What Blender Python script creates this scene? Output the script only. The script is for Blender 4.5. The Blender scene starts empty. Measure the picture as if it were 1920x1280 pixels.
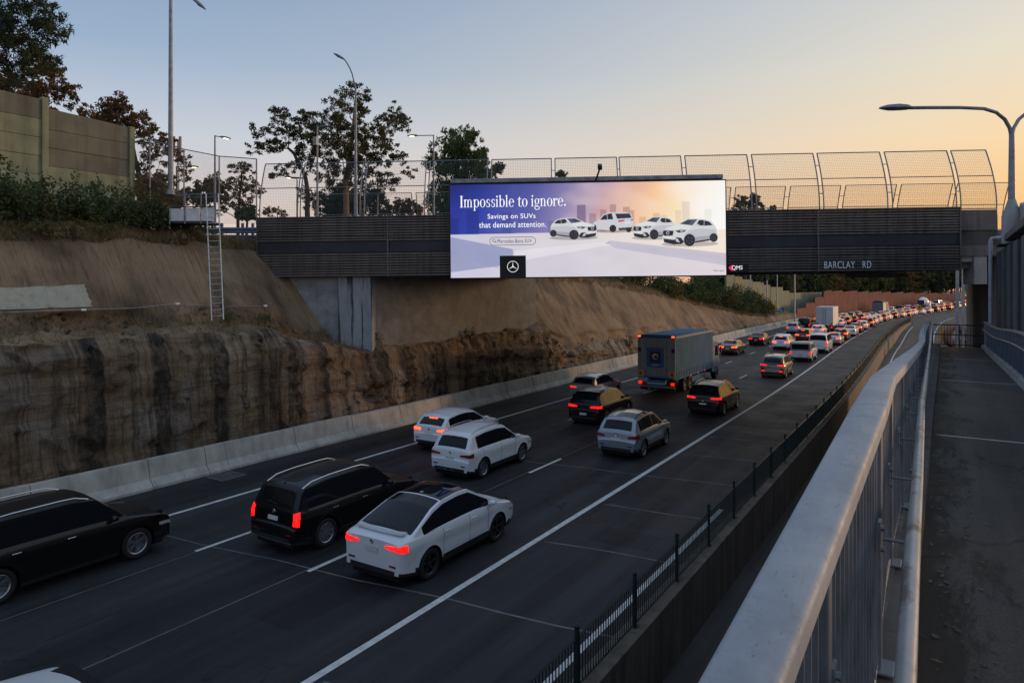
import bpy, bmesh, math, random
import numpy as np
from mathutils import Vector, Matrix, noise

random.seed(7)
rng = np.random.default_rng(11)
scene = bpy.context.scene
COL = scene.collection

# ------------------------------------------------------------------ camera
TH = math.radians(32.33)          # camera looks this far left of the carriageway direction (+Y)
H = 6.9                           # eye height above the carriageway (z = 0)
FPX = 1280.0
cam_d = bpy.data.cameras.new('camera')
cam = bpy.data.objects.new('camera', cam_d)
COL.objects.link(cam)
cam.location = (0, 0, H)
cam.rotation_euler = (math.radians(90), 0, TH)
cam_d.sensor_width = 36.0
cam_d.lens = 24.0
cam_d.shift_y = -100.0 / 1920.0
cam_d.clip_start = 0.05
cam_d.clip_end = 6000
scene.camera = cam

# ------------------------------------------------------------------ world / sun / exposure
SUN_EL = math.radians(4.0)
SUN_AZ = math.radians(35)         # clockwise from +Y
world = bpy.data.worlds.new('World')
scene.world = world
world.use_nodes = True
wn = world.node_tree
wn.nodes.clear()
w_out = wn.nodes.new('ShaderNodeOutputWorld')
w_bg = wn.nodes.new('ShaderNodeBackground')
w_sky = wn.nodes.new('ShaderNodeTexSky')
w_sky.sky_type = 'NISHITA'
w_sky.sun_disc = False
w_sky.sun_elevation = SUN_EL
w_sky.sun_rotation = SUN_AZ
w_sky.altitude = 50
w_sky.air_density = 1.0
w_sky.dust_density = 0.3
w_sky.ozone_density = 3.0
w_bg.inputs['Strength'].default_value = 0.15
wn.links.new(w_sky.outputs[0], w_bg.inputs['Color'])
# twilight colours laid over the sky texture: a smooth function of height and of the angle from the set sun
def wnode(t, **k):
    n = wn.nodes.new(t)
    for a_, v_ in k.items(): setattr(n, a_, v_)
    return n
def wmath(op, a_, b_):
    n = wnode('ShaderNodeMath', operation=op)
    for i_, v_ in enumerate((a_, b_)):
        if isinstance(v_, (int, float)): n.inputs[i_].default_value = v_
        else: wn.links.new(v_, n.inputs[i_])
    return n.outputs[0]
w_tc = wnode('ShaderNodeTexCoord'); w_sep = wnode('ShaderNodeSeparateXYZ')
wn.links.new(w_tc.outputs['Generated'], w_sep.inputs[0])
w_x, w_y, w_z = w_sep.outputs
w_hl = wmath('MAXIMUM', wmath('SQRT', wmath('ADD', wmath('MULTIPLY', w_x, w_x), wmath('MULTIPLY', w_y, w_y)), 0), .02)
w_cs = wmath('DIVIDE', wmath('ADD', wmath('MULTIPLY', w_x, math.sin(SUN_AZ)), wmath('MULTIPLY', w_y, math.cos(SUN_AZ))), w_hl)
w_f = wmath('POWER', wmath('MULTIPLY', wmath('ADD', w_cs, 1.0), .5), 3.3)
def wramp(stops):
    r_ = wnode('ShaderNodeValToRGB'); r_.color_ramp.interpolation = 'B_SPLINE' if False else 'EASE'
    r_.color_ramp.interpolation = 'LINEAR'
    e_ = r_.color_ramp.elements
    while len(e_) < len(stops): e_.new(.5)
    for el_, (p_, c_) in zip(e_, stops): el_.position = p_; el_.color = (*c_, 1)
    wn.links.new(w_z, r_.inputs['Fac']); return r_.outputs[0]
w_anti = wramp([(0, (.52, .39, .36)), (.05, (.56, .45, .42)), (.12, (.55, .50, .50)), (.2, (.43, .48, .56)), (.3, (.24, .335, .475)), (.42, (.16, .245, .385)), (1, (.23, .31, .44))])
w_sunw = wramp([(0, (.74, .28, .03)), (.05, (.82, .37, .055)), (.11, (.84, .45, .115)), (.18, (.84, .57, .255)), (.28, (.74, .64, .45)), (.42, (.55, .56, .56)), (.6, (.38, .44, .50)), (1, (.23, .31, .44))])
w_mix = wnode('ShaderNodeMix', data_type='RGBA')
wn.links.new(w_f, w_mix.inputs[0]); wn.links.new(w_anti, w_mix.inputs[6]); wn.links.new(w_sunw, w_mix.inputs[7])
w_bg2 = wnode('ShaderNodeBackground'); w_bg2.inputs['Strength'].default_value = 0.93
wn.links.new(w_mix.outputs[2], w_bg2.inputs['Color'])
w_ms = wnode('ShaderNodeMixShader'); w_ms.inputs[0].default_value = .94
wn.links.new(w_bg.outputs[0], w_ms.inputs[1]); wn.links.new(w_bg2.outputs[0], w_ms.inputs[2])
wn.links.new(w_ms.outputs[0], w_out.inputs['Surface'])

sun_d = bpy.data.lights.new('sun', 'SUN')
sun_d.energy = 0.8
sun_d.angle = math.radians(6.0)
sun_d.color = (1.0, 0.62, 0.34)
sun = bpy.data.objects.new('sun', sun_d)
COL.objects.link(sun)
sd = Vector((math.sin(SUN_AZ) * math.cos(SUN_EL), math.cos(SUN_AZ) * math.cos(SUN_EL), math.sin(SUN_EL)))
sun.rotation_euler = sd.to_track_quat('Z', 'Y').to_euler()
sun.location = sd * 500

scene.render.engine = 'CYCLES'
scene.view_settings.view_transform = 'Standard'
scene.view_settings.look = 'None'
scene.view_settings.gamma = 1.0
scene.view_settings.use_curve_mapping = False
scene.view_settings.exposure = 0.5
scene.cycles.use_denoising = True
scene.cycles.max_bounces = 6
scene.cycles.transparent_max_bounces = 8

# ------------------------------------------------------------------ picture -> world helpers
cT, sT = math.cos(TH), math.sin(TH)
def cam2w(xc, yc, z=0.0):
    return Vector((xc * cT - yc * sT, xc * sT + yc * cT, z))
def P(px, py, yc):                      # photo pixel at camera depth yc
    xc = (px - 960) / FPX * yc
    return cam2w(xc, yc, H - (py - 540) / FPX * yc)
def dep(px, lat):                       # depth at which the column px meets the lateral plane x = lat
    m = (px - 960) / FPX
    return lat / (cT * m - sT)
def PL(px, py, lat):
    return P(px, py, dep(px, lat))

def off(s):                             # alignment of the carriageway (slight left, then right curve)
    t = min(max((s - 40) / 70.0, 0), 1)
    a = -1.2 * t * t * (3 - 2 * t)
    if s > 130: a += .00095 * (s - 130) ** 2
    return a
def grade(s):
    return .0002 * (s - 200) ** 2 if s > 200 else 0.0
def heading(s):                         # rotation about z of something that follows the road
    return -math.atan((off(s + .5) - off(s - .5)))
def road_pt(lat, s, z=0.0):
    return Vector((lat + off(s), s, z + grade(s)))

# ------------------------------------------------------------------ materials
MATS = {}
def new_mat(name):
    m = bpy.data.materials.new(name); m.use_nodes = True
    nt = m.node_tree
    b = nt.nodes.get('Principled BSDF')
    return m, nt, b
def mat(name, col, rough=.6, metal=0., var=.0, scale=4., bump=0., bscale=30., coat=0., emit=None, estr=0., stretch=(1, 1, 1), spec=.5):
    if name in MATS: return MATS[name]
    m, nt, b = new_mat(name)
    c = (*col, 1)
    b.inputs['Base Color'].default_value = c
    b.inputs['Roughness'].default_value = rough
    b.inputs['Metallic'].default_value = metal
    b.inputs['Specular IOR Level'].default_value = spec
    if coat:
        b.inputs['Coat Weight'].default_value = coat
        b.inputs['Coat Roughness'].default_value = .035
    if emit:
        b.inputs['Emission Color'].default_value = (*emit, 1)
        b.inputs['Emission Strength'].default_value = estr
    if var or bump:
        tc = nt.nodes.new('ShaderNodeTexCoord')
        mp = nt.nodes.new('ShaderNodeMapping'); mp.inputs['Scale'].default_value = stretch
        nt.links.new(tc.outputs['Object'], mp.inputs['Vector'])
        if var:
            n = nt.nodes.new('ShaderNodeTexNoise'); n.inputs['Scale'].default_value = scale; n.inputs['Detail'].default_value = 6
            n.inputs['Roughness'].default_value = .65
            nt.links.new(mp.outputs[0], n.inputs['Vector'])
            r = nt.nodes.new('ShaderNodeValToRGB')
            r.color_ramp.elements[0].position = .3; r.color_ramp.elements[1].position = .7
            r.color_ramp.elements[0].color = (*[max(0, v * (1 - var)) for v in col], 1)
            r.color_ramp.elements[1].color = (*[min(1, v * (1 + var)) for v in col], 1)
            nt.links.new(n.outputs['Fac'], r.inputs['Fac'])
            nt.links.new(r.outputs[0], b.inputs['Base Color'])
        if bump:
            n2 = nt.nodes.new('ShaderNodeTexNoise'); n2.inputs['Scale'].default_value = bscale; n2.inputs['Detail'].default_value = 4
            nt.links.new(mp.outputs[0], n2.inputs['Vector'])
            bp = nt.nodes.new('ShaderNodeBump'); bp.inputs['Strength'].default_value = bump; bp.inputs['Distance'].default_value = .02
            nt.links.new(n2.outputs['Fac'], bp.inputs['Height'])
            nt.links.new(bp.outputs[0], b.inputs['Normal'])
    MATS[name] = m
    return m

class NB:                               # tiny node helper
    def __init__(s, nt): s.nt = nt
    def n(s, typ, **kw):
        nd = s.nt.nodes.new(typ)
        for k, v in kw.items():
            if k.startswith('i_'): nd.inputs[k[2:].replace('_', ' ')].default_value = v
            else: setattr(nd, k, v)
        return nd
    def l(s, a, b): s.nt.links.new(a, b)
    def coord(s, scale=(1, 1, 1), rot=(0, 0, 0)):
        tc = s.n('ShaderNodeTexCoord'); mp = s.n('ShaderNodeMapping')
        mp.inputs['Scale'].default_value = scale; mp.inputs['Rotation'].default_value = rot
        s.l(tc.outputs['Object'], mp.inputs['Vector']); return mp.outputs[0]
    def noise(s, vec, scale, detail=6, rough=.6, dist=0.):
        n = s.n('ShaderNodeTexNoise'); n.inputs['Scale'].default_value = scale; n.inputs['Detail'].default_value = detail
        n.inputs['Roughness'].default_value = rough; n.inputs['Distortion'].default_value = dist
        s.l(vec, n.inputs['Vector']); return n.outputs['Fac']
    def ramp(s, fac, stops):
        r = s.n('ShaderNodeValToRGB'); e = r.color_ramp.elements
        while len(e) < len(stops): e.new(.5)
        for el, (p, c) in zip(e, stops):
            el.position = p; el.color = (*c, 1) if len(c) == 3 else c
        s.l(fac, r.inputs['Fac']); return r.outputs[0]
    def mix(s, fac, a, b, blend='MIX'):
        m = s.n('ShaderNodeMix', data_type='RGBA', blend_type=blend)
        if isinstance(fac, (int, float)): m.inputs[0].default_value = fac
        else: s.l(fac, m.inputs[0])
        for v, i in ((a, 6), (b, 7)):
            if isinstance(v, tuple): m.inputs[i].default_value = (*v, 1)
            else: s.l(v, m.inputs[i])
        return m.outputs[2]
    def math(s, op, a, b=None):
        m = s.n('ShaderNodeMath', operation=op)
        for v, i in ((a, 0), (b, 1)):
            if v is None: continue
            if isinstance(v, (int, float)): m.inputs[i].default_value = v
            else: s.l(v, m.inputs[i])
        return m.outputs[0]
    def bump(s, h, strength, dist, bsdf):
        b = s.n('ShaderNodeBump'); b.inputs['Strength'].default_value = strength; b.inputs['Distance'].default_value = dist
        s.l(h, b.inputs['Height']); s.l(b.outputs[0], bsdf.inputs['Normal'])

# ------------------------------------------------------------------ mesh builder
class MB:
    def __init__(s): s.v = []; s.f = []; s.mi = []; s.cur = 0
    def add(s, vs, fs):
        o = len(s.v); s.v.extend([tuple(v) for v in vs])
        for f in fs: s.f.append(tuple(i + o for i in f)); s.mi.append(s.cur)
        return s
    def box(s, c, d, rot=None):
        hx, hy, hz = d[0] / 2, d[1] / 2, d[2] / 2
        vs = [Vector((x, y, z)) for x in (-hx, hx) for y in (-hy, hy) for z in (-hz, hz)]
        if rot is not None: vs = [rot @ v for v in vs]
        c = Vector(c)
        return s.add([v + c for v in vs], [(0, 1, 3, 2), (4, 6, 7, 5), (0, 4, 5, 1), (2, 3, 7, 6), (0, 2, 6, 4), (1, 5, 7, 3)])
    def box2(s, a, b):
        return s.box([(a[i] + b[i]) / 2 for i in range(3)], [abs(b[i] - a[i]) for i in range(3)])
    def tube(s, pts, r, n=6, cap=True):
        pts = [Vector(p) for p in pts]
        rs = r if isinstance(r, (list, tuple)) else [r] * len(pts)
        rings = []; ref = None
        for i, p in enumerate(pts):
            t = (pts[min(i + 1, len(pts) - 1)] - pts[max(i - 1, 0)])
            if t.length < 1e-9: t = Vector((0, 0, 1))
            t.normalize()
            if ref is None:
                ref = Vector((0, 0, 1)) if abs(t.z) < .9 else Vector((1, 0, 0))
            a = t.cross(ref)
            if a.length < 1e-6: a = t.cross(Vector((0, 1, 0)))
            a.normalize(); b = t.cross(a); ref = b * -1 if False else ref
            rings.append([p + (a * math.cos(k * 2 * math.pi / n) + b * math.sin(k * 2 * math.pi / n)) * rs[i] for k in range(n)])
        vs = [v for rg in rings for v in rg]; fs = []
        for i in range(len(pts) - 1):
            for k in range(n):
                k2 = (k + 1) % n
                fs.append((i * n + k, i * n + k2, (i + 1) * n + k2, (i + 1) * n + k))
        if cap:
            fs.append(tuple(range(n))[::-1]); fs.append(tuple((len(pts) - 1) * n + k for k in range(n)))
        return s.add(vs, fs)
    def cyl(s, a, b, r, n=16): return s.tube([a, b], r, n)
    def prism(s, poly, d0, d1, fn):     # poly 2-D, fn(u, v, d) -> point
        n = len(poly)
        vs = [fn(u, v, d0) for u, v in poly] + [fn(u, v, d1) for u, v in poly]
        fs = [tuple(range(n))[::-1], tuple(range(n, 2 * n))] + [(i, (i + 1) % n, n + (i + 1) % n, n + i) for i in range(n)]
        return s.add(vs, fs)
    def grid(s, rows, close=False):     # rows of points
        nr, nc = len(rows), len(rows[0])
        vs = [p for r in rows for p in r]; fs = []
        for i in range(nr - 1):
            for j in range(nc - 1):
                fs.append((i * nc + j, i * nc + j + 1, (i + 1) * nc + j + 1, (i + 1) * nc + j))
        return s.add(vs, fs)
    def lathe(s, prof, axis='x', n=24, c=(0, 0, 0)):
        rows = []
        for a in range(n + 1):
            t = 2 * math.pi * a / n
            row = []
            for h, r in prof:
                if axis == 'x': q = (c[0] + h, c[1] + r * math.cos(t), c[2] + r * math.sin(t))
                elif axis == 'y': q = (c[0] + r * math.cos(t), c[1] + h, c[2] + r * math.sin(t))
                else: q = (c[0] + r * math.cos(t), c[1] + r * math.sin(t), c[2] + h)
                row.append(q)
            rows.append(row)
        return s.grid(rows)
    def mesh(s, name, mats, smooth=False, weld=False, sharp=40):
        me = bpy.data.meshes.new(name)
        me.from_pydata(s.v, [], s.f)
        if not isinstance(mats, (list, tuple)): mats = [mats]
        for m in mats: me.materials.append(m)
        if len(mats) > 1: me.polygons.foreach_set('material_index', s.mi)
        if weld or smooth or True:
            bm = bmesh.new(); bm.from_mesh(me)
            if weld: bmesh.ops.remove_doubles(bm, verts=bm.verts, dist=1e-4)
            bmesh.ops.recalc_face_normals(bm, faces=bm.faces)
            bm.to_mesh(me); bm.free()
        if smooth:
            me.polygons.foreach_set('use_smooth', [True] * len(me.polygons))
            me.set_sharp_from_angle(angle=math.radians(sharp))
        me.update()
        return me
    def build(s, name, mats, parent=None, smooth=False, weld=False, sharp=40, bevel=0.):
        o = bpy.data.objects.new(name, s.mesh(name, mats, smooth, weld, sharp))
        COL.objects.link(o)
        if parent: o.parent = parent
        if bevel:
            md = o.modifiers.new('bevel', 'BEVEL'); md.width = bevel; md.segments = 2; md.limit_method = 'ANGLE'
        return o

def raw_mesh(name, V, F, mats, smooth=False):     # numpy arrays, uniform face size
    me = bpy.data.meshes.new(name)
    V = np.asarray(V, dtype=np.float32); F = np.asarray(F, dtype=np.int32)
    k = F.shape[1]
    me.vertices.add(len(V)); me.vertices.foreach_set('co', V.ravel())
    me.loops.add(F.size); me.loops.foreach_set('vertex_index', F.ravel())
    me.polygons.add(len(F)); me.polygons.foreach_set('loop_start', np.arange(0, F.size, k, dtype=np.int32))
    me.polygons.foreach_set('loop_total', np.full(len(F), k, dtype=np.int32))
    me.update(calc_edges=True)
    if smooth: me.polygons.foreach_set('use_smooth', [True] * len(F))
    for m in (mats if isinstance(mats, (list, tuple)) else [mats]): me.materials.append(m)
    me.validate()
    return me
def obj(name, me, parent=None, loc=None, rot=None):
    o = bpy.data.objects.new(name, me); COL.objects.link(o)
    if parent: o.parent = parent
    if loc is not None: o.location = loc
    if rot is not None: o.rotation_euler = rot
    return o
def empty(name, label, cat, loc=(0, 0, 0), rz=0., group=None):
    o = bpy.data.objects.new(name, None); COL.objects.link(o)
    o.location = loc; o.rotation_euler = (0, 0, rz); o.empty_display_size = .2
    tag(o, label, cat, group); return o
def tag(o, label=None, cat=None, group=None, kind=None):
    if label: o['label'] = label
    if cat: o['category'] = cat
    if group: o['group'] = group
    if kind: o['kind'] = kind
    return o
def struct(o): o['kind'] = 'structure'; return o
CHILDREN = {}
def copy_tree(o, parent=None):
    c = o.copy(); COL.objects.link(c)
    if parent: c.parent = parent
    for ch in o.children: copy_tree(ch, c)
    return c
def text_mesh(body, size, font_spacing=1.0, extrude=.002, offset=0.):
    cu = bpy.data.curves.new('text', 'FONT'); cu.body = body; cu.size = size; cu.extrude = extrude
    cu.space_character = font_spacing; cu.offset = offset; cu.resolution_u = 4
    t = bpy.data.objects.new('text', cu); COL.objects.link(t)
    dg = bpy.context.evaluated_depsgraph_get(); dg.update()
    me = bpy.data.meshes.new_from_object(t.evaluated_get(dg))
    bpy.data.objects.remove(t); bpy.data.curves.remove(cu)
    me.materials.clear()
    return me
# ------------------------------------------------------------------ setting materials
def rock_material():
    m, nt, b = new_mat('sandstone'); N = NB(nt)
    base = N.noise(N.coord((.5, .5, .5)), 1.1, 8, .7)
    col = N.ramp(base, [(.25, (.15, .105, .066)), (.42, (.29, .205, .13)), (.58, (.42, .32, .215)), (.75, (.50, .43, .34))])
    pale = N.ramp(N.noise(N.coord((.1, .30, .28)), .9, 6, .65), [(.50, (0, 0, 0)), (.60, (1, 1, 1))])
    col = N.mix(N.math('MULTIPLY', pale, .7), col, (.42, .39, .36))
    strata = N.noise(N.coord((.1, .16, 3.0), (.06, .0, 0)), 2.0, 7, .75, .25)
    col = N.mix(.5, col, N.ramp(strata, [(.36, (.22, .18, .15)), (.47, (.85, .8, .74)), (.6, (1, 1, 1))]), 'MULTIPLY')
    hatch = N.noise(N.coord((.3, 7.0, .9)), 2.0, 5, .75, .15)          # drill and pick marks
    col = N.mix(.5, col, N.ramp(hatch, [(.36, (.38, .36, .34)), (.52, (1, 1, 1))]), 'MULTIPLY')
    s1 = N.ramp(N.noise(N.coord((.02, .75, .012)), 1.5, 5, .66, .06), [(.465, (0, 0, 0)), (.57, (1, 1, 1))])
    s2 = N.ramp(N.noise(N.coord((.02, 3.2, .05)), 1.5, 5, .7, .06), [(.50, (0, 0, 0)), (.62, (1, 1, 1))])
    brk = N.ramp(N.noise(N.coord((.6, 1.2, .7)), 1.8, 7, .75), [(.34, (.25, .25, .25)), (.56, (1, 1, 1))])
    st = N.math('MULTIPLY', N.math('MAXIMUM', s1, N.math('MULTIPLY', s2, .75)), brk)
    col = N.mix(N.math('MULTIPLY', st, .93), col, (.017, .0155, .0145))
    N.l(col, b.inputs['Base Color'])
    b.inputs['Roughness'].default_value = .85
    h = N.math('ADD', N.math('ADD', N.math('MULTIPLY', strata, .8), N.math('MULTIPLY', hatch, .5)), N.noise(N.coord((1.6, 1.6, 2.2)), 3, 9, .75))
    N.bump(h, 1.0, .22, b)
    return m
def soil_material():
    m, nt, b = new_mat('raked_shotcrete'); N = NB(nt)
    c = N.ramp(N.noise(N.coord((.35, .35, .35)), 1.0, 6, .6), [(.28, (.16, .11, .07)), (.5, (.29, .20, .122)), (.72, (.38, .275, .165))])
    rake = N.noise(N.coord((.5, 4.6, .28), (.22, 0, 0)), 2.2, 6, .75, .2)
    c = N.mix(.75, c, N.ramp(rake, [(.34, (.30, .28, .26)), (.48, (.85, .84, .82)), (.62, (1, 1, 1))]), 'MULTIPLY')
    st = N.ramp(N.noise(N.coord((.3, .3, .12)), 1.3, 5, .6), [(.50, (0, 0, 0)), (.66, (1, 1, 1))])
    c = N.mix(N.math('MULTIPLY', st, .72), c, (.05, .036, .025))
    N.l(c, b.inputs['Base Color']); b.inputs['Roughness'].default_value = .9
    N.bump(N.math('ADD', rake, N.math('MULTIPLY', N.noise(N.coord(), 4, 6, .7), .6)), .9, .1, b)
    return m
def asphalt_material(name, base, lanes=False, moss=False):
    m, nt, b = new_mat(name); N = NB(nt)
    big = N.noise(N.coord((.9, .03, .1)), 1.0, 6, .65)
    c = N.ramp(big, [(.34, tuple(v * .55 for v in base)), (.62, tuple(v * 1.7 for v in base))])
    pat = N.noise(N.coord((.35, .35, .35)), 1.2, 8, .72)
    c = N.mix(.75, c, N.ramp(pat, [(.33, (.5, .5, .5)), (.52, (.95, .95, .95)), (.7, (1.25, 1.22, 1.18))]), 'MULTIPLY')
    g = N.noise(N.coord(), 70, 5, .85)
    c = N.mix(.8, c, N.ramp(g, [(.36, (.35, .35, .35)), (.54, (.95, .95, .95)), (.66, (2.1, 2.05, 2.0))]), 'MULTIPLY')
    if lanes:
        oil = N.ramp(N.noise(N.coord((1.4, .10, 1)), 1.6, 5, .7), [(.56, (0, 0, 0)), (.7, (1, 1, 1))])
        c = N.mix(N.math('MULTIPLY', oil, .6), c, tuple(v * .4 for v in base))
    vo = N.n('ShaderNodeTexVoronoi', feature='DISTANCE_TO_EDGE'); vo.inputs['Scale'].default_value = .33
    nv = N.n('ShaderNodeTexNoise'); nv.inputs['Scale'].default_value = 1.3; nv.inputs['Detail'].default_value = 5
    cv = N.coord((1, .55, 1)); N.l(cv, nv.inputs['Vector'])
    av = N.n('ShaderNodeVectorMath', operation='ADD'); N.l(cv, av.inputs[0]); N.l(nv.outputs['Color'], av.inputs[1]); N.l(av.outputs[0], vo.inputs['Vector'])
    cr = N.ramp(vo.outputs['Distance'], [(.0, (1, 1, 1)), (.008, (0, 0, 0))])
    gate = N.ramp(N.noise(N.coord((.12, .12, .12)), 1, 3, .5), [(.5, (0, 0, 0)), (.58, (1, 1, 1))])
    c = N.mix(N.math('MULTIPLY', N.math('MULTIPLY', cr, gate), .85), c, tuple(v * .25 for v in base))
    if moss:                                 # damp moss and grit gathering in ragged tongues
        mo = N.noise(N.coord((2.2, .55, 1)), 1.3, 7, .72, .3)
        sx = N.n('ShaderNodeSeparateXYZ'); N.l(N.coord(), sx.inputs[0])
        edge = N.n('ShaderNodeMapRange'); edge.inputs[1].default_value = -.4; edge.inputs[2].default_value = .75; edge.inputs[3].default_value = .22; edge.inputs[4].default_value = -.12
        N.l(sx.outputs[0], edge.inputs[0])
        mk = N.ramp(N.math('ADD', mo, edge.outputs[0]), [(.54, (0, 0, 0)), (.60, (1, 1, 1))])
        c = N.mix(N.math('MULTIPLY', mk, .8), c, (.013, .0125, .010))
        gr_ = N.ramp(N.noise(N.coord((6, 6, 6)), 9, 4, .8), [(.64, (0, 0, 0)), (.7, (1, 1, 1))])
        c = N.mix(N.math('MULTIPLY', gr_, .35), c, (.16, .14, .12))
    N.l(c, b.inputs['Base Color'])
    N.l(N.ramp(pat, [(.3, (.5, .5, .5)), (.7, (.8, .8, .8))]), b.inputs['Roughness'])
    b.inputs['Specular IOR Level'].default_value = .22
    N.bump(N.math('ADD', g, N.math('MULTIPLY', cr, -.6)), .5, .012, b)
    return m
def concrete_material(name, base, stain=.5, vert=True):
    m, nt, b = new_mat(name); N = NB(nt)
    c = N.ramp(N.noise(N.coord((.7, .7, .7)), 1.3, 7, .65), [(.25, tuple(v * .7 for v in base)), (.7, tuple(min(1, v * 1.22) for v in base))])
    s = N.noise(N.coord((1.6, 1.6, .12) if vert else (1, 1, 1)), 1.6, 6, .65, .2)
    c = N.mix(stain, c, N.ramp(s, [(.32, (.3, .28, .26)), (.56, (1, 1, 1))]), 'MULTIPLY')
    N.l(c, b.inputs['Base Color']); b.inputs['Roughness'].default_value = .8
    N.bump(N.noise(N.coord(), 22, 6, .7), .25, .02, b)
    return m
M_rock = rock_material(); M_soil = soil_material()
M_road = asphalt_material('asphalt', (.029, .029, .032), True)
M_path = asphalt_material('path_asphalt', (.060, .056, .054), False, True)
M_ramp = asphalt_material('ramp_asphalt', (.055, .053, .05))
M_conc = concrete_material('barrier_concrete', (.47, .45, .40), .45)
M_wallc = concrete_material('wall_concrete', (.36, .36, .36), .45)
M_darkc = concrete_material('dark_concrete', (.15, .14, .13), .7)
M_grass = mat('dry_grass_ground', (.085, .07, .035), .95, var=.5, scale=1.4, bump=.6, bscale=9)
M_paint = mat('road_paint', (.62, .62, .60), .6, var=.28, scale=5)
M_joint = mat('joint_sealant', (.15, .145, .14), .8, var=.4, scale=2.)
M_dirt = mat('earth', (.09, .07, .05), .95, var=.4, scale=.6, bump=.5, bscale=5)

# ------------------------------------------------------------------ ground, road, ramp
g = struct(MB().grid([[(-1600, -300, -2.6), (1600, -300, -2.6)], [(-1600, 2600, -2.6), (1600, 2600, -2.6)]]).build('ground', M_dirt))
def ribbon(l0, l1, s0, s1, z, step=3.0, zf=None):
    n = max(1, int(math.ceil((s1 - s0) / step)))
    rows = []
    for i in range(n + 1):
        s = s0 + (s1 - s0) * i / n
        dz = zf(s) if zf else 0.
        rows.append([road_pt(l0, s, z + dz), road_pt(l1, s, z + dz)])
    return rows
road = struct(MB().grid(ribbon(-24.2, -5.15, -30, 460, 0)).build('motorway', M_road))
def rampz(s): return -1.5 if s < 115 else min(-.004, -1.5 + 1.5 * (s - 115) / 50)
ramp = struct(MB().grid(ribbon(-5.16, 9.5, -30, 460, 0, 3, rampz)).build('ramp_road', M_ramp))

def lane_lat(k): return {0: -19.9, 1: -16.6, 2: -13.1, 3: -9.43}[k]
for lat, s0, s1, w in ((-19.9, -10, 400, .15), (-9.43, -10, 400, .17)):
    MB().grid(ribbon(lat - w / 2, lat + w / 2, s0, s1, .004)).build('edge_line', M_paint, road)
dash0 = {1: 10.7, 2: 11.4}
for k in (1, 2):                         # broken lane lines
    for i in range(-1, 30):
        s = dash0[k] + 10.5 * i
        if s < 0: continue
        MB().grid(ribbon(lane_lat(k) - .06, lane_lat(k) + .06, s, s + 2.5, .004)).build('lane_dash', M_paint, road)
# sawn and sealed slab joints
jr = random.Random(3)
for i in range(48):
    s = 4.4 + 3.9 * i + jr.uniform(-.15, .15)
    a, bb = -9.2, -5.4
    if i % 3 == 2: a = -16.5 + jr.uniform(-.5, .5)
    if i % 6 == 2: a = -23.2
    w = .026 + jr.uniform(0, .014) + .0009 * max(0, s - 30)
    n = 14; rows = []
    ph = jr.uniform(0, 6)
    for j in range(n + 1):
        la = a + (bb - a) * j / n
        sk = s + (la + 9) * .12 + .05 * math.sin(la * 1.3 + ph)
        p = road_pt(la, sk, .003); ww = w * (.6 + .5 * math.sin(la * 2.3 + ph * 3) ** 2)
        rows.append([p + Vector((0, -ww, 0)), p + Vector((0, ww, 0))])
    MB().grid(rows).build('slab_joint', M_joint, road)
MB().grid(ribbon(-16.56, -16.53, -8, 70, .0025)).build('slab_joint', M_joint, road)
MB().grid(ribbon(-13.2, -13.17, -8, 70, .0025)).build('slab_joint', M_joint, road)
# drain grate by the barrier
dp = PL(425, 895, -22.2)
gr = MB()
for k in range(9): gr.box((dp.x - .02 + 0, dp.y - .4 + k * .1, .02), (.8, .04, .03))
gr.box((dp.x - .42, dp.y, .02), (.05, .95, .035)); gr.box((dp.x + .42, dp.y, .02), (.05, .95, .035))
gr.box((dp.x, dp.y + .48, .02), (.9, .05, .035)); gr.box((dp.x, dp.y - .48, .02), (.9, .05, .035))
gr.build('drain_grate', mat('old_iron', (.17, .17, .17), .6, .3, var=.3), road)
# ramp markings
for la, s0, s1 in ((-4.2, 60, 150), (-.2, 60, 190), (5.2, 45, 190)):
    MB().grid(ribbon(la - .07, la + .07, s0, s1, .006, 3, rampz)).build('edge_line', M_paint, ramp)
for i in range(12):
    MB().grid(ribbon(2.4, 2.52, 50 + i * 10, 53.5 + i * 10, .006, 3, rampz)).build('lane_dash', M_paint, ramp)

# ------------------------------------------------------------------ rock cutting on the left
def sm(a, b, x):
    t = min(max((x - a) / (b - a), 0), 1); return t * t * (3 - 2 * t)
def lerp(a, b, t): return a + (b - a) * t
def cut_keys(s):
    """profile key points (lat, z) from the road to the hill"""
    zb = lerp(4.95, 5.15, sm(0, 14, s)); zb = lerp(zb, 3.8, sm(18, 25, s)); zb = lerp(zb, 4.15, sm(28, 43, s))
    bw = lerp(2.2, 1.95, sm(13, 24, s))
    zt = lerp(8.3, 8.9, sm(4, 16, s))
    if s > 43:
        t = sm(43, 47, s)
        zb = lerp(zb, lerp(2.3, .9, sm(50, 110, s)), t)
        bw = lerp(bw, .35, t)
        zt = lerp(zt, lerp(8.0, 1.7, sm(55, 128, s) * .5 + .5 * min(max((s - 55) / 73, 0), 1)), t)
    fw = lerp(2.4, 3.2, sm(14, 24, s))         # horizontal run of the upper face
    if s > 43: fw = lerp(fw, max(.6, (zt - zb) * .62), sm(43, 47, s))
    zg = lerp(10.6, 8.95, sm(14, 24, s))       # ground behind
    if s > 45: zg = max(zt + .4, lerp(8.95, 2.2, sm(60, 150, s)))
    a = -23.95
    return [(a, -.3), (a - .28, zb - .55), (a - .72, zb), (a - .5 - bw, zb + .25), (a - .9 - bw, zb + .9),
            (a - .5 - bw - fw, zt), (a - 1.4 - bw - fw, zt + .55), (-34.5, zg), (-60, zg + .3), (-220, zg + 1.0)]
NSUB = [30, 3, 5, 5, 20, 4, 6, 3, 2]
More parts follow.
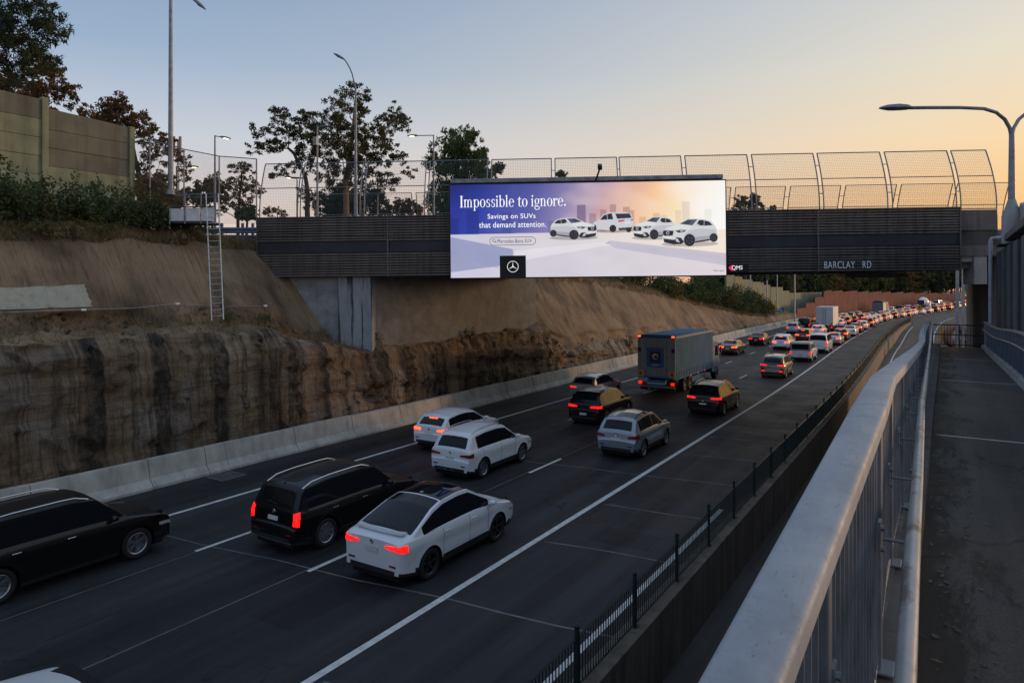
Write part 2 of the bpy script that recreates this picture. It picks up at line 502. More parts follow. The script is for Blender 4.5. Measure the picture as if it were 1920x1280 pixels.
def cut_point(s, k, t, disp=True):
    K = cut_keys(s)
    la = lerp(K[k][0], K[k + 1][0], t); z = lerp(K[k][1], K[k + 1][1], t)
    if disp:
        if k <= 1:
            d = .45 * noise.noise((s * .17, z * .12, 3)) + .10 * noise.noise((s * 1.0, z * .9, 9)) + .09 * noise.noise((s * 2.9, z * 3.6, 2)) + .08 * noise.noise((s * 6, z * 5, 2))
            led = noise.noise((s * .08, z * 1.35 + .05 * s, 5)); d += .13 * (1 if led > .1 else (-.7 if led < -.12 else 0))
            jn = noise.noise((s * .9 + .3 * z, 2.2, z * .9)); d += -.22 if abs(jn) < .035 else 0
            col_ = noise.noise((s * .55, 4.2, z * .06)); d += .15 * max(-1, min(1, col_ * 2.6))
            w = min(1, max(0, (z + .3) * 1.5))
            la -= d * w if True else 0
        elif k <= 3:
            z += .24 * noise.noise((s * .55, la * .6, 1)) + .12 * noise.noise((s * 1.9, la * 2.2, 7)) + .06 * noise.noise((s * 5, la * 5, 7)); la += .4 * noise.noise((s * .45, 8, 8)) - .3 * noise.noise((s * .17, z * .12, 3))
        elif k == 4:
            d = .30 * noise.noise((s * .28, z * .22, 13)) + .09 * noise.noise((s * 1.3, z * .5, 4)) + .035 * noise.noise((s * 4.5, z * .9, 4))
            if s > 44: d += .28 * abs(noise.noise(((s + z * .8) * .33, 5, 5)))
            la += d; z += .35 * t * noise.noise((s * .3, 3, 3))
        else:
            z += (.28 * noise.noise((s * .5, la * .4, 1)) + .1 * noise.noise((s * 1.7, la * 1.7, 1))) * (1 if k < 7 else .6)
            if k == 5: z += .35 * (1 - t) * noise.noise((s * .3, 3, 3))
    return Vector((la + off(s) * sm(46, 60, s), s, z))
SS = list(np.arange(-20, 50, .17)) + list(np.arange(50, 150, .5))
mb = MB()
rows = []
segs = []
for k, n in enumerate(NSUB):
    for j in range(n): segs.append((k, j / n))
segs.append((len(NSUB) - 1, 1.0))
for s in SS: rows.append([cut_point(s, k, t) for k, t in segs])
nr, nc = len(rows), len(segs)
V = np.array([p for r in rows for p in r], dtype=np.float32)
F = []; MI = []
for i in range(nr - 1):
    for j in range(nc - 1):
        F.append((i * nc + j, (i + 1) * nc + j, (i + 1) * nc + j + 1, i * nc + j + 1))
        k = segs[j][0]
        MI.append(0 if k <= 1 else (1 if k <= 4 else 2))
me = raw_mesh('rock_cutting', V, F, [M_rock, M_soil, M_grass], smooth=True)
me.polygons.foreach_set('material_index', MI)
cutting = struct(obj('rock_cutting', me))
# painted-over patch on the upper face
def on_face(px, py):
    best = None
    for s in np.arange(-2, 26, .2):
        for t in np.linspace(0, 1, 21):
            p = cut_point(s, 4, t)
            q = p - Vector((0, 0, H)); yc = -q.x * sT + q.y * cT; xc = q.x * cT + q.y * sT
            if yc < 1: continue
            e = (960 + FPX * xc / yc - px) ** 2 + (540 - FPX * q.z / yc - py) ** 2
            if best is None or e < best[0]: best = (e, s, t)
    return best[1], best[2]
sa, ta = on_face(172, 578); sb, tb = on_face(155, 536)
rows = []
for t in np.linspace(ta, tb, 10):
    rows.append([cut_point(s, 4, float(t) + .02 * noise.noise((s * 2, t * 9, 0))) + Vector((.035, 0, .015)) for s in np.arange(sb - 7.0, lerp(sa, sb, (t - ta) / (tb - ta)) + .12 * noise.noise((t * 9, 1, 1)), .0) ] if False else
                [cut_point(lerp(sb - 7.5, lerp(sa, sb, (t - ta) / (tb - ta)) + .1 * noise.noise((t * 30, 1, 1)), u), 4, float(t) + .015 * noise.noise((u * 14, t, 0))) + Vector((.04, 0, .02)) for u in np.linspace(0, 1, 40)])
m_patch, nt_, b_ = new_mat('pale_masonry_paint'); N_ = NB(nt_)
c_ = N_.ramp(N_.noise(N_.coord((1.6, 1.6, .5)), 2.2, 6, .7), [(.3, (.12, .09, .06)), (.42, (.36, .34, .26)), (.7, (.44, .42, .34))])
N_.l(c_, b_.inputs['Base Color']); b_.inputs['Roughness'].default_value = .9
N_.bump(N_.noise(N_.coord((2.6, 2.6, .3)), 3, 4, .6), .7, .06, b_)
MB().grid(rows).build('paint_patch', m_patch, cutting, smooth=True)
M_repair = asphalt_material('repair_asphalt', (.020, .020, .021))
for (la, s0, w, l) in ((-12.4, 9.2, 1.3, 2.6), (-17.2, 19.5, 1.1, 4.2), (-8.2, 17.0, 1.6, 1.2), (-14.2, 27.5, 1.2, 2.2), (-7.2, 31.5, 1.4, 3.4)):
    MB().grid(ribbon(la, la + w, s0, s0 + l, .002, .6)).build('repair_patch', M_repair, road)
# ------------------------------------------------------------------ shared metal / trim materials
M_galv = mat('galvanised_steel', (.37, .40, .44), .42, .75, var=.25, scale=2.5, bump=.08, bscale=60)
M_galvd = mat('weathered_steel', (.23, .25, .28), .5, .7, var=.35, scale=3)
M_darksteel = mat('dark_steel', (.035, .04, .045), .5, .4, var=.3, scale=3)
M_black = mat('black_plate', (.006, .006, .007), .5)
M_louv = mat('louvre_metal', (.135, .12, .112), .5, .35, var=.18, scale=1.2, stretch=(.4, 4, 4))
M_louv, nt_, b_ = new_mat('louvre_slat_metal'); N_ = NB(nt_)
c_ = N_.ramp(N_.noise(N_.coord((.5, 1, 2.5)), 1.3, 6, .65), [(.3, (.10, .088, .082)), (.7, (.165, .148, .138))])
c_ = N_.mix(.7, c_, N_.ramp(N_.noise(N_.coord((2.2, 1, .10)), 1.5, 6, .7), [(.36, (.45, .43, .42)), (.56, (1, 1, 1))]), 'MULTIPLY')
N_.l(c_, b_.inputs['Base Color']); b_.inputs['Metallic'].default_value = .3; b_.inputs['Roughness'].default_value = .5
slat_rng = random.Random(8)
M_louvb = mat('louvre_backing', (.03, .033, .042), .6, .2, var=.3, scale=1.)
M_mesh = mat('fence_wire', (.13, .14, .15), .55, .5)
M_white = mat('white_letter', (.88, .89, .92), .5)
M_lamp = mat('lamp_glass', (.9, .8, .6), .3, emit=(1, .72, .36), estr=5.)
M_wing = concrete_material('pale_concrete', (.27, .285, .30), .55, False)
M_abut = concrete_material('abutment_concrete', (.185, .19, .195), .45, False)

# ------------------------------------------------------------------ road bridge (local x along it, y away from the viewer)
PHI = math.radians(-2.98)
BA = (-12.96, 34.7); BZ = 7.415; BT = .0097
BL = 34.61
cP, sP = math.cos(PHI), math.sin(PHI)
bl = cam2w(BA[0], BA[1], BZ)
bridge = empty('road_bridge', 'dark louvred road bridge crossing the whole motorway, carrying the big lit billboard', 'bridge', bl)
bridge.rotation_euler = (0, -BT, TH + PHI)
def uof(px, d=0.):
    m = (px - 960) / FPX
    return (m * (BA[1] + d * cP) - BA[0] + d * sP) / (cP - m * sP)
def zof(py, u, d=0.):
    yc = BA[1] + u * sP + d * cP
    return H - (py - 540) / FPX * yc - BZ - BT * u
def bmat(loc=(0, 0, 0)): return bl + Matrix.Rotation(TH + PHI, 3, 'Z') @ (Matrix.Rotation(-BT, 3, 'Y') @ Vector(loc))

MB().box2((.3, .35, .7), (42, 13.6, 1.95)).build('deck', M_darkc, bridge)
MB().box2((.2, .22, 1.95), (36.5, .52, 2.93)).build('parapet', M_darkc, bridge)
MB().box2((.2, 13.3, 1.95), (42, 13.6, 2.93)).build('parapet', M_darkc, bridge)
for k in range(7):
    MB().box2((1.0, .7 + k * 1.95, .1), (36.2, 1.2 + k * 1.95, .7)).build('girder', M_darkc, bridge)
# louvres: two bays each side of the billboard, two tiers of slats
bays = [(0, uof(728)), (uof(728), uof(846)), (uof(846), uof(1362)), (uof(1362), uof(1534)), (uof(1534), BL)]
slat_cache = {}
for bi, (a, b) in enumerate(bays):
    a2, b2 = a + .04, b - .04
    MB().box2((a2, .1, -.0 if bi else .0), (b2, .16, 3.0)).build('backing_panel', M_louvb, bridge) if bi else \
        MB().prism([(.04, .75), (1.0, .02), (b2, .02), (b2, 2.98), (.04, 2.98)], .1, .16, lambda u, v, d: (u, d, v)).build('backing_panel', M_louvb, bridge)
    if bi == 2: continue
    for tier, (z0, n) in enumerate(((.02, 9), (1.80, 9))):
        for k in range(n):
            zc = z0 + .066 + k * .133
            left = a2
            if bi == 0 and zc < .72: left = max(a2, 1.04 - (zc - .0) * 1.32)
            m = MB()
            m.prism([(-.05, -.05), (-.05, .028), (.0, .05), (.1, .05), (.1, -.028), (-.02, -.05)], left, b2 - slat_rng.uniform(0, .012), lambda u, v, d, j=slat_rng.uniform(-.006, .006): (d, u, zc + v + j))
            m.build('slat', M_louv, bridge)
    MB().box2((a2, .02, 1.235), (b2, .1, 1.79)).build('recess_panel', M_louvb, bridge)
for xx in (uof(728), uof(1534), BL):
    MB().box2((xx - .035, -.075, 0), (xx + .035, .1, 3.0)).build('mullion', M_louv, bridge)
MB().box2((0, -.06, .74), (.06, .1, 3.0)).build('mullion', M_louv, bridge)
MB().box2((0, -.09, 3.0), (BL, .4, 3.06)).build('top_capping', M_louv, bridge)

# abutments and piers
def bpart(name, px0, px1, py0, py1, d0, d1, m, bevel=.02):
    u0, u1 = uof(px0, d0), uof(px1, d0); um = (u0 + u1) / 2
    z0, z1 = zof(py1, um, d0), zof(py0, um, d0)
    return MB().box2((u0, d0, z0), (u1, d1, z1)).build(name, m, bridge, bevel=bevel)
bpart('wing_wall', 492, 634, 515, 680, .55, 1.0, M_wing)
m_st, nt_, b_ = new_mat('water_stained_concrete'); N_ = NB(nt_)
v_ = N_.coord((1, 1, 1))
c_ = N_.ramp(N_.noise(N_.coord((1.3, 1.3, .5)), 1.6, 6, .6), [(.3, (.21, .225, .25)), (.7, (.35, .37, .39))])
st_ = N_.ramp(N_.noise(N_.coord((2.6, 2.6, .14)), 1.0, 5, .65, .3), [(.49, (0, 0, 0)), (.54, (1, 1, 1))])
N_.l(N_.mix(st_, c_, (.035, .033, .033)), b_.inputs['Base Color']); b_.inputs['Roughness'].default_value = .75
bpart('pier_wall', 634, 697, 515, 690, .30, 1.0, m_st)
# abutment face, parallel with the carriageway
inv = Matrix.Rotation(TH + PHI, 3, 'Z').inverted()
ab = MB()
def w2b(v): return inv @ (Vector(v) - bl)
s0_, s1_ = PL(697, 600, -24.95).y, PL(1004, 600, -24.95).y
pts = [w2b((-24.95, s0_, 0)), w2b((-24.95, s1_, 0)), w2b((-27.5, s1_, 0)), w2b((-27.5, s0_, 0))]
ab.prism([(p.x, p.y) for p in pts], 2.6 - BZ, .9, lambda u, v, d: (u, v, d))
ab.build('abutment_wall', M_abut, bridge, bevel=.03)
bpart('end_block', 1801.5, 1872, 402, 461, .35, 3.0, M_wallc)
bpart('bearing_shelf', 1801.5, 1826, 461.5, 491, .5, 3.0, M_wallc)
bpart('pier_cap', 1826, 1851, 461.5, 533, .42, 1.3, M_wallc)
def rprism(name, x0, x1, ya, yb, z0, z1, m):        # block aligned with the carriageway
    q = [w2b((x, y, 0)) for x, y in ((x0, ya), (x1, ya), (x1, yb), (x0, yb))]
    return MB().prism([(p.x, p.y) for p in q], z0 - BZ, z1 - BZ, lambda u, v, d: (u, v, d)).build(name, m, bridge, bevel=.03)
pq = P(1812, 600, 40.5)
rprism('pier', 1.28, 2.0, 44.5, 57, -2, 7.1, M_darkc)
rprism('pier', 2.0, 4.6, 42.5, 57, -2, 9.3, M_darkc)
bpart('bracket', 1600, 1702, 512, 520, 3.0, 4.0, M_darkc)

# lettering on the louvres
def fit_text(body, u0, u1, z0, z1, y, m, name, parent, spacing=1.):
    me = text_mesh(body, 1.0, spacing, .01)
    xs = [v.co.x for v in me.vertices]; ys = [v.co.y for v in me.vertices]
    ax, bx, ay, by = min(xs), max(xs), min(ys), max(ys)
    for v in me.vertices:
        x, yy, z = v.co
        v.co = (u0 + (x - ax) / (bx - ax) * (u1 - u0), y - z * 1.0, z0 + (yy - ay) / (by - ay) * (z1 - z0))
    me.flip_normals() if False else None
    me.materials.append(m)
    return obj(name, me, parent)
ua, ub = uof(1546, -.1), uof(1634, -.1)
fit_text('BARCLAY   RD', ua, ub, zof(503.5, ua, -.1), zof(490, ua, -.1), -.085, M_white, 'lettering', bridge, 1.12)
qp = MB(); q0, q1 = uof(1365.5, -.1), uof(1403, -.1)
qz0, qz1 = zof(511, q0, -.1), zof(494.5, q0, -.1)
plate = qp.box2((q0, -.12, qz0), (q1, -.06, qz1)).build('operator_plate', M_black, bridge)
fit_text('QMS', uof(1372, -.1), uof(1392, -.1), zof(507, q0, -.1), zof(498, q0, -.1), -.135, mat('plate_white_glow', (.8, .8, .8), .5, emit=(.9, .9, .9), estr=.5), 'lettering', plate, 1.0)  # plate lettering and emblem have a weak glow set in their materials
qm = MB(); c0, cz = uof(1368.5, -.1), zof(502.4, q0, -.1)
qm.prism([(c0 - .08, cz), (c0 + .05, cz + .12), (c0 + .16, cz + .15), (c0 + .1, cz), (c0 + .16, cz - .15), (c0 + .05, cz - .12)], -.128, -.12, lambda u, v, d: (u, d, v))
qm.build('emblem', mat('pink_print_glow', (.75, .03, .12), .5, emit=(.9, .03, .15), estr=.5), plate)

# ------------------------------------------------------------------ safety screens (curved mesh fence) on the bridge
def screen_profile(z0, z1, lean, n=9):
    out = []
    for i in range(n):
        t = i / (n - 1)
        out.append((lean * (max(0, t - .12) / .88) ** 1.7, z0 + (z1 - z0) * t))
    return out
def screen_panel(parent, u0, u1, y0, z0, z1, lean, mid=.55, pitch=.085, diag=False, u0t=None, u1t=None):
    pr = screen_profile(z0, z1, lean)
    fr = MB()
    for uu in (u0, u1):
        fr.tube([(uu, y0 + d, z) for d, z in pr], .032, 6)
    fr.tube([(u0, y0 + pr[-1][0], pr[-1][1]), (u1, y0 + pr[-1][0], pr[-1][1])], .028, 6)
    zi = z0 + (z1 - z0) * mid
    dm = lean * (max(0, mid - .12) / .88) ** 1.7
    fr.tube([(u0, y0 + dm, zi), (u1, y0 + dm, zi)], .024, 6)
    fr.tube([(u0, y0, z0 + .04), (u1, y0, z0 + .04)], .024, 6)
    p = fr.build('screen_panel', M_galvd, parent)
    w = MB()
    n = int((u1 - u0) / pitch)
    for i in range(1, n):
        uu = u0 + (u1 - u0) * i / n
        w.tube([(uu, y0 + d, z) for d, z in pr[::2]], .0038, 3, False)
    n = int((z1 - z0) / pitch)
    for i in range(1, n):
        t = i / n; d = lean * (max(0, t - .12) / .88) ** 1.7
        z = z0 + (z1 - z0) * t
        w.tube([(u0, y0 + d, z), (u1, y0 + d, z)], .0038, 3, False)
    w.build('wire_mesh', M_mesh, p)
    return p
def fence_things(label, y0, edges, z0, z1, lean, rung=True):
    f = empty('safety_screen', label, 'fence', bl)
    f.rotation_euler = bridge.rotation_euler
    for i, (a, b) in enumerate(edges):
        screen_panel(f, a, b, y0, z0, z1, lean)
        if i and a - edges[i - 1][1] < .6:
            for t in (.3, .78):
                d = lean * (max(0, t - .12) / .88) ** 1.7; z = z0 + (z1 - z0) * t
                MB().tube([(edges[i - 1][1], y0 + d, z), (a, y0 + d, z)], .02, 5).build('rung', M_galvd, f)
    return f
front = [(488, 559), (564, 676), (684, 797), (804, 914), (922, 1036), (1043, 1161), (1166, 1284), (1292, 1411), (1420, 1538), (1546, 1666), (1675, 1795), (1803, 1870)]
fence_things('near row of tall mesh safety screens curving inward along the viewer side of the bridge', .3, [(uof(a, .3), uof(b, .3)) for a, b in front], 2.95, 5.98, .8)
back = [(-1.5 + 3.62 * k, -1.5 + 3.62 * k + 3.3) for k in range(13)]
fence_things('far row of tall mesh safety screens on the opposite side of the bridge, seen smaller', 13.5, back, 2.95, 6.0, -.8)

# ------------------------------------------------------------------ billboard
bd = -.85
B0, B1 = uof(845.5, bd), uof(1361.5, bd)
Z00, Z10 = zof(520.5, B0, bd), zof(516, B1, bd)
Z01, Z11 = zof(345, B0, bd), zof(340.5, B1, bd)
zb0, zb1 = (Z00 + Z10) / 2, (Z01 + Z11) / 2
bb = empty('billboard', 'huge lit digital billboard advertising four silver cars, hung on the bridge front', 'billboard', bl)
bb.rotation_euler = bridge.rotation_euler
MB().box2((B0 - .06, bd + .02, zb0 - .05), (B1 + .06, bd + .75, zb1 + .06)).build('cabinet', M_black, bb, bevel=.02)
MB().box2((B0 + .05, bd - .02, zb1 + .08), (B1 - .1, bd + .45, zb1 + .30)).build('hood', M_galvd, bb, bevel=.03)
ua = uof(1120, bd)
am = MB(); am.tube([(ua - .05, bd - .05, zb1 + .05), (ua + .12, bd - .35, zb1 + .55)], .05, 6); am.box((ua + .14, bd - .42, zb1 + .68), (.2, .34, .22), Matrix.Rotation(.5, 3, 'X'))
am.build('camera_arm', M_darksteel, bb, bevel=.02)
for k in range(9):
    uu = B0 + .8 + k * (B1 - B0 - 1.6) / 8
    MB().box2((uu - .05, bd + .74, zb0 + .3), (uu + .05, .1, zb0 + .42)).build('hanger', M_darksteel, bb)

# the advertisement, drawn pixel by pixel with numpy (flat print on a screen)
NX, NY = 1120, 380
uu, vv = np.meshgrid((np.arange(NX) + .5) / NX, (np.arange(NY) + .5) / NY)     # v from the top
asp = (B1 - B0) / (zb1 - zb0)
def lin(c): return np.array([((x / 255 + .055) / 1.055) ** 2.4 if x > 10 else x / 255 / 12.92 for x in c])
def vnoise(f, ax, seed):
    gx, gy = 141, 49
    g = np.array([[noise.noise((i / (gx - 1) * f * ax, j / (gy - 1) * f, seed)) for i in range(gx)] for j in range(gy)])
    fx, fy = uu * (gx - 1), vv * (gy - 1)
    ix, iy = np.minimum(fx.astype(int), gx - 2), np.minimum(fy.astype(int), gy - 2)
    tx, ty = fx - ix, fy - iy
    return (g[iy, ix] * (1 - tx) + g[iy, ix + 1] * tx) * (1 - ty) + (g[iy + 1, ix] * (1 - tx) + g[iy + 1, ix + 1] * tx) * ty
n1 = vnoise(3, 2.2, 1.3); n2 = vnoise(8, 1.6, 4.7)
kx = [0, .12, .28, .42, .52, .62, .72, .82, .9, 1.0]
kc = np.array([lin(c) for c in [(38, 52, 150), (48, 66, 168), (92, 96, 170), (150, 138, 182), (184, 160, 186), (222, 172, 160), (250, 205, 160), (255, 232, 196), (255, 248, 236), (255, 255, 252)]])
def ramp_u(x): return np.stack([np.interp(x, kx, kc[:, i]) for i in range(3)], -1)
img = ramp_u(uu + .05 * n1 + .12 * (vv - .25))
topd = np.clip(1 - vv / .25, 0, 1)[..., None] * np.clip(1 - uu / .5, 0, 1)[..., None]
img *= 1 - .45 * topd
cl = np.clip((n1 * .7 + n2 * .5) * 1.6, 0, 1)[..., None] * np.clip((uu - .2) / .3, 0, 1)[..., None]
img = img * (1 - .4 * cl) + .4 * cl * (np.array([.95, .8, .78]) * (.5 + .6 * uu[..., None]))
def poly(pts):
    m = np.zeros_like(uu, bool); n = len(pts)
    for i in range(n):
        x0, y0 = pts[i]; x1, y1 = pts[(i + 1) % n]
        c = (y0 > vv) != (y1 > vv)
        with np.errstate(divide='ignore', invalid='ignore'):
            xi = (x1 - x0) * (vv - y0) / (y1 - y0 + 1e-12) + x0
        m ^= c & (uu < xi)
    return m
def fill(mask, col, a=1.):
    c = lin(col); img[mask] = img[mask] * (1 - a) + c * a
def rectm(a, b, c, d): return (uu > a) & (uu < b) & (vv > c) & (vv < d)
for (a, b, t, al) in ((.06, .105, .27, .5), (.19, .225, .3, .35), (.0, .03, .36, .4), (.36, .385, .40, .45), (.465, .497, .235, .8), (.51, .535, .33, .5), (.55, .572, .29, .5), (.585, .607, .235, .55),
                      (.632, .657, .262, .55), (.655, .672, .3, .5), (.69, .715, .37, .35), (.74, .765, .335, .35), (.77, .79, .36, .3), (.845, .872, .215, .28), (.82, .842, .31, .25), (.925, .95, .3, .14)):
    base = ramp_u(np.array([[(a + b) / 2]]))[0, 0]
    m = rectm(a, b, t, .55); img[m] = img[m] * (1 - al) + base * np.array([.42, .40, .5]) * al
hz = np.clip((vv - .36) / .18, 0, 1)[..., None]; img = img * (1 - .25 * hz) + ramp_u(uu) * 1.05 * hz * .25
# floor and plinths
fl = vv > .535 - .02 * uu
fcol = np.stack([np.interp(uu, [0, .3, .6, 1], v) for v in ((.62, .70, .80, .95), (.60, .66, .74, .84), (.76, .72, .72, .72))], -1)
img[fl] = fcol[fl]
fill(poly([(0, .56), (.23, .70), (.23, .86), (0, .94)]), (138, 146, 186), .75)
fill(poly([(0, .56), (.23, .70), (.17, .90), (0, .74)]), (150, 158, 198), .5)
fill(poly([(.235, .715), (.575, .63), (.59, .66), (.24, .84)]), (232, 226, 236), .8)
fill(poly([(.23, .83), (.6, .665), (1, .80), (1, 1), (.16, 1)]), (212, 206, 222), .6)
fill(poly([(.585, .62), (1, .77), (1, .865), (.585, .665)]), (196, 190, 206), .85)
fill(poly([(.585, .665), (1, .865), (1, .90), (.6, .70)]), (176, 178, 206), .55)
fill(poly([(.565, .65), (.585, .62), (.585, .66)]), (160, 150, 170), .6)
img *= (1 + .05 * n2)[..., None]
def ell(cx, cy, rx, ry): return ((uu - cx) / rx) ** 2 + ((vv - cy) / ry) ** 2 < 1
def ad_car(x0, x1, y0, y1, kind, flip):
    def T(p): 
        return [((x1 - (x1 - x0) * a) if flip else (x0 + (x1 - x0) * a), y0 + (y1 - y0) * b) for a, b in p]
    def E(a, b, rx, ry):
        c = T([(a, b)])[0]; return ell(c[0], c[1], rx * (x1 - x0), ry * (y1 - y0))
    fill(E(.5, .94, .52, .10), (70, 62, 70), .45)
    if kind == 'front':                    # three-quarter view, nose at the right
        fill(poly(T([(.01, .39), (.05, .25), (.11, .11), (.23, .02), (.37, 0), (.54, .01), (.64, .11), (.75, .23), (.92, .32), (.98, .48), (1, .75), (.88, .88), (.64, .90), (.40, .84), (.13, .77), (.01, .63)])), (216, 216, 219))
        fill(poly(T([(.02, .42), (.30, .36), (.52, .44), (.60, .60), (.56, .86), (.40, .84), (.13, .77), (.01, .63)])), (190, 191, 198), .8)
        fill(poly(T([(.06, .62), (.40, .68), (.42, .84), (.13, .77), (.02, .68)])), (150, 151, 160), .7)
        fill(poly(T([(.46, .27), (.69, .2), (.92, .33), (.76, .42), (.52, .40)])), (228, 228, 228), .8)
        fill(poly(T([(.08, .25), (.15, .11), (.26, .06), (.33, .055), (.385, .24), (.23, .27)])), (42, 44, 56))
        fill(poly(T([(.225, .07), (.24, .07), (.25, .27), (.232, .27)])), (150, 150, 156))
        fill(poly(T([(.36, .03), (.53, .03), (.68, .185), (.45, .25)])), (62, 68, 92)); fill(poly(T([(.38, .04), (.45, .035), (.52, .22), (.45, .24)])), (92, 100, 126), .6)
        fill(poly(T([(.33, .2), (.40, .2), (.41, .27), (.34, .28)])), (205, 205, 208))
        fill(poly(T([(.56, .42), (.66, .40), (.77, .44), (.70, .52), (.60, .49)])), (60, 62, 74)); fill(poly(T([(.60, .44), (.68, .43), (.66, .48)])), (220, 225, 235))
        fill(poly(T([(.79, .44), (.98, .42), (.99, .58), (.95, .63), (.81, .62)])), (38, 39, 45)); fill(E(.90, .52, .03, .065), (190, 190, 196)); fill(E(.90, .52, .018, .045), (60, 60, 68))
        fill(poly(T([(.60, .86), (.66, .70), (.74, .68), (.78, .78), (.98, .72), (.97, .86), (.80, .95), (.66, .94)])), (44, 44, 50)); fill(poly(T([(.80, .66), (.95, .63), (.96, .70), (.81, .73)])), (228, 228, 230))
        fill(poly(T([(.72, .73), (.76, .72), (.75, .84), (.68, .88)])), (200, 200, 204)); fill(poly(T([(.13, .76), (.40, .84), (.42, .90), (.13, .82)])), (30, 30, 36))
        for a, b, r in ((.067, .71, .068), (.505, .79, .095)):
            fill(E(a, b, r * 1.12, r * 2.45), (120, 120, 128)); fill(E(a, b + .01, r, r * 2.3), (20, 20, 25)); fill(E(a, b + .01, r * .70, r * 1.6), (74, 74, 84)); fill(E(a, b + .01, r * .6, r * 1.4), (30, 30, 36))
            for k in range(5):
                t = k * 1.2566; fill(poly([(p[0], p[1]) for p in T([(a, b + .01), (a + r * .62 * math.cos(t), b + .01 + r * 1.45 * math.sin(t)), (a + r * .62 * math.cos(t + .3), b + .01 + r * 1.45 * math.sin(t + .3))])]), (84, 84, 94))
    else:                                  # three-quarter rear view, tail at the right
        fill(poly(T([(0, .6), (.03, .48), (.14, .4), (.25, .12), (.4, .01), (.8, .0), (.94, .08), (1, .42), (1, .78), (.94, .92), (.5, .93), (.1, .86), (.01, .78)])), (208, 208, 214))
        fill(poly(T([(.17, .38), (.27, .15), (.4, .07), (.47, .07), (.5, .36)])), (40, 42, 52)); fill(poly(T([(.34, .1), (.355, .1), (.37, .37), (.355, .37)])), (180, 180, 186))
        fill(poly(T([(.55, .08), (.9, .07), (.96, .3), (.6, .34)])), (46, 52, 70))
        fill(poly(T([(.62, .42), (.78, .39), (.78, .46), (.63, .5)])), (190, 40, 46)); fill(poly(T([(.93, .38), (.99, .38), (.99, .44), (.93, .44)])), (190, 40, 46))
        fill(poly(T([(.62, .8), (.98, .76), (.94, .9), (.64, .92)])), (70, 70, 76)); fill(poly(T([(.78, .5), (.92, .49), (.92, .58), (.78, .59)])), (225, 225, 228))
        for a, b, r in ((.49, .82, .085), (.04, .72, .045), (.88, .9, .06)):
            fill(E(a, b, r, r * 2.15), (22, 22, 26)); fill(E(a, b, r * .62, r * 1.35), (66, 66, 74)); fill(E(a, b, r * .45, r * 1.0), (32, 32, 38))
ad_car(.523, .670, .318, .53, 'rear', False)
ad_car(.367, .538, .372, .60, 'front', False)
ad_car(.667, .822, .375, .61, 'front', True)
ad_car(.773, .970, .40, .685, 'front', True)
img = np.clip(img, 0, 1.0)
img = img.reshape(NY // 2, 2, NX // 2, 2, 3).mean((1, 3)); NX //= 2; NY //= 2
rows = []
xs = np.linspace(B0, B1, NX + 1); zs = np.linspace(zb1, zb0, NY + 1)
GX, GZ = np.meshgrid(xs, zs)
V = np.stack([GX.ravel(), np.full(GX.size, bd - .004), GZ.ravel()], 1)
ii, jj = np.meshgrid(np.arange(NY), np.arange(NX), indexing='ij')
a_ = (ii * (NX + 1) + jj).ravel()
F = np.stack([a_, a_ + NX + 1, a_ + NX + 2, a_ + 1], 1)
m_scr, nt_, b_ = new_mat('led_screen')
at_ = nt_.nodes.new('ShaderNodeAttribute'); at_.attribute_name = 'ad'
b_.inputs['Base Color'].default_value = (.01, .01, .01, 1); b_.inputs['Roughness'].default_value = .6
nt_.links.new(at_.outputs['Color'], b_.inputs['Emission Color']); b_.inputs['Emission Strength'].default_value = .66
me = raw_mesh('screen', V, F, m_scr)
cat_ = me.color_attributes.new('ad', 'FLOAT_COLOR', 'CORNER')
cc = np.ones((len(me.polygons) * 4, 4), dtype=np.float32); cc[:, :3] = np.repeat(img.reshape(-1, 3), 4, 0)
cat_.data.foreach_set('color', cc.ravel())
screen = obj('screen', me, bb)

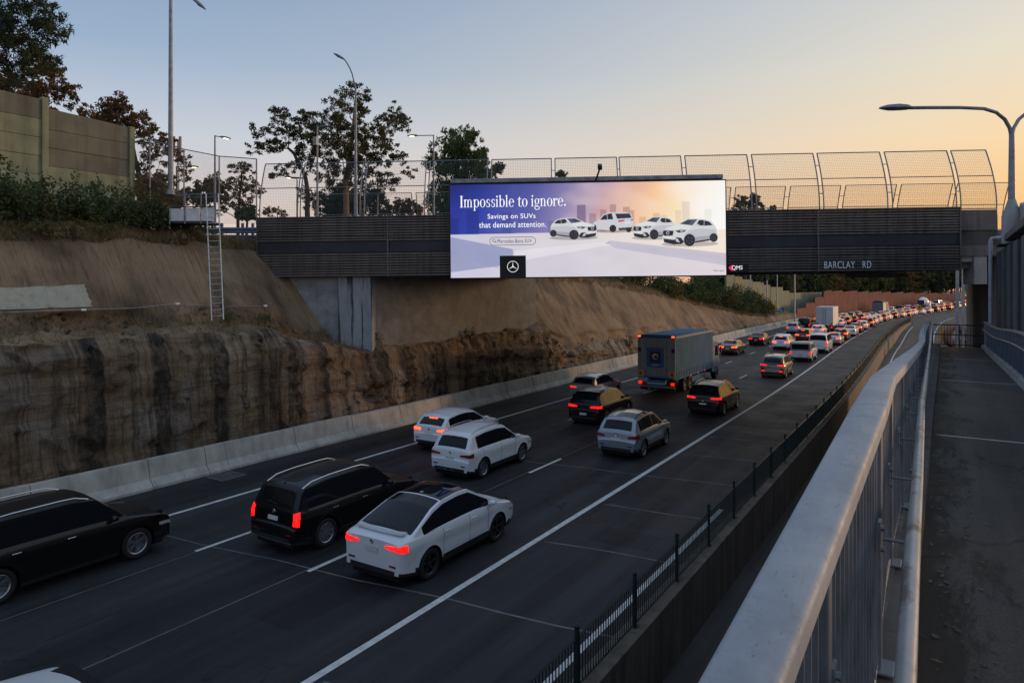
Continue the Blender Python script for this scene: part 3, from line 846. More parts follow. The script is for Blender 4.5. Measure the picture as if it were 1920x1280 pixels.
# lettering on the screen
M_adw = mat('screen_white', (.02, .02, .02), .6, emit=(1, 1, 1), estr=.72)
M_adk = mat('screen_black', (.004, .004, .004), .6)
M_adg = mat('screen_grey_letter', (.01, .01, .01), .6, emit=(.04, .04, .05), estr=1.)
def bu(f): return B0 + (B1 - B0) * f
def bz(v): return zb1 + (zb0 - zb1) * v
class Serif:                              # a small serif alphabet drawn from stems, bowls and arches (x-height 1)
    S, T, E = .165, .05, .11
    def __init__(s): s.q = []; s.x = 0
    def quad(s, *p): s.q.append([(s.x + a, b) for a, b in p])
    def rect(s, a, b, c, d): s.quad((a, c), (b, c), (b, d), (a, d))
    def stem(s, a, y0, y1, foot=True, head=True):
        s.rect(a, a + s.S, y0, y1)
        if foot: s.rect(a - s.E, a + s.S + s.E, y0, y0 + s.T)
        if head: s.quad((a - s.E, y1 - s.T * 2.4), (a, y1 - s.T * 3.2), (a + s.S, y1), (a - .02, y1))
    def arc(s, cx, cy, rx, ry, a0, a1, thick, thin, n=18):
        pr = None
        for i in range(n + 1):
            t = math.radians(a0 + (a1 - a0) * i / n)
            w = thin + (thick - thin) * abs(math.cos(t)) ** 1.4; h = thin + (w - thin) * .25
            o = (cx + rx * math.cos(t), cy + ry * math.sin(t)); q = (cx + (rx - w) * math.cos(t), cy + (ry - h) * math.sin(t))
            if pr: s.quad(pr[0], o, q, pr[1])
            pr = (o, q)
    def arch(s, a, w):                     # arch from a stem at a to a stem at a + w
        s.arc(a + w / 2 + s.S / 2 + .02, .62, w / 2 + s.S / 2 - .02, .40, 0, 165, s.S, s.T)
        s.rect(a + w, a + w + s.S, 0, .64); s.rect(a + w - s.E, a + w + s.S + s.E, 0, s.T)
    def put(s, ch):
        S = s.S
        if ch == 'I':
            s.rect(.14, .37, 0, 1.48); s.rect(0, .51, 0, s.T); s.rect(0, .51, 1.48 - s.T, 1.48); w = .62
        elif ch == 'm': s.stem(.12, 0, 1.0); s.arch(.12, .5); s.arch(.62, .5); w = 1.56
        elif ch == 'n': s.stem(.12, 0, 1.0); s.arch(.12, .52); w = 1.06
        elif ch == 'p': s.stem(.12, -.45, 1.0); s.arc(.52, .5, .42, .52, -150, 150, .21, .05); w = 1.05
        elif ch == 'b': s.stem(.12, 0, 1.5, False); s.arc(.52, .5, .42, .52, -150, 150, .21, .05); w = 1.05
        elif ch == 'o': s.arc(.46, .5, .44, .53, 0, 360, .21, .05, 30); w = .98
        elif ch == 's':
            s.arc(.38, .76, .27, .27, 40, 270, .17, .06); s.arc(.38, .26, .30, .29, -140, 90, .17, .06)
            s.rect(.6, .65, .68, .95); s.rect(.08, .13, .05, .34); w = .80
        elif ch == 'i': s.stem(.12, 0, 1.0); s.arc(.22, 1.32, .12, .12, 0, 360, .119, .119, 14); w = .52
        elif ch == 'l': s.stem(.12, 0, 1.5); w = .52
        elif ch == 'e': s.arc(.45, .5, .43, .53, 12, 322, .21, .05, 26); s.rect(.12, .84, .54, .54 + s.T); s.quad((.70, .54), (.88, .54), (.86, .68), (.68, .68)); w = .95
        elif ch == 't': s.rect(.16, .16 + S, .14, 1.0); s.quad((.16, 1.0), (.36, 1.0), (.36, 1.28), (.31, 1.28)); s.rect(.0, .6, .93, 1.0); s.arc(.46, .2, .30, .22, 180, 320, S, .05); w = .68
        elif ch == 'r': s.stem(.12, 0, 1.0); s.arc(.56, .6, .26, .40, 60, 160, .14, .06); s.arc(.66, .88, .11, .11, 0, 360, .108, .108, 12); w = .78
        elif ch == 'g':
            s.arc(.42, .64, .36, .37, 0, 360, .18, .05, 24); s.arc(.44, -.2, .42, .25, 0, 360, .12, .07, 24); s.arc(.3, .17, .22, .15, 80, 280, .1, .06, 12); s.rect(.25, .62, .02, .10); s.quad((.66, .88), (.92, .98), (.92, .9), (.7, .8)); w = .95
        elif ch == '.': s.arc(.2, .12, .13, .13, 0, 360, .129, .129, 14); w = .4
        else: w = .5
        s.x += w
sf = Serif()
for ch in 'Impossible to ignore.': sf.put(ch)
tw = sf.x - .2
l0, l1 = bu(.036), bu(.422); zbase = bz(.243); sc = (l1 - l0) / tw; szv = .385
mb = MB()
for q in sf.q: mb.add([(l0 + a * sc, bd - .014, zbase + b * szv * .98) for a, b in q], [(0, 1, 2, 3)])
mb.build('lettering', M_adw, screen)
def adtext(body, a, b, vb, vt, m, spacing=1.): return fit_text(body, bu(a), bu(b), bz(vb), bz(vt), bd - .012, m, 'lettering', screen, spacing)
adtext('Savings on SUVs', .138, .314, .385, .318, M_adw, 1.05)
adtext('that demand attention.', .106, .352, .465, .405, M_adw, 1.05)
adtext('Mercedes-Benz SUV', .173, .300, .632, .590, M_adg, 1.02)
adtext('*T&Cs apply', .952, .992, .965, .945, M_adg, 1.)
def ring(mb, cx, cz, rx, rz, w, a0=0, a1=360, n=40):
    rows = []
    for i in range(n + 1):
        t = math.radians(a0 + (a1 - a0) * i / n)
        rows.append([(cx + rx * math.cos(t), bd - .014, cz + rz * math.sin(t)), (cx + (rx - w) * math.cos(t), bd - .014, cz + (rz - w) * math.sin(t))])
    mb.grid(rows)
pl = MB(); hw, hh = (bu(.314) - bu(.144)) / 2, .205; cx, cz = bu(.229), bz(.612)
loop = []
for t in range(0, 361, 10):
    a = math.radians(t); sx = 1 if math.cos(a) >= 0 else -1
    loop.append((sx * (hw - hh), math.cos(a), math.sin(a)))
pl.grid([[(cx + c + r * hh, bd - .012, cz + q * hh), (cx + c + r * (hh - .025), bd - .012, cz + q * (hh - .025))] for c, r, q in loop])
ring(pl, bu(.160), cz + .03, .075, .075, .022); pl.add([(bu(.160) + .045, bd - .014, cz - .02), (bu(.160) + .065, bd - .014, cz), (bu(.160) + .13, bd - .014, cz - .08), (bu(.160) + .11, bd - .014, cz - .1)], [(0, 1, 2, 3)])
pl.build('search_pill', M_adg, screen)
lg = MB().add([(bu(.181), bd - .01, bz(1)), (bu(.277), bd - .01, bz(1)), (bu(.277), bd - .01, bz(.768)), (bu(.181), bd - .01, bz(.768))], [(0, 1, 2, 3)]).build('logo_tile', M_adk, screen)
em = MB(); cx, cz, R = bu(.229), bz(.886), .275
ring(em, cx, cz, R, R, .022)
for k in range(3):
    a = math.radians(90 + 120 * k); d = (math.cos(a), math.sin(a)); n = (-d[1], d[0])
    em.add([(cx + n[0] * .022, bd - .014, cz + n[1] * .022), (cx + d[0] * R * .96, bd - .014, cz + d[1] * R * .96), (cx - n[0] * .022, bd - .014, cz - n[1] * .022)], [(0, 1, 2)])
em.build('emblem', M_adw, lg)
# ------------------------------------------------------------------ concrete barrier along the left shoulder
barrier = empty('concrete_barrier', 'long low pale concrete road barrier running along the foot of the rock cutting', 'barrier', (0, 0, 0))
BP = [(-22.9, 0), (-22.9, .09), (-23.12, .34), (-23.26, .98), (-23.50, .98), (-23.52, -.1), (-22.95, -.1)]
br = random.Random(5)
edges = [-8.6 + 3.6 * i for i in range(7)]
edges = [-8.4, -4.8, -1.2, 2.4, 6.0, 9.6, 13.2, 15.35, 16.2]
while edges[-1] < 150: edges.append(edges[-1] + 3.3)
for i in range(len(edges) - 1):
    a, b = edges[i] + .012, edges[i + 1] - .012
    jx, jz = br.uniform(-.02, .02), br.uniform(-.015, .015)
    m = MB()
    pa = [road_pt(l + jx, a, max(z + (jz if z > .5 else 0), -.1)) for l, z in BP]; pb = [road_pt(l + jx, b, z + (jz if z > .5 else 0)) for l, z in BP]
    n = len(BP)
    m.add(pa + pb, [tuple(range(n)), tuple(range(n, 2 * n))[::-1]] + [(k, n + k, n + (k + 1) % n, (k + 1) % n) for k in range(n)])
    o = m.build('barrier_segment', M_conc, barrier, bevel=.012 if b < 60 else 0)

# ------------------------------------------------------------------ median: low wall with a dark bar fence
mwall = empty('median_wall', 'stained low concrete retaining wall between the motorway and the lower ramp', 'wall')
M_med = concrete_material('median_concrete', (.15, .12, .095), .75)
for i in range(40):
    a, b = -8 + i * 4.15, -8 + (i + 1) * 4.15 - .015
    rows = []
    q = [(-5.5, -.02), (-5.5, .07), (-5.05, .07), (-5.08, -1.7)]
    n = 4
    pa = [road_pt(l, a, z - grade(a)) for l, z in q]; pb = [road_pt(l, b, z - grade(b)) for l, z in q]
    MB().add(pa + pb, [(0, 1, 2, 3), (7, 6, 5, 4)] + [(k, 4 + k, 4 + (k + 1) % 4, (k + 1) % 4) for k in range(4)]).build('wall_panel', M_med, mwall, bevel=.015 if b < 40 else 0)
mf = empty('median_fence', 'dark green steel bar fence on the low wall between motorway and ramp', 'fence')
M_fence = mat('dark_green_paint', (.012, .028, .03), .38, .2, var=.2)
fs0, pitch = -7.58, 2.57
def mpost(s, z=0): return road_pt(-5.28, s, z)
pm = MB(); pm.box((0, 0, .56), (.065, .065, 1.12)); pm.tube([(0, 0, 1.12), (0, 0, 1.16), (0, 0, 1.2)], [.045, .05, .012], 8); pm.box((0, 0, .075), (.14, .14, .02))
pme = pm.mesh('post', M_fence)
bme = MB().box((0, 0, .54), (.016, .016, .84)).mesh('bar', M_fence)
nb = 0; far = MB()
i = 0
while fs0 + i * pitch < 158:
    s = fs0 + i * pitch
    obj('post', pme, mf, mpost(s), (0, 0, heading(s)))
    e = s + pitch
    for zz in (.13, .96):
        m = MB(); m.tube([mpost(s + .03, zz), mpost(e - .03, zz)], .022, 4); m.build('rail', M_fence, mf)
    for k in range(1, 24):
        sb = s + pitch * k / 24
        if sb < 1: continue
        if nb < 290: obj('bar', bme, mf, mpost(sb)); nb += 1
        else: far.box(mpost(sb, .54), (.016, .016, .84))
    i += 1
tag(far.build('bar', M_fence, mf), kind='stuff')
MB().grid(ribbon(-5.94, -5.80, -8, 21.5, .004)).build('edge_line', M_paint, road)

# ------------------------------------------------------------------ walkway on the right and its retaining wall
def floor_z(s): return 4.95 - .0254 * s
def wrib(l0, l1, s0, s1, dz, n=40):
    return [[(l0, lerp(s0, s1, i / n), floor_z(lerp(s0, s1, i / n)) + dz), (l1, lerp(s0, s1, i / n), floor_z(lerp(s0, s1, i / n)) + dz)] for i in range(n + 1)]
S_END = 41.6
walk = struct(MB().grid(wrib(-.55, 2.3, -8, S_END, 0)).build('walkway', M_path))
for sj in (12.4, 22.0, 31.5):
    MB().add([(-.1, sj, floor_z(sj) + .004), (1.7, sj, floor_z(sj) + .004), (1.7, sj + .05, floor_z(sj) + .004), (-.1, sj + .05, floor_z(sj) + .004)], [(0, 1, 2, 3)]).build('slab_joint', M_paint, walk)
wl = empty('walkway_wall', 'concrete retaining wall holding up the walkway beside the ramp', 'wall')
for i in range(10):
    a, b = -8 + i * 4.96, -8 + (i + 1) * 4.96 - .015
    q = [(-.60, floor_z(a) + .1), (-.30, floor_z(a) + .1), (-.30, -1.8), (-.60, -1.8)]; q2 = [(-.60, floor_z(b) + .1), (-.30, floor_z(b) + .1), (-.30, -1.8), (-.60, -1.8)]
    MB().add([(x, a, z) for x, z in q] + [(x, b, z) for x, z in q2], [(0, 1, 2, 3), (7, 6, 5, 4)] + [(k, 4 + k, 4 + (k + 1) % 4, (k + 1) % 4) for k in range(4)]).build('wall_panel', M_darkc, wl)
# kerb stained along the balustrade
m_kerb = concrete_material('mossy_kerb', (.11, .10, .09), .8, False)

# steel balustrade: measured on the photograph as (depth, left px, right px, py) for a .15 m wide top rail
bal = empty('steel_balustrade', 'galvanised steel balustrade with broad flat top rail in the foreground beside the walkway', 'railing')
M_rail = None
m_r, nt_, b_ = new_mat('galvanised_top_rail'); N_ = NB(nt_)
v_ = N_.coord((1, 1, 1))
c_ = N_.ramp(N_.noise(v_, 3.2, 8, .7), [(.3, (.25, .265, .29)), (.5, (.33, .345, .37)), (.72, (.41, .42, .43))])
sp_ = N_.ramp(N_.noise(v_, 38, 3, .8), [(.66, (0, 0, 0)), (.72, (1, 1, 1))])
c_ = N_.mix(N_.math('MULTIPLY', sp_, .8), c_, (.12, .11, .10))
sc_ = N_.ramp(N_.noise(N_.coord((9, 2.2, 9), (0, 0, .4)), 6, 4, .75, 1.2), [(.62, (0, 0, 0)), (.66, (1, 1, 1))])
c_ = N_.mix(N_.math('MULTIPLY', sc_, .6), c_, (.17, .16, .15))
N_.l(c_, b_.inputs['Base Color']); b_.inputs['Metallic'].default_value = .12
N_.l(N_.ramp(N_.noise(v_, 14, 6, .7), [(.3, (.55, .55, .55)), (.7, (.78, .78, .78))]), b_.inputs['Roughness'])
N_.bump(N_.noise(v_, 55, 5, .7), .12, .004, b_)
M_rail = m_r
meas = [(.62, None, None, None), (1.40, 1300, 1465, 1280), (3.30, 1596, 1664, 757), (4.75, 1632, 1680, 702), (7.1, 1677, 1709, 672), (11.3, 1708, 1728, 652), (17.3, 1722, 1735, 640), (24.5, 1724.5, 1736.5, 620), (33.5, 1736, 1746, 602)]
rp = []
for yc, a, b, py in meas:
    if a is None: continue
    rp.append((P(a, py, yc), P(b, py, yc)))
d0 = rp[1][0] - rp[0][0]
ext = [(rp[0][0] - d0 * .75, rp[0][1] - (rp[1][1] - rp[0][1]) * .75)] + rp
def rail_seg(L0, R0, L1, R1, name='top_rail'):
    def sect(L, R):
        ac = (R - L); w = ac.length; u = ac / w; up = Vector((0, 0, 1))
        pts = []
        r = .022; dpt = .075
        prof = [(0, -dpt), (0, -r)] + [(r - r * math.cos(t), -r + r * math.sin(t)) for t in (.5, 1.0)] + [(r, 0), (w - r, 0)] + [(w - r + r * math.sin(t), -r + r * math.cos(t)) for t in (.57, 1.07)] + [(w, -r), (w, -dpt)]
        return [L + u * x + up * z for x, z in prof]
    a, b = sect(L0, R0), sect(L1, R1); n = len(a)
    m = MB(); m.add(a + b, [tuple(range(n)), tuple(range(n, 2 * n))[::-1]] + [(k, n + k, n + (k + 1) % n, (k + 1) % n) for k in range(n)])
    return m.build(name, M_rail, bal, smooth=True, sharp=35)
for i in range(len(ext) - 1):
    (L0, R0), (L1, R1) = ext[i], ext[i + 1]
    g_ = .006 if i == 1 else .0005
    dv = (L1 - L0).normalized()
    rail_seg(L0 + dv * .0, R0 + dv * .0, L1 - dv * g_, R1 - dv * g_)
def rail_at(s):
    for (L0, R0), (L1, R1) in zip(ext[:-1], ext[1:]):
        c0, c1 = (L0 + R0) / 2, (L1 + R1) / 2
        if c0.y <= s <= c1.y + 1e-6:
            t = (s - c0.y) / (c1.y - c0.y); return c0.lerp(c1, t)
    return None
sA, sB = (ext[0][0].y + ext[0][1].y) / 2, (ext[-1][0].y + ext[-1][1].y) / 2
nbal = 0; s = sA + .05; farb = MB(); kk = 0
while s < sB:
    c = rail_at(s)
    zt_, zb_ = c.z - .075, floor_z(s) + .13
    w_, t_ = .055, .012
    if kk % 16 == 8:
        m = MB(); m.box((c.x, s, (zt_ + floor_z(s)) / 2), (.09, .075, zt_ - floor_z(s))); m.box((c.x + .02, s, floor_z(s) + .112), (.16, .16, .018))
        m.build('post', M_galvd, bal, bevel=.006)
    else:
        m = MB() if nbal < 280 else farb
        m.box((c.x, s, (zt_ + zb_) / 2), (w_, t_, zt_ - zb_))
        if nbal < 280: m.build('baluster', M_galvd, bal); nbal += 1
    s += .105; kk += 1
if farb.v: tag(farb.build('baluster', M_galvd, bal), kind='stuff')
m = MB(); m.tube([Vector((rail_at(lerp(sA, sB, i / 30)).x, lerp(sA, sB, i / 30), floor_z(lerp(sA, sB, i / 30)) + .14)) for i in range(31)], .03, 4); m.build('bottom_rail', M_galvd, bal)
MB().grid([[(-.62, lerp(-6, S_END, i / 20), floor_z(lerp(-6, S_END, i / 20)) + .09), (-.16, lerp(-6, S_END, i / 20), floor_z(lerp(-6, S_END, i / 20)) + .09), (-.15, lerp(-6, S_END, i / 20), floor_z(lerp(-6, S_END, i / 20)) - .02)] for i in range(21)]).build('kerb', m_kerb, walk)
# handrail
hr = [(1697, 1280, 2.06), (1712, 1010, 3.05), (1720, 900, 4.1), (1728, 757, 6.85), (1738, 690, 11.2), (1745, 640, 17.9), (1747.5, 617, 25), (1750, 604, 32)]
hp = [P(*h) for h in hr]
hp = [hp[0] - (hp[1] - hp[0]) * 1.2] + hp
m_h, nt_, b_ = new_mat('worn_handrail'); N_ = NB(nt_)
c_ = N_.ramp(N_.noise(N_.coord((1, 1, 1)), 5, 6, .7), [(.3, (.34, .35, .36)), (.6, (.46, .46, .46))])
ru_ = N_.ramp(N_.noise(N_.coord((2.5, 1.1, 2.5)), 2.4, 5, .65, .6), [(.5, (0, 0, 0)), (.6, (1, 1, 1))])
N_.l(N_.mix(N_.math('MULTIPLY', ru_, .75), c_, (.17, .115, .075)), b_.inputs['Base Color']); b_.inputs['Metallic'].default_value = .4; b_.inputs['Roughness'].default_value = .5
MB().tube(hp, .031, 14).build('handrail', m_h, bal, smooth=True)
s = 1.0
while s < 38:
    hpt = None
    for p, q in zip(hp[:-1], hp[1:]):
        if p.y <= s <= q.y: hpt = p.lerp(q, (s - p.y) / (q.y - p.y))
    c = rail_at(s)
    if hpt is not None and c is not None:
        m = MB(); m.tube([hpt - Vector((.0, 0, .03)), hpt - Vector((.03, 0, .07)), Vector((c.x + .06, s, hpt.z - .07))], .009, 8)
        m.box((c.x + .045, s, hpt.z - .07), (.012, .07, .17)); m.cyl((c.x + .05, s, hpt.z - .02), (c.x + .066, s, hpt.z - .02), .014, 6); m.cyl((c.x + .05, s, hpt.z - .12), (c.x + .066, s, hpt.z - .12), .014, 6)
        m.build('bracket', M_galvd, bal)
    s += 1.35

# right-hand railing of the walkway
rf = empty('walkway_fence', 'grey blue steel railing with two rails on the right edge of the walkway', 'railing')
M_bluish = mat('blue_grey_steel', (.17, .21, .27), .5, .5, var=.25, scale=2)
def rl(s): return 1.78 - .004 * max(0, s - 25)
cap = MB(); 
kk = 0
pts = [(rl(s_), s_, floor_z(s_) + .18 + 1.08 + .05 * math.sin(s_ * .33)) for s_ in np.arange(3, 41.6, 1.6)]
for p, q in zip(pts[:-1], pts[1:]):
    MB().box2((p[0] - .05, p[1], p[2] - .0), (p[0] + .05, q[1], p[2] + .0)) if False else None
    a = Vector(p); b = Vector(q)
    MB().add([a + Vector((-.055, 0, .03)), a + Vector((.055, 0, .03)), a + Vector((.055, 0, -.03)), a + Vector((-.055, 0, -.03)), b + Vector((-.055, 0, .03)), b + Vector((.055, 0, .03)), b + Vector((.055, 0, -.03)), b + Vector((-.055, 0, -.03))],
             [(0, 1, 5, 4), (1, 2, 6, 5), (2, 3, 7, 6), (3, 0, 4, 7), (3, 2, 1, 0), (4, 5, 6, 7)]).build('top_rail', mat('rail_cap', (.36, .33, .30), .5, .3, var=.2), rf)
MB().tube([(rl(p[1]) - .09, p[1], p[2] - .36) for p in pts], .024, 8).build('handrail', mat('rail_cap', (.36, .33, .30), .5, .3), rf, smooth=True)
for p in pts: MB().box((p[0], p[1], p[2] - .58), (.06, .06, 1.1)).build('post', M_bluish, rf)
rb_ = MB(); n_ = 0
s = 3.1
while s < 41:
    z = floor_z(s) + .2
    m = MB() if n_ < 290 else rb_
    m.box((rl(s), s, z + .52), (.05, .012, 1.02))
    if n_ < 290: m.build('baluster', M_bluish, rf); n_ += 1
    s += .125
if rb_.v: tag(rb_.build('baluster', M_bluish, rf), kind='stuff')
MB().grid([[(rl(s_) - .16, s_, floor_z(s_) - .02), (rl(s_) - .13, s_, floor_z(s_) + .17), (rl(s_) + .3, s_, floor_z(s_) + .18)] for s_ in np.arange(2, 41.7, 1.65)]).build('kerb', M_wallc, walk)

# far end railing of the walkway
er = empty('end_railing', 'black bar railing closing the far end of the walkway under the bridge', 'railing')
zf = floor_z(S_END)
for zz in (zf + .1, zf + .62, zf + 1.12): MB().tube([(-.5, S_END, zz), (1.8, S_END, zz)], .025, 4).build('rail', M_black, er)
for k in range(19): MB().box((-.48 + k * .125, S_END, zf + .6), (.018, .018, 1.05)).build('bar', M_black, er)
for xx in (-.5, .65, 1.8): MB().box((xx, S_END, zf + .56), (.06, .06, 1.16)).build('post', M_black, er)

# ------------------------------------------------------------------ retaining wall and upper parapet at the right
rw = empty('retaining_wall', 'tall dark concrete retaining wall with ribs beside the walkway, right edge', 'wall')
m_ribw = concrete_material('ribbed_wall_concrete', (.10, .105, .12), .6)
MB().box2((2.35, 12, 2), (3.2, 38.3, 8.75)).build('wall_face', m_ribw, rw)
for k in range(9):
    s = 13.2 + k * 3.05
    MB().box2((2.06, s, 2.2), (2.36, s + 1.5, 8.55)).build('rib', m_ribw, rw, bevel=.04)
MB().box2((2.0, 12, 8.76), (3.3, 38.3, 9.02)).build('coping', M_darkc, rw, bevel=.03)
up = empty('upper_parapet', 'grey concrete parapet with gabled panel tops above the right retaining wall', 'wall')
k = 0
s = 14.0
while s < 38:
    m = MB(); w = 2.0
    m.prism([(s, 9.03), (s + w - .03, 9.03), (s + w - .03, 10.0), (s + w / 2, 10.22), (s, 10.0)], 2.5, 2.8, lambda u, v, d: (d, u, v))
    m.build('parapet_panel', M_wallc, up, bevel=.02); s += w
dpx = P(1857, 452, 31.5); dp0 = P(1857, 617, 31.5)
dpipe = MB(); dpipe.tube([dp0, dpx, dpx + Vector((.03, .0, .1)), dpx + Vector((.18, 0, .14)), dpx + Vector((.7, .1, .14))], .085, 10)
tag(dpipe.build('downpipe', mat('pale_pipe', (.42, .46, .52), .5, var=.15), None, smooth=True), 'pale grey downpipe on the dark pier at the right end of the bridge', 'pipe')

# ------------------------------------------------------------------ street lamps
def lamp(label, base, top_z, arms, r0=.1, r1=.05, lit=False, head=.7, group='street lamps', mtl=None, box=False):
    mtl = mtl or M_galvd
    b = Vector(base)
    t = empty('street_lamp', label, 'street lamp', b, 0, group)
    hgt = top_z - b.z
    MB().tube([(0, 0, 0), (0, 0, .25), (0, 0, .26), (0, 0, hgt)], [r0 * 1.7, r0 * 1.5, r0, r1], 12).build('pole', mtl, t, smooth=True)
    for pts in arms:
        pts = [Vector((0, 0, hgt - .02))] + [Vector(p) - b for p in pts]
        MB().tube(pts, [r1 * .95] + [r1 * .72] * (len(pts) - 1), 8).build('arm', mtl, t, smooth=True)
        d = (pts[-1] - pts[-2]).normalized()
        e = pts[-1]
        hm = MB(); w = head * .19
        side = d.cross(Vector((0, 0, 1))).normalized(); upv = side.cross(d).normalized()
        secs = [(-.12, .35, .35), (.05, .8, .8), (.35, 1.0, 1.0), (.75, .9, .8), (1.0, .35, .3)]
        rows = []
        for f, ws, hs in secs:
            c = e + d * (f * head)
            rows.append([c + side * (w * ws * math.cos(a)) + upv * (.10 * head / .7 * hs * math.sin(a) * (1 if math.sin(a) > 0 else .55)) for a in np.linspace(0, 2 * math.pi, 11)])
        hm.grid(rows); hm.add(rows[0], [tuple(range(10))]); hm.add(rows[-1], [tuple(range(10))])
        h = hm.build('lamp_head', mtl, t, smooth=True)
        lm = MB(); c = e + d * (.5 * head) - upv * (.045 * head / .7)
        lm.grid([[c + d * (.3 * head * math.cos(a) * rr) + side * (w * .62 * math.sin(a) * rr) - upv * (.03 * (1 - rr)) for a in np.linspace(0, 2 * math.pi, 13)] for rr in (.02, .6, 1.0)])
        lm.build('lens', M_lamp if lit else mat('lens_glass', (.3, .3, .3), .15), h, smooth=True)
    if box: MB().box((.0, -.16, box), (.3, .18, .55)).build('control_box', M_galvd, t, bevel=.02)
    return t
def arc_arm(p0, p1, n=7, lift=.35):      # p0 top of pole, rises and bends over to p1
    p0, p1 = Vector(p0), Vector(p1); out = []
    for i in range(1, n + 1):
        t = i / n
        q = p0.lerp(p1, 1 - math.cos(t * math.pi / 2)); q.z = p0.z + (p1.z - p0.z) * math.sin(t * math.pi / 2); out.append(q)
    return out
Yl = 32.0
lamp('tallest grey street lamp pole rising out of the frame above the left slope', P(320, 365, Yl), P(320, -40, Yl).z, [[P(322, -52, Yl), P(328, -58, Yl), P(340, -48, Yl), P(352, -22, Yl), P(356, -6, Yl), P(362, -1, Yl)]], .12, .07, head=.75)
Yl = 38
lamp('tall lamp with thin bent arm in front of the big gum tree', P(667, 430, Yl), P(664, 165, Yl).z, [[P(663, 150, Yl), P(660, 138, Yl), P(655, 126, Yl), P(649.5, 117, Yl), P(646.5, 112.5, Yl), P(643.5, 110.8, Yl)]], .11, .05, head=.62)
Yl = 46
lamp('short lit lamp with arm to the right, above the ladder', P(403, 440, Yl), P(402, 254, Yl).z, [[P(402, 255, Yl), P(414, 257, Yl)]], .09, .045, True, .7)
Yl = 48
lamp('lit lamp with arm to the left, between the big gum tree and green tree', P(813, 440, Yl), P(813, 253, Yl).z, [[P(812, 254, Yl), P(782, 254.5, Yl)]], .09, .045, True, .7)
Yl = 44
lamp('plain pole with control box left of the big gum tree trunk', P(595, 440, Yl), P(595, 236, Yl).z, [[P(596, 238, Yl), P(606, 237, Yl)]], .085, .05, False, .4, box=6.0)
Yl = 62
lamp('small lit lamp low behind the noise wall end', P(279, 420, Yl), P(243, 262, Yl).z, [[P(244, 264, Yl), P(256, 266, Yl)]], .08, .05, True, .9) if False else \
lamp('small lit lamp just right of the noise wall end', P(236, 420, Yl), P(236, 262, Yl).z, [[P(238, 263, Yl), P(254, 266, Yl)]], .08, .05, True, .9)
lamp('small lit lamp behind the tallest pole', P(331, 420, Yl), P(331, 312, Yl).z, [[P(334, 313, Yl), P(354, 313, Yl)]], .09, .06, True, .9, mtl=mat('rusty_pole', (.30, .16, .08), .6, .3))
lamp('distant small lit lamp seen through the mesh behind the gum trunk', P(708, 430, Yl), P(708, 333, Yl).z, [[P(707, 333, Yl), P(700, 331, Yl)]], .07, .05, True, .8)
lamp('distant small lit lamp seen through the leftmost mesh screen', P(557, 430, Yl), P(557, 336, Yl).z, [[P(556, 335, Yl), P(550, 334, Yl)]], .07, .05, True, .8)
Yl = 27.0
bs = P(1897, 400, Yl)
lp = P(1897, 252, Yl)
left_arm = [P(1893, 240, Yl), P(1884, 224, Yl), P(1868, 211, Yl), P(1845, 204, Yl), P(1800, 202, Yl), P(1745, 202, Yl), P(1704, 202.5, Yl)]
right_arm = [lp + (lp - p) * Vector((1, 1, -1)) if False else Vector((2 * lp.x - p.x, 2 * lp.y - p.y, p.z)) for p in left_arm]
dl = lamp('double armed lamp above the right retaining wall against the orange sky', bs, lp.z, [left_arm, right_arm], .13, .095, False, 1.15)
MB().tube([(0, 0, -1.2), (0, 0, -.1), (0, 0, 0), (0, 0, .55)], [.34, .34, .3, .13], 14).build('pedestal', M_wallc, dl, smooth=True)

# ------------------------------------------------------------------ ladder and access platform on the left slope
ld = empty('access_ladder', 'long aluminium ladder leaning up the slope to the small platform', 'ladder')
M_alu = mat('aluminium', (.55, .53, .50), .4, .8, var=.15)
lb = (P(397, 601, 28.4), P(419, 599, 28.4)); lt = (P(386, 363, 30.4), P(409, 363, 30.4))
for a, b in zip(lb, lt): MB().tube([a, b], .026, 6).build('stile', M_alu, ld)
for k in range(17):
    t = .03 + k / 17 * .82
    MB().tube([lb[0].lerp(lt[0], t), lb[1].lerp(lt[1], t)], .016, 6).build('rung', M_alu, ld)
pf = empty('access_platform', 'small platform with white corrugated side panels and rails at the ladder top', 'platform')
Yp = 30.9
M_corr = mat('white_corrugated', (.78, .79, .80), .55, .0, var=.15)
def corr(px0, px1, py0, py1, yc0, yc1):
    a, b = P(px0, py1, yc0), P(px1, py1, yc1); h = (py1 - py0) / FPX * (yc0 + yc1) / 2
    n = 13; rows = []
    for i in range(n * 2 + 1):
        d = .018 if i % 2 else 0
        z = h * i / (2 * n); off_ = Vector((sT, -cT, 0)) * d
        rows.append([a + Vector((0, 0, z)) + off_, b + Vector((0, 0, z)) + off_])
    return MB().grid(rows).build('side_panel', M_corr, pf)
corr(319, 345, 391, 416, Yp, Yp); corr(348, 375, 390, 416, Yp, Yp); corr(379, 403, 389, 415, Yp, Yp)
for px in (318, 346.5, 377, 404):
    MB().tube([P(px, 420, Yp - .05), P(px, 362 if px > 340 else 388, Yp - .05)], .035, 5).build('post', M_galvd, pf)
MB().tube([P(330, 366, Yp - .05), P(404, 363, Yp - .05)], .025, 5).build('rail', M_galvd, pf)
MB().tube([P(318, 389, Yp - .06), P(404, 387, Yp - .06)], .03, 5).build('rail', M_darksteel, pf)
c = P(361, 419, Yp + .6); MB().box(c, (2.2, 1.3, .1), Matrix.Rotation(TH, 3, 'Z')).build('deck_plate', M_darksteel, pf)
for px in (325, 398): MB().tube([P(px, 420, Yp + .5), P(px, 460, Yp + .5)], .05, 6).build('prop', M_darksteel, pf)
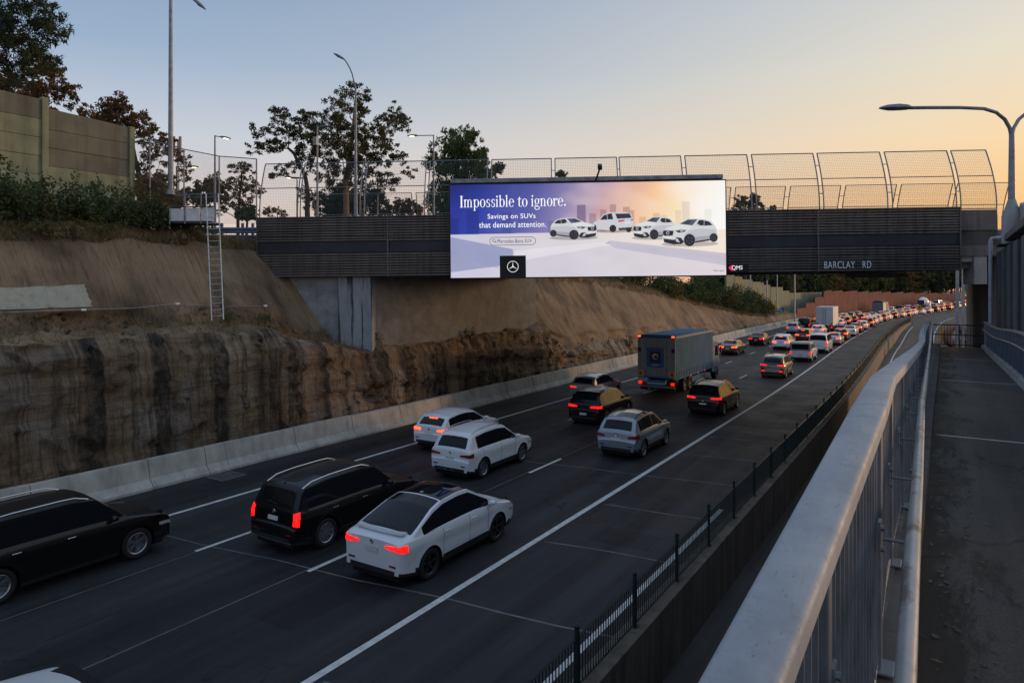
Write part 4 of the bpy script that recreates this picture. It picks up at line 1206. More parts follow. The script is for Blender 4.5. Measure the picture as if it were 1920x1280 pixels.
# cable pinned along the slope
cpts = []
for px, py in ((-20, 592), (60, 588), (155, 585), (240, 580), (330, 574), (410, 577), (495, 577)):
    s_, t_ = on_face(px, py); cpts.append(cut_point(s_, 4, t_) + Vector((.12, 0, .06)))
cb = empty('slope_cable', 'thin cable pinned along the raked slope with small white clips', 'cable')
MB().tube(cpts, .012, 5).build('cable', M_galv, cb)
for p in (cpts[2], cpts[4], cpts[6]): MB().box(p, (.07, .16, .08)).build('clip', M_white, cb)

# ------------------------------------------------------------------ chain-link fence and guardrail behind the ladder
cl_ = empty('chain_link_fence', 'galvanised chain link fence behind the ladder, left of the bridge', 'fence')
fp = [(250, 256, 420, 33.5), (281, 262, 420, 34), (345, 280, 420, 35.0), (411, 293, 420, 36), (481, 298, 420, 36)]
for px, t_, b_2, yc in fp[1:]:
    MB().tube([P(px, b_2, yc), P(px, t_, yc)], .04, 6).build('post', M_galvd, cl_)
MB().tube([P(f[0], f[1], f[3]) for f in fp], .026, 5).build('top_rail', M_galvd, cl_)
MB().tube([P(f[0], 370 if f[0] > 300 else 325, f[3]) for f in fp], .02, 5).build('mid_rail', M_galvd, cl_)
w = MB()
for (a, b) in zip(fp[:-1], fp[1:]):
    A0, A1, B0_, B1_ = P(a[0], a[2], a[3]), P(a[0], a[1], a[3]), P(b[0], b[2], b[3]), P(b[0], b[1], b[3])
    wid = (B0_ - A0).length; hg = (A1 - A0).length
    n = int(wid / .11)
    def pt(u, v): return (A0.lerp(B0_, u)).lerp(A1.lerp(B1_, u), v)
    r = hg / wid
    for i in range(-int(n * r), n + 1):
        for sgn in (1, -1):
            u0 = i / n; v0, v1 = 0., 1.
            u1 = u0 + r
            if u0 < 0: v0 = -u0 / r; 
            if u1 > 1: v1 = (1 - u0) / r
            if v1 <= v0: continue
            ua, ub2 = u0 + r * v0, u0 + r * v1
            if sgn < 0: ua, ub2 = 1 - ua, 1 - ub2
            w.tube([pt(ua, v0), pt(ub2, v1)], .0035, 3, False)
w.build('wire_mesh', M_mesh, cl_)
gd = empty('guardrail', 'blue grey steel guardrail beside the left end of the bridge', 'guardrail')
Yg = 35.6
for zz in (432, 446):
    pr = [(0, -.16), (.05, -.12), (.05, -.06), (.0, -.02), (0, .02), (.05, .06), (.05, .12), (0, .16)]
    rows = [[P(px, zz, Yg) + Vector((sT, -cT, 0)) * d + Vector((0, 0, z)) for d, z in pr] for px in (335, 400, 440, 484)]
    MB().grid(rows).build('beam', M_bluish, gd)
for px in (376, 416, 455, 474): MB().box(P(px, 440, Yg + .1), (.12, .12, 1.2), Matrix.Rotation(TH, 3, 'Z')).build('post', M_bluish, gd)
MB().tube([P(425, 458, Yg), P(484, 458, Yg)], .04, 6).build('lower_rail', M_bluish, gd)

# ------------------------------------------------------------------ noise walls
M_olive = concrete_material('olive_panel', (.24, .26, .165), .45, True)
M_brownp = concrete_material('brown_panel', (.15, .148, .112), .4, True)
M_greenp = concrete_material('green_panel', (.26, .31, .22), .4, True)
nw = empty('noise_wall', 'olive concrete plank noise wall on the top of the left slope', 'noise wall')
wlat = -34.0
posts = [PL(82, 200, wlat).y - 2 * (PL(245, 200, wlat).y - PL(82, 200, wlat).y), None, PL(82, 200, wlat).y, PL(245, 200, wlat).y]
posts[1] = (posts[0] + posts[2]) / 2
posts = [posts[0] - (posts[3] - posts[2]), posts[0], posts[1], posts[2], posts[3]]
tops = [15.6, 15.5, 15.35, 14.95]
pr_ = random.Random(4)
for i in range(4):
    a, b = posts[i] + .11, posts[i + 1] - .11
    z = tops[i]; k = 0
    while z > 9.6:
        h = .82 if k else .95
        j = pr_.uniform(-.015, .015)
        m_ = (M_brownp if k < (1 if i == 2 else 3) else M_olive) if i >= 2 else M_olive
        if k >= 4: m_ = M_greenp
        tt = .12 if k == 0 and i == 3 else 0.05 if k == 0 else 0
        mm = MB().prism([(a, z - h + .012), (b, z - h + .012), (b, z - tt * 1.2), (a, z)], wlat - .08 + j, wlat + .08 + j, lambda u, v, d: (d, u, v))
        mm.build('plank', m_, nw, bevel=.012)
        z -= h; k += 1
for i in range(1, 5):
    t_ = (tops[i - 1] if i < 4 else tops[3] - .15) + .05
    MB().box2((wlat - .16, posts[i] - .13, 9.4), (wlat + .17, posts[i] + .13, t_)).build('post', M_olive, nw, bevel=.02)
# scuffed graffiti swirl rubbed onto the right-hand panel
def ngrid(name, label, panels, m, lat_of, group=None, thick=.3):
    t = empty(name, label, 'noise wall', (0, 0, 0), 0, group)
    for (s0, s1, zt_, slope) in panels:
        a0, a1 = Vector((lat_of(s0), s0, 0)), Vector((lat_of(s1), s1, 0))
        dv = (a1 - a0).normalized(); nn = Vector((-dv.y, dv.x, 0)) * thick
        q = [a0, a1 - dv * .06, a1 - dv * .06 + nn, a0 + nn]
        zz = [zt_, zt_ + slope, zt_ + slope, zt_]
        vs = [v + Vector((0, 0, -.5)) for v in q] + [v + Vector((0, 0, z)) for v, z in zip(q, zz)]
        MB().add(vs, [(3, 2, 1, 0), (4, 5, 6, 7), (0, 1, 5, 4), (1, 2, 6, 5), (2, 3, 7, 6), (3, 0, 4, 7)]).build('wall_panel', m, t)
    return t
def s_at(px, lat0, guess0, guess1):       # s where the wall line lat0 + off(s) shows at column px
    best = None
    for s in np.linspace(guess0, guess1, 1200):
        x = lat0 + off(s); yc = -x * sT + s * cT; xc = x * cT + s * sT
        e = abs(960 + FPX * xc / yc - px)
        if best is None or e < best[0]: best = (e, s, yc)
    return best[1], best[2]
gp = []
gl = -29.0
steps = [(1362, 514), (1377, 518), (1392, 523.5), (1411, 528), (1432, 534), (1445, 538), (1468, 545), (1480, 549)]
ends = steps[1:] + [(1541, 546.5)]
for (pa, ya), (pb, _) in zip(steps, ends):
    s0, y0 = s_at(pa, gl, 60, 240); s1, y1 = s_at(pb, gl, 60, 240)
    gp.append((s0, s1, H - (ya - 540) / FPX * y0, 0 if pa < 1475 else .05))
ngrid('noise_wall', 'grey green stepped concrete noise wall beyond the bridge above the bushes', gp, concrete_material('pale_green_wall', (.20, .23, .155), .5), lambda s: gl + off(s))
rp_ = []
rlat = -25.2
for pa, pb, y in ((1494, 1511, 578), (1511, 1528, 568), (1528, 1545, 557)):
    s0, y0 = s_at(pa, rlat, 100, 260); s1, y1 = s_at(pb, rlat, 100, 260)
    rp_.append((s0, s1, H - (y - 540) / FPX * (y0 + y1) / 2, 0))
cols = [1545, 1559, 1580, 1608, 1629, 1653, 1670, 1694, 1714, 1735, 1757, 1776, 1790, 1800]
for i, (pa, pb) in enumerate(zip(cols[:-1], cols[1:])):
    s0, y0 = s_at(pa, rlat, 150, 380); s1, y1 = s_at(pb, rlat, 150, 380)
    y = 545.5 + 6.5 * (pa - 1545) / 255
    rp_.append((s0, s1, H - (y + .8 - 540) / FPX * y0, 2.2 / FPX * y0))
m_red, nt_, b_ = new_mat('red_brick_wall'); N_ = NB(nt_)
c_ = N_.ramp(N_.noise(N_.coord((.3, .3, .25)), 1.2, 6, .7), [(.3, (.15, .045, .035)), (.7, (.29, .095, .075))])
ln_ = N_.n('ShaderNodeTexWave', wave_type='BANDS', bands_direction='Z'); ln_.inputs['Scale'].default_value = 1.0; N_.l(N_.coord((1, 1, .55)), ln_.inputs['Vector'])
N_.l(N_.mix(.35, c_, N_.ramp(ln_.outputs['Fac'], [(.1, (.45, .42, .4)), (.3, (1, 1, 1))]), 'MULTIPLY'), b_.inputs['Base Color']); b_.inputs['Roughness'].default_value = .9
ngrid('noise_wall', 'red masonry noise wall with sawtooth top along the curve behind the traffic jam', rp_, m_red, lambda s: rlat + off(s))

# ------------------------------------------------------------------ poles, signs and roadworks beyond the bridge
M_polefar = mat('far_pole', (.42, .46, .47), .5, .3)
for px, pt_, yc, lab in ((1407, 500, 118, 'leftmost thin pale pole rising behind the green noise wall'), (1438, 500, 128, 'second thin pale pole rising behind the green noise wall'), (1457, 500, 140, 'third thin pale pole rising behind the green noise wall')):
    t = empty('light_pole', lab, 'pole', P(px, 540, yc) - Vector((0, 0, 6.9)), 0, 'thin poles beyond the bridge')
    MB().tube([(0, 0, 0), (0, 0, 13.5)], [.13, .09], 8).build('pole', M_polefar, t)
p = PL(1490, 590, -22.4); p.z = 0
t = empty('light_pole', 'pale pole with round head standing in front of the green noise wall', 'pole', p, 0, 'thin poles beyond the bridge')
yc = -p.x * sT + p.y * cT
MB().tube([(0, 0, 0), (0, 0, H + (540 - 514) / FPX * yc)], [.16, .11], 8).build('pole', M_polefar, t)
MB().lathe([(-.3, .02), (-.2, .22), (.1, .25), (.25, .02)], 'z', 10, (0, 0, H + (540 - 513) / FPX * yc)).build('head', M_polefar, t, smooth=True)
def sign_post(name, label, px, py, lat, w, h, m, shape='rect', glyph=None, zbase=0., cat='sign'):
    q = PL(px, py, lat); yc = dep(px, lat)
    t = empty(name, label, cat, (q.x, q.y, zbase), 0)
    z = q.z - zbase
    MB().tube([(0, .06, 0), (0, .06, z)], .05, 6).build('post', M_polefar, t)
    pm = MB()
    if shape == 'rect': pm.box((0, 0, z), (w, .04, h))
    else: pm.prism([(0, -h / 2), (w / 2, 0), (0, h / 2), (-w / 2, 0)], -.02, .02, lambda u, v, d: (u, d, z + v))
    f = pm.build('sign_face', m, t)
    if glyph:
        gm = MB()
        for (a, b, c, d) in glyph: gm.box2((a, -.035, z + c), (b, -.022, z + d))
        gm.build('symbol', mat('sign_white', (.7, .7, .7), .5) if shape == 'rect' else M_black, f)
    return t
sign_post('road_sign', 'small blue square sign with white symbol by the left shoulder', 1466, 581, -23.9, .75, .8, mat('sign_blue', (.03, .12, .32), .5), 'rect', [(-.2, -.1, -.25, .25), (-.1, .2, -.25, -.15)])
sign_post('warning_sign', 'yellow diamond warning sign at the end of the median fence', 1724, 577, -4.7, 1.5, 1.5, mat('sign_yellow', (.62, .33, .015), .5), 'dia', [(-.08, .08, -.1, .35), (-.2, .2, .05, .15), (-.08, .08, -.3, -.2)])
for px, yc, lab in ((1795, 62, 'left one of two grey gantry posts under the right end of the bridge'), (1806, 66, 'right one of two grey gantry posts under the right end of the bridge')):
    q = P(px, 560, yc); t = empty('gantry_post', lab, 'post', (q.x, q.y, -1.5))
    MB().box((0, 0, 6), (.26, .26, 12)).build('post', M_galv, t); MB().box((0, 0, .05), (.6, .6, .1)).build('base_plate', M_galvd, t)
q = P(1816, 532, 70)
gs = empty('direction_sign', 'green direction sign half hidden behind the dark bridge pier', 'sign', (q.x, q.y, q.z))
MB().box((0, 0, 0), (1.1, .06, 1.6), Matrix.Rotation(TH, 3, 'Z')).build('sign_face', mat('sign_green', (.0, .13, .05), .5), gs)
for k in range(4): MB().box(Vector((0, 0, .5 - k * .33)) + Vector((sT, -cT, 0)) * .045, (.5 - .08 * (k % 2), .02, .09), Matrix.Rotation(TH, 3, 'Z')).build('legend', M_white, gs)
MB().tube([(0, .1, -1.5 - q.z), (0, .1, .8)], .08, 6).build('post', M_galvd, gs)
# roadworks on the ramp
q = P(1768, 633, 104)
hb = empty('marker_board', 'tall orange marker board standing on the ramp behind the end railing', 'marker', (q.x, q.y, -1.5))
MB().box((0, 0, 1.3), (.8, .12, 2.3)).build('board', mat('orange_board', (.55, .24, .04), .6, var=.2), hb); MB().box((0, 0, .08), (1.1, .5, .16)).build('foot', M_black, hb)
M_rust = mat('rusty_pipe', (.22, .10, .07), .8, var=.4)
for (px, py, yc, lab) in ((1798, 640, 95, 'large rusty pipe ring lying on the ramp behind the end railing'), (1810, 640, 88, 'smaller rusty pipe ring beside the pier on the ramp')):
    q = P(px, py, yc); r = 1.55 if yc > 90 else 1.0
    pr = empty('pipe_ring', lab, 'pipe', (q.x, q.y, -1.5)); pr.rotation_euler = (0, 0, TH)
    MB().lathe([(0, r), (1.2, r), (1.2, r * .68), (0, r * .68), (0, r)], 'y', 24, (0, 0, r)).build('ring', M_rust, pr, smooth=True)

q = P(334, 420, 120); ms = empty('telecom_mast', 'slim telecom mast with russet antenna panels behind the tallest pole', 'mast', (q.x, q.y, 9.0))
zt_ = P(334, 262, 120).z - 9.0
MB().tube([(0, 0, 0), (0, 0, zt_)], [.32, .2], 8).build('pole', M_polefar, ms)
for k in range(3):
    a = k * 2.094; MB().box((.62 * math.cos(a), .62 * math.sin(a), zt_ - 1.2), (.34, .34, 3.4), Matrix.Rotation(a, 3, 'Z')).build('antenna_panel', mat('antenna_russet', (.32, .17, .13), .6), ms, bevel=.04)
    MB().tube([(0, 0, zt_ - 1.2), (.6 * math.cos(a), .6 * math.sin(a), zt_ - 1.2)], .06, 5).build('bracket', M_polefar, ms)
# ------------------------------------------------------------------ vegetation
def leaf_mat(name, c, var=.5, trans=.25):
    m, nt, b = new_mat(name); N = NB(nt)
    n = N.noise(N.coord((.55, .55, .55)), 1.0, 3, .6)
    n2 = N.noise(N.coord((4, 4, 4)), 1.5, 2, .6)
    col = N.ramp(N.math('ADD', N.math('MULTIPLY', n, .6), N.math('MULTIPLY', n2, .4)), [(.32, tuple(v * (1 - var) for v in c)), (.5, c), (.68, (c[0] * 1.75, c[1] * 1.5, c[2] * 1.2))])
    N.l(col, b.inputs['Base Color']); b.inputs['Roughness'].default_value = .65; b.inputs['Specular IOR Level'].default_value = .25
    tr = N.n('ShaderNodeBsdfTranslucent'); N.l(col, tr.inputs['Color'])
    mx = N.n('ShaderNodeMixShader'); mx.inputs[0].default_value = trans
    N.l(b.outputs[0], mx.inputs[1]); N.l(tr.outputs[0], mx.inputs[2])
    out = [x for x in nt.nodes if x.type == 'OUTPUT_MATERIAL'][0]
    N.l(mx.outputs[0], out.inputs['Surface'])
    return m
L_gum = leaf_mat('gum_leaf', (.088, .078, .034))
L_warmlit = leaf_mat('warm_lit_leaf', (.150, .092, .034))  # brown glow of the low sun put into the leaf colour
L_green = leaf_mat('green_leaf', (0.0665, 0.1050, 0.0350))
L_dark = leaf_mat('dark_leaf', (0.0385, 0.0560, 0.0280))
L_bush = leaf_mat('shrub_leaf', (0.0630, 0.0875, 0.0315))
L_olive = leaf_mat('olive_leaf', (0.1085, 0.1085, 0.0350))
L_dry = leaf_mat('dry_grass', (0.22, 0.165, 0.085), .4)
M_bark = mat('pale_bark', (.26, .16, .10), .8, var=.4, scale=2, bump=.4, bscale=8, stretch=(1, 1, .3))
M_bark2 = mat('dark_bark', (.07, .05, .035), .9, var=.4, scale=3, bump=.5, bscale=8, stretch=(1, 1, .3))

def leaf_quads(cen, size, asp, rng_, droop=0., up=0.):
    """one rhombus per centre, random orientation; returns V (n*4,3)"""
    n = len(cen)
    a = rng_.normal(size=(n, 3)); a[:, 2] -= droop; a[:, 2] += up
    a /= np.linalg.norm(a, axis=1, keepdims=True) + 1e-9
    r = rng_.normal(size=(n, 3)); b = np.cross(a, r); b /= np.linalg.norm(b, axis=1, keepdims=True) + 1e-9
    sz = size * rng_.uniform(.6, 1.35, (n, 1))
    a = a * sz; b = b * sz * asp
    return np.stack([cen - a, cen + b * 1.0 - a * .1, cen + a, cen - b - a * .1], 1).reshape(-1, 3)
def clump_pts(centres, radii, dens, rng_, flat=.7, shell=.45):
    out = []
    for c, r in zip(centres, radii):
        n = max(6, int(dens * r * r))
        d = rng_.normal(size=(n, 3)); d /= np.linalg.norm(d, axis=1, keepdims=True)
        rad = r * rng_.uniform(shell ** 3, 1.05, (n, 1)) ** (1 / 3)
        p = d * rad * np.array([1, 1, flat])
        p *= 1 + .25 * rng_.normal(size=(n, 1)) * .6
        out.append(p + np.array(c))
    return np.concatenate(out)
def foliage(name, V, m, parent=None):
    F = np.arange(len(V)).reshape(-1, 4)
    return obj(name, raw_mesh(name, V, F, m), parent)
def limb(mb, a, b, ra, rb, rnd, bend=.12, n=5, seg=7):
    a, b = Vector(a), Vector(b); L = (b - a).length
    o = Vector((rnd.uniform(-1, 1), rnd.uniform(-1, 1), rnd.uniform(-.6, .3))) * L * bend
    pts = [a.lerp(b, t) + o * math.sin(t * math.pi) for t in [i / n for i in range(n + 1)]]
    mb.tube(pts, [lerp(ra, rb, i / n) for i in range(n + 1)], seg, False)
    return pts
def clump_tree(name, label, cat, base, centres, radii, lm, bark, trunk_pts, r0=.3, dens=60, leaf=.26, asp=.42, seed=1, flat=.7, droop=.2, group=None, twig=True, fat=1.0):
    """tree with a trunk through trunk_pts, boughs out to every leaf clump"""
    rnd = random.Random(seed); rg = np.random.default_rng(seed)
    base = Vector(base)
    t = empty(name, label, cat, base, 0, group)
    tp = [Vector(p) - base for p in trunk_pts]
    mb = MB(); nodes = []
    tot = sum((q - p).length for p, q in zip(tp[:-1], tp[1:])); acc = 0
    fine = []
    for p, q in zip(tp[:-1], tp[1:]):
        k = max(2, int((q - p).length / .8))
        for i in range(k):
            f = i / k; r = r0 * (1 - .62 * (acc + (q - p).length * f) / tot)
            fine.append((p.lerp(q, f) + Vector((rnd.uniform(-.06, .06), rnd.uniform(-.06, .06), 0)), r))
        acc += (q - p).length
    fine.append((tp[-1], r0 * .35))
    mb.tube([f[0] for f in fine], [f[1] for f in fine], 9, False)
    lo = .35 * tot
    acc = 0
    for i, f in enumerate(fine):
        if i > len(fine) * .3: nodes.append((f[0], f[1]))
    cs = [Vector(c) - base for c in centres]
    order = sorted(range(len(cs)), key=lambda i: min((cs[i] - n[0]).length for n in nodes))
    for i in order:
        c = cs[i]
        best = min(nodes, key=lambda n: (n[0] - c).length + (1.4 * max(0, n[0].z - c.z + .2)))
        L = (best[0] - c).length
        ra = max(.018, min(best[1] * .7, .035 + .016 * L)); 
        pts = limb(mb, best[0], c, ra, max(.012, ra * .4), rnd, .14)
        for k, p in enumerate(pts[2:]): nodes.append((p, lerp(ra, ra * .4, (k + 2) / 5)))
        if twig:
            for k in range(4):
                d = Vector((rnd.gauss(0, 1), rnd.gauss(0, 1), rnd.gauss(.2, .6))).normalized() * radii[i] * .85
                limb(mb, pts[-2], c + d, .014, .006, rnd, .1, 3, 4)
    mb.build('trunk', bark, t, smooth=True)
    # break every clump into sprays
    sc, sr = [], []
    for c, r in zip(cs, radii):
        for k in range(13):
            d = Vector((rnd.gauss(0, 1), rnd.gauss(0, 1), rnd.gauss(0, .8))); d = d / max(1, d.length) if d.length > 1 else d
            sc.append(c + d * r * 1.15 * fat); sr.append(r * fat * rnd.uniform(.28, .50))
    P_ = clump_pts(sc, sr, dens, rg, flat, .2)
    foliage('crown', leaf_quads(P_, leaf, asp, rg, droop), lm, t)
    return t
def from_px(lst, yc, depth, seed, ox=0, oy=0, k=1.):
    rnd = random.Random(seed); cs, rs = [], []
    for x, y, r in lst:
        d = yc + rnd.uniform(-depth, depth)
        cs.append(P(ox + k * x, oy + k * y, d)); rs.append(r * k / FPX * d)
    return cs, rs
def scatter(cx, cy, rx, ry, n, rmin, rmax, seed, top=False):
    rnd = random.Random(seed); out = []
    while len(out) < n:
        a, b = rnd.uniform(-1, 1), rnd.uniform(-1, 1)
        if a * a + b * b > 1: continue
        out.append((cx + a * rx, cy + b * ry, rnd.uniform(rmin, rmax)))
    return out
GZ = 9.2
def ground(v, z=GZ): return Vector((v.x, v.y, z))
K2 = .3204
left_gum = [(265, 295, 45), (232, 395, 42), (330, 385, 42), (380, 195, 42), (445, 240, 42), (410, 190, 35), (375, 275, 45), (385, 370, 48), (440, 310, 40), (520, 330, 45), (300, 400, 30), (540, 210, 45), (545, 290, 48), (540, 500, 50), (430, 510, 40), (378, 552, 36), (560, 420, 55), (500, 440, 40), (560, 690, 55), (600, 690, 32), (530, 660, 35)]
cs, rs = from_px(left_gum, 58, 2.2, 3, 400, 150, K2)
yc = 58
clump_tree('gum_tree', 'spreading gum tree with a long left limb behind the leftmost mesh screens', 'tree', ground(P(578, 420, yc)), cs, rs, L_gum, M_bark2,
           [ground(P(578, 420, yc)), P(577, 380, yc), P(577, 350, yc), P(566, 318, yc), P(553, 290, yc), P(540, 278, yc)], .30, 520, .115, .40, 21)
mid_gum = [(590, 230, 50), (650, 250, 60), (700, 160, 50), (780, 90, 60), (855, 85, 48), (905, 92, 26), (740, 200, 62), (800, 200, 62), (860, 165, 42), (700, 320, 62), (780, 300, 62), (640, 380, 62), (620, 450, 52), (720, 400, 62), (800, 400, 62), (760, 470, 62), (650, 320, 50),
           (880, 290, 50), (930, 330, 60), (1000, 260, 50), (1060, 230, 45), (1105, 262, 42), (1058, 160, 30), (1080, 210, 35), (1122, 240, 28), (1000, 330, 50), (960, 400, 60), (1040, 392, 38), (900, 420, 60), (860, 470, 60), (1000, 460, 50), (850, 340, 50),
           (650, 560, 52), (720, 580, 62), (900, 540, 62), (980, 540, 52), (1040, 600, 50), (1100, 470, 36), (1150, 540, 36), (820, 660, 62), (740, 650, 50), (930, 610, 50), (670, 510, 50), (830, 560, 55)]
cs, rs = from_px(mid_gum, 60, 3.2, 8, 400, 150, K2)
yc = 60
clump_tree('gum_tree', 'big tall gum tree with orange lit trunk, the highest tree behind the bridge', 'tree', ground(P(650, 420, yc)), cs, rs, L_gum, M_bark,
           [ground(P(650, 420, yc)), P(648, 380, yc), P(647, 340, yc), P(655, 300, yc), P(660, 250, yc), P(665, 205, yc)], .34, 520, .115, .40, 22)
# green tree by the billboard
cl = scatter(856, 340, 48, 85, 34, 11, 17, 5) + [(840, 262, 12), (870, 255, 12), (888, 262, 10), (895, 290, 14), (822, 300, 14), (880, 246, 6)]
cs, rs = from_px(cl, 55, 1.6, 5); yc = 55
clump_tree('green_tree', 'bright green feathery tree just left of the billboard behind the mesh', 'tree', ground(P(856, 430, yc)), cs, rs, L_green, M_bark2,
           [ground(P(856, 430, yc)), P(857, 380, yc), P(858, 320, yc), P(862, 270, yc)], .25, 420, .16, .30, 23, .9, .9, fat=1.35)
# gum behind the ladder
cl = [(452, 313, 12), (440, 318, 10), (466, 320, 10), (444, 335, 11), (432, 345, 12), (420, 352, 10), (455, 352, 10), (466, 345, 12), (472, 362, 12), (478, 352, 9), (440, 372, 12), (425, 378, 10), (462, 378, 10), (450, 390, 10), (418, 395, 10), (470, 398, 10), (400, 340, 12), (405, 332, 9), (395, 355, 10), (488, 360, 8)]
cs, rs = from_px(cl, 62, 2, 6); yc = 62
clump_tree('gum_tree', 'airy small gum tree seen through the chain link beside the ladder', 'tree', ground(P(447, 430, yc)), cs, rs, L_warmlit, M_bark2,
           [ground(P(447, 430, yc)), P(446, 395, yc), P(450, 360, yc), P(453, 325, yc)], .2, 480, .115, .40, 24)
# trees behind the noise wall
cl = scatter(225, 225, 62, 30, 20, 12, 20, 7) + [(282, 255, 16), (300, 262, 15), (318, 275, 14), (330, 290, 12), (345, 300, 11), (275, 280, 16), (262, 300, 16), (300, 300, 14), (310, 330, 15), (285, 330, 15), (265, 345, 15), (340, 330, 12), (352, 318, 8)]
cs, rs = from_px(cl, 54, 2.5, 7); yc = 54
clump_tree('gum_tree', 'russet lit gum tree above the right end of the noise wall', 'tree', ground(P(262, 420, yc)), cs, rs, L_warmlit, M_bark2,
           [ground(P(262, 420, yc)), P(262, 340, yc), P(250, 280, yc), P(238, 220, yc)], .3, 480, .125, .40, 25)
cl = scatter(60, 165, 75, 48, 26, 14, 22, 9) + [(118, 170, 15), (128, 190, 13), (100, 150, 16), (160, 205, 12)]
cs, rs = from_px(cl, 48, 2.5, 9); yc = 48
clump_tree('gum_tree', 'russet lit gum tree above the left part of the noise wall', 'tree', ground(P(50, 420, yc)), cs, rs, L_warmlit, M_bark2,
           [ground(P(50, 420, yc)), P(52, 300, yc), P(58, 200, yc), P(62, 150, yc)], .3, 480, .125, .40, 26)
cl = [(20, 20, 26), (52, 12, 24), (78, 30, 24), (100, 42, 20), (112, 55, 14), (86, 62, 18), (60, 50, 24), (30, 60, 26), (5, 50, 26), (8, 95, 26), (40, 90, 24), (70, 84, 18), (92, 105, 16), (100, 120, 12), (62, 112, 20), (25, 120, 24), (40, 140, 18), (118, 70, 9), (-20, 70, 30), (-25, 20, 30), (90, 10, 14), (-10, 140, 26)]
cs, rs = from_px(cl, 39, 2, 10); yc = 39
clump_tree('she_oak_tree', 'dark needle leaved tree reaching in at the top left corner', 'tree', ground(P(-60, 420, yc)), cs, rs, L_dark, M_bark2,
           [ground(P(-60, 420, yc)), P(-55, 300, yc), P(-30, 150, yc), P(0, 60, yc)], .3, 420, .19, .17, 27, .8, .5)
# low trees and small crowns along the skyline
smalls = [(640, 388, 44, 28, 16, 68, L_dark, 'rounded dark tree low behind the big gum trunk'), (755, 388, 30, 18, 10, 72, L_warmlit, 'small round topped tree right of the big gum behind the mesh'),
          (700, 385, 30, 22, 10, 75, L_dark, 'dark low tree behind the right screens near the gum'), (385, 365, 40, 22, 14, 66, L_gum, 'scrubby tree between the tallest pole and ladder'),
          (300, 365, 48, 32, 18, 50, L_warmlit, 'russet shrubby tree behind the chain link under the tallest pole'), (1398, 385, 34, 16, 11, 85, L_gum, 'flat dark tree just right of the billboard beyond the bridge'),
          (1440, 391, 16, 6, 5, 95, L_gum, 'small dark tree top beyond the bridge right of the billboard'), (1057, 328, 13, 9, 5, 80, L_gum, 'small tree top showing above the billboard left of the camera arm'), (928, 322, 14, 14, 6, 80, L_gum, 'small tree top at the upper left corner of the billboard'),
          (462, 398, 18, 14, 8, 52, L_green, 'bright green shrub left of the bridge end by the guardrail'), (520, 398, 40, 9, 8, 110, L_warmlit, 'distant low brown tree line tree left behind the screens')]
for i, (cx, cy, rx, ry, n, yc, lm, lab) in enumerate(smalls):
    cl = scatter(cx, cy, rx * .8, ry * .8, n, ry * .45, ry * .7, 40 + i)
    cs, rs = from_px(cl, yc, 1.5, 50 + i)
    b = P(cx, 430, yc); gz = GZ if yc < 78 else 8.0
    tt = P(cx, cy, yc)
    clump_tree('small_tree', lab, 'tree', ground(b, gz), cs, rs, lm, M_bark2, [ground(b, gz), ground(tt, lerp(gz, tt.z, .6)), tt], .16, 260, .17, .45, 60 + i, .8)

# bushes
def bush(label, centre, w, h, lm, seed, group=None, leaf=.075, dens=360, name='bush', asp=.5, flat=.9, up=.3):
    rnd = random.Random(seed); rg = np.random.default_rng(seed)
    c0 = Vector(centre)
    t = empty(name, label, 'bush', c0, 0, group)
    sc, sr = [], []
    n = int(14 + 7 * w)
    for k in range(n):
        a = rnd.uniform(0, 6.28); r = math.sqrt(rnd.random()) * w * .5
        hh = h * (1 - .6 * (r / (w * .5)) ** 2) * rnd.uniform(.25, 1.12)
        sc.append((r * math.cos(a), r * math.sin(a), hh * .85)); sr.append(rnd.uniform(.10, .30) * min(w, h * 1.4) * .8)
    mb = MB()
    for k in range(0, n, 2): limb(mb, (rnd.uniform(-.1, .1), rnd.uniform(-.1, .1), -.2), sc[k], .03, .008, rnd, .12, 4, 4)
    mb.build('stems', M_bark2, t)
    pts = clump_pts(sc, sr, dens, rg, flat, .25)
    # a few shoots poking out of the top
    sh = []
    for k in range(int(8 + w * 5)):
        x, y, z = sc[rnd.randrange(n)]; L = rnd.uniform(.3, .9) * h * .4
        for q in range(9): sh.append((x + rnd.gauss(0, .05), y + rnd.gauss(0, .05), z + L * q / 8 + .1))
    pts = np.concatenate([pts, np.array(sh)])
    foliage('leaves', leaf_quads(pts, leaf, asp, rg, 0, up), lm, t)
    return t
def hill(px, lat):
    yc = dep(px, lat); v = P(px, 540, yc); s = v.y
    K = cut_keys(s); la = lat - off(s) * sm(46, 60, s)
    for (l0, z0), (l1, z1) in zip(K[:-1], K[1:]):
        if l1 <= la <= l0: return Vector((lat, s, lerp(z0, z1, (la - l0) / (l1 - l0))))
    return Vector((lat, s, 8))
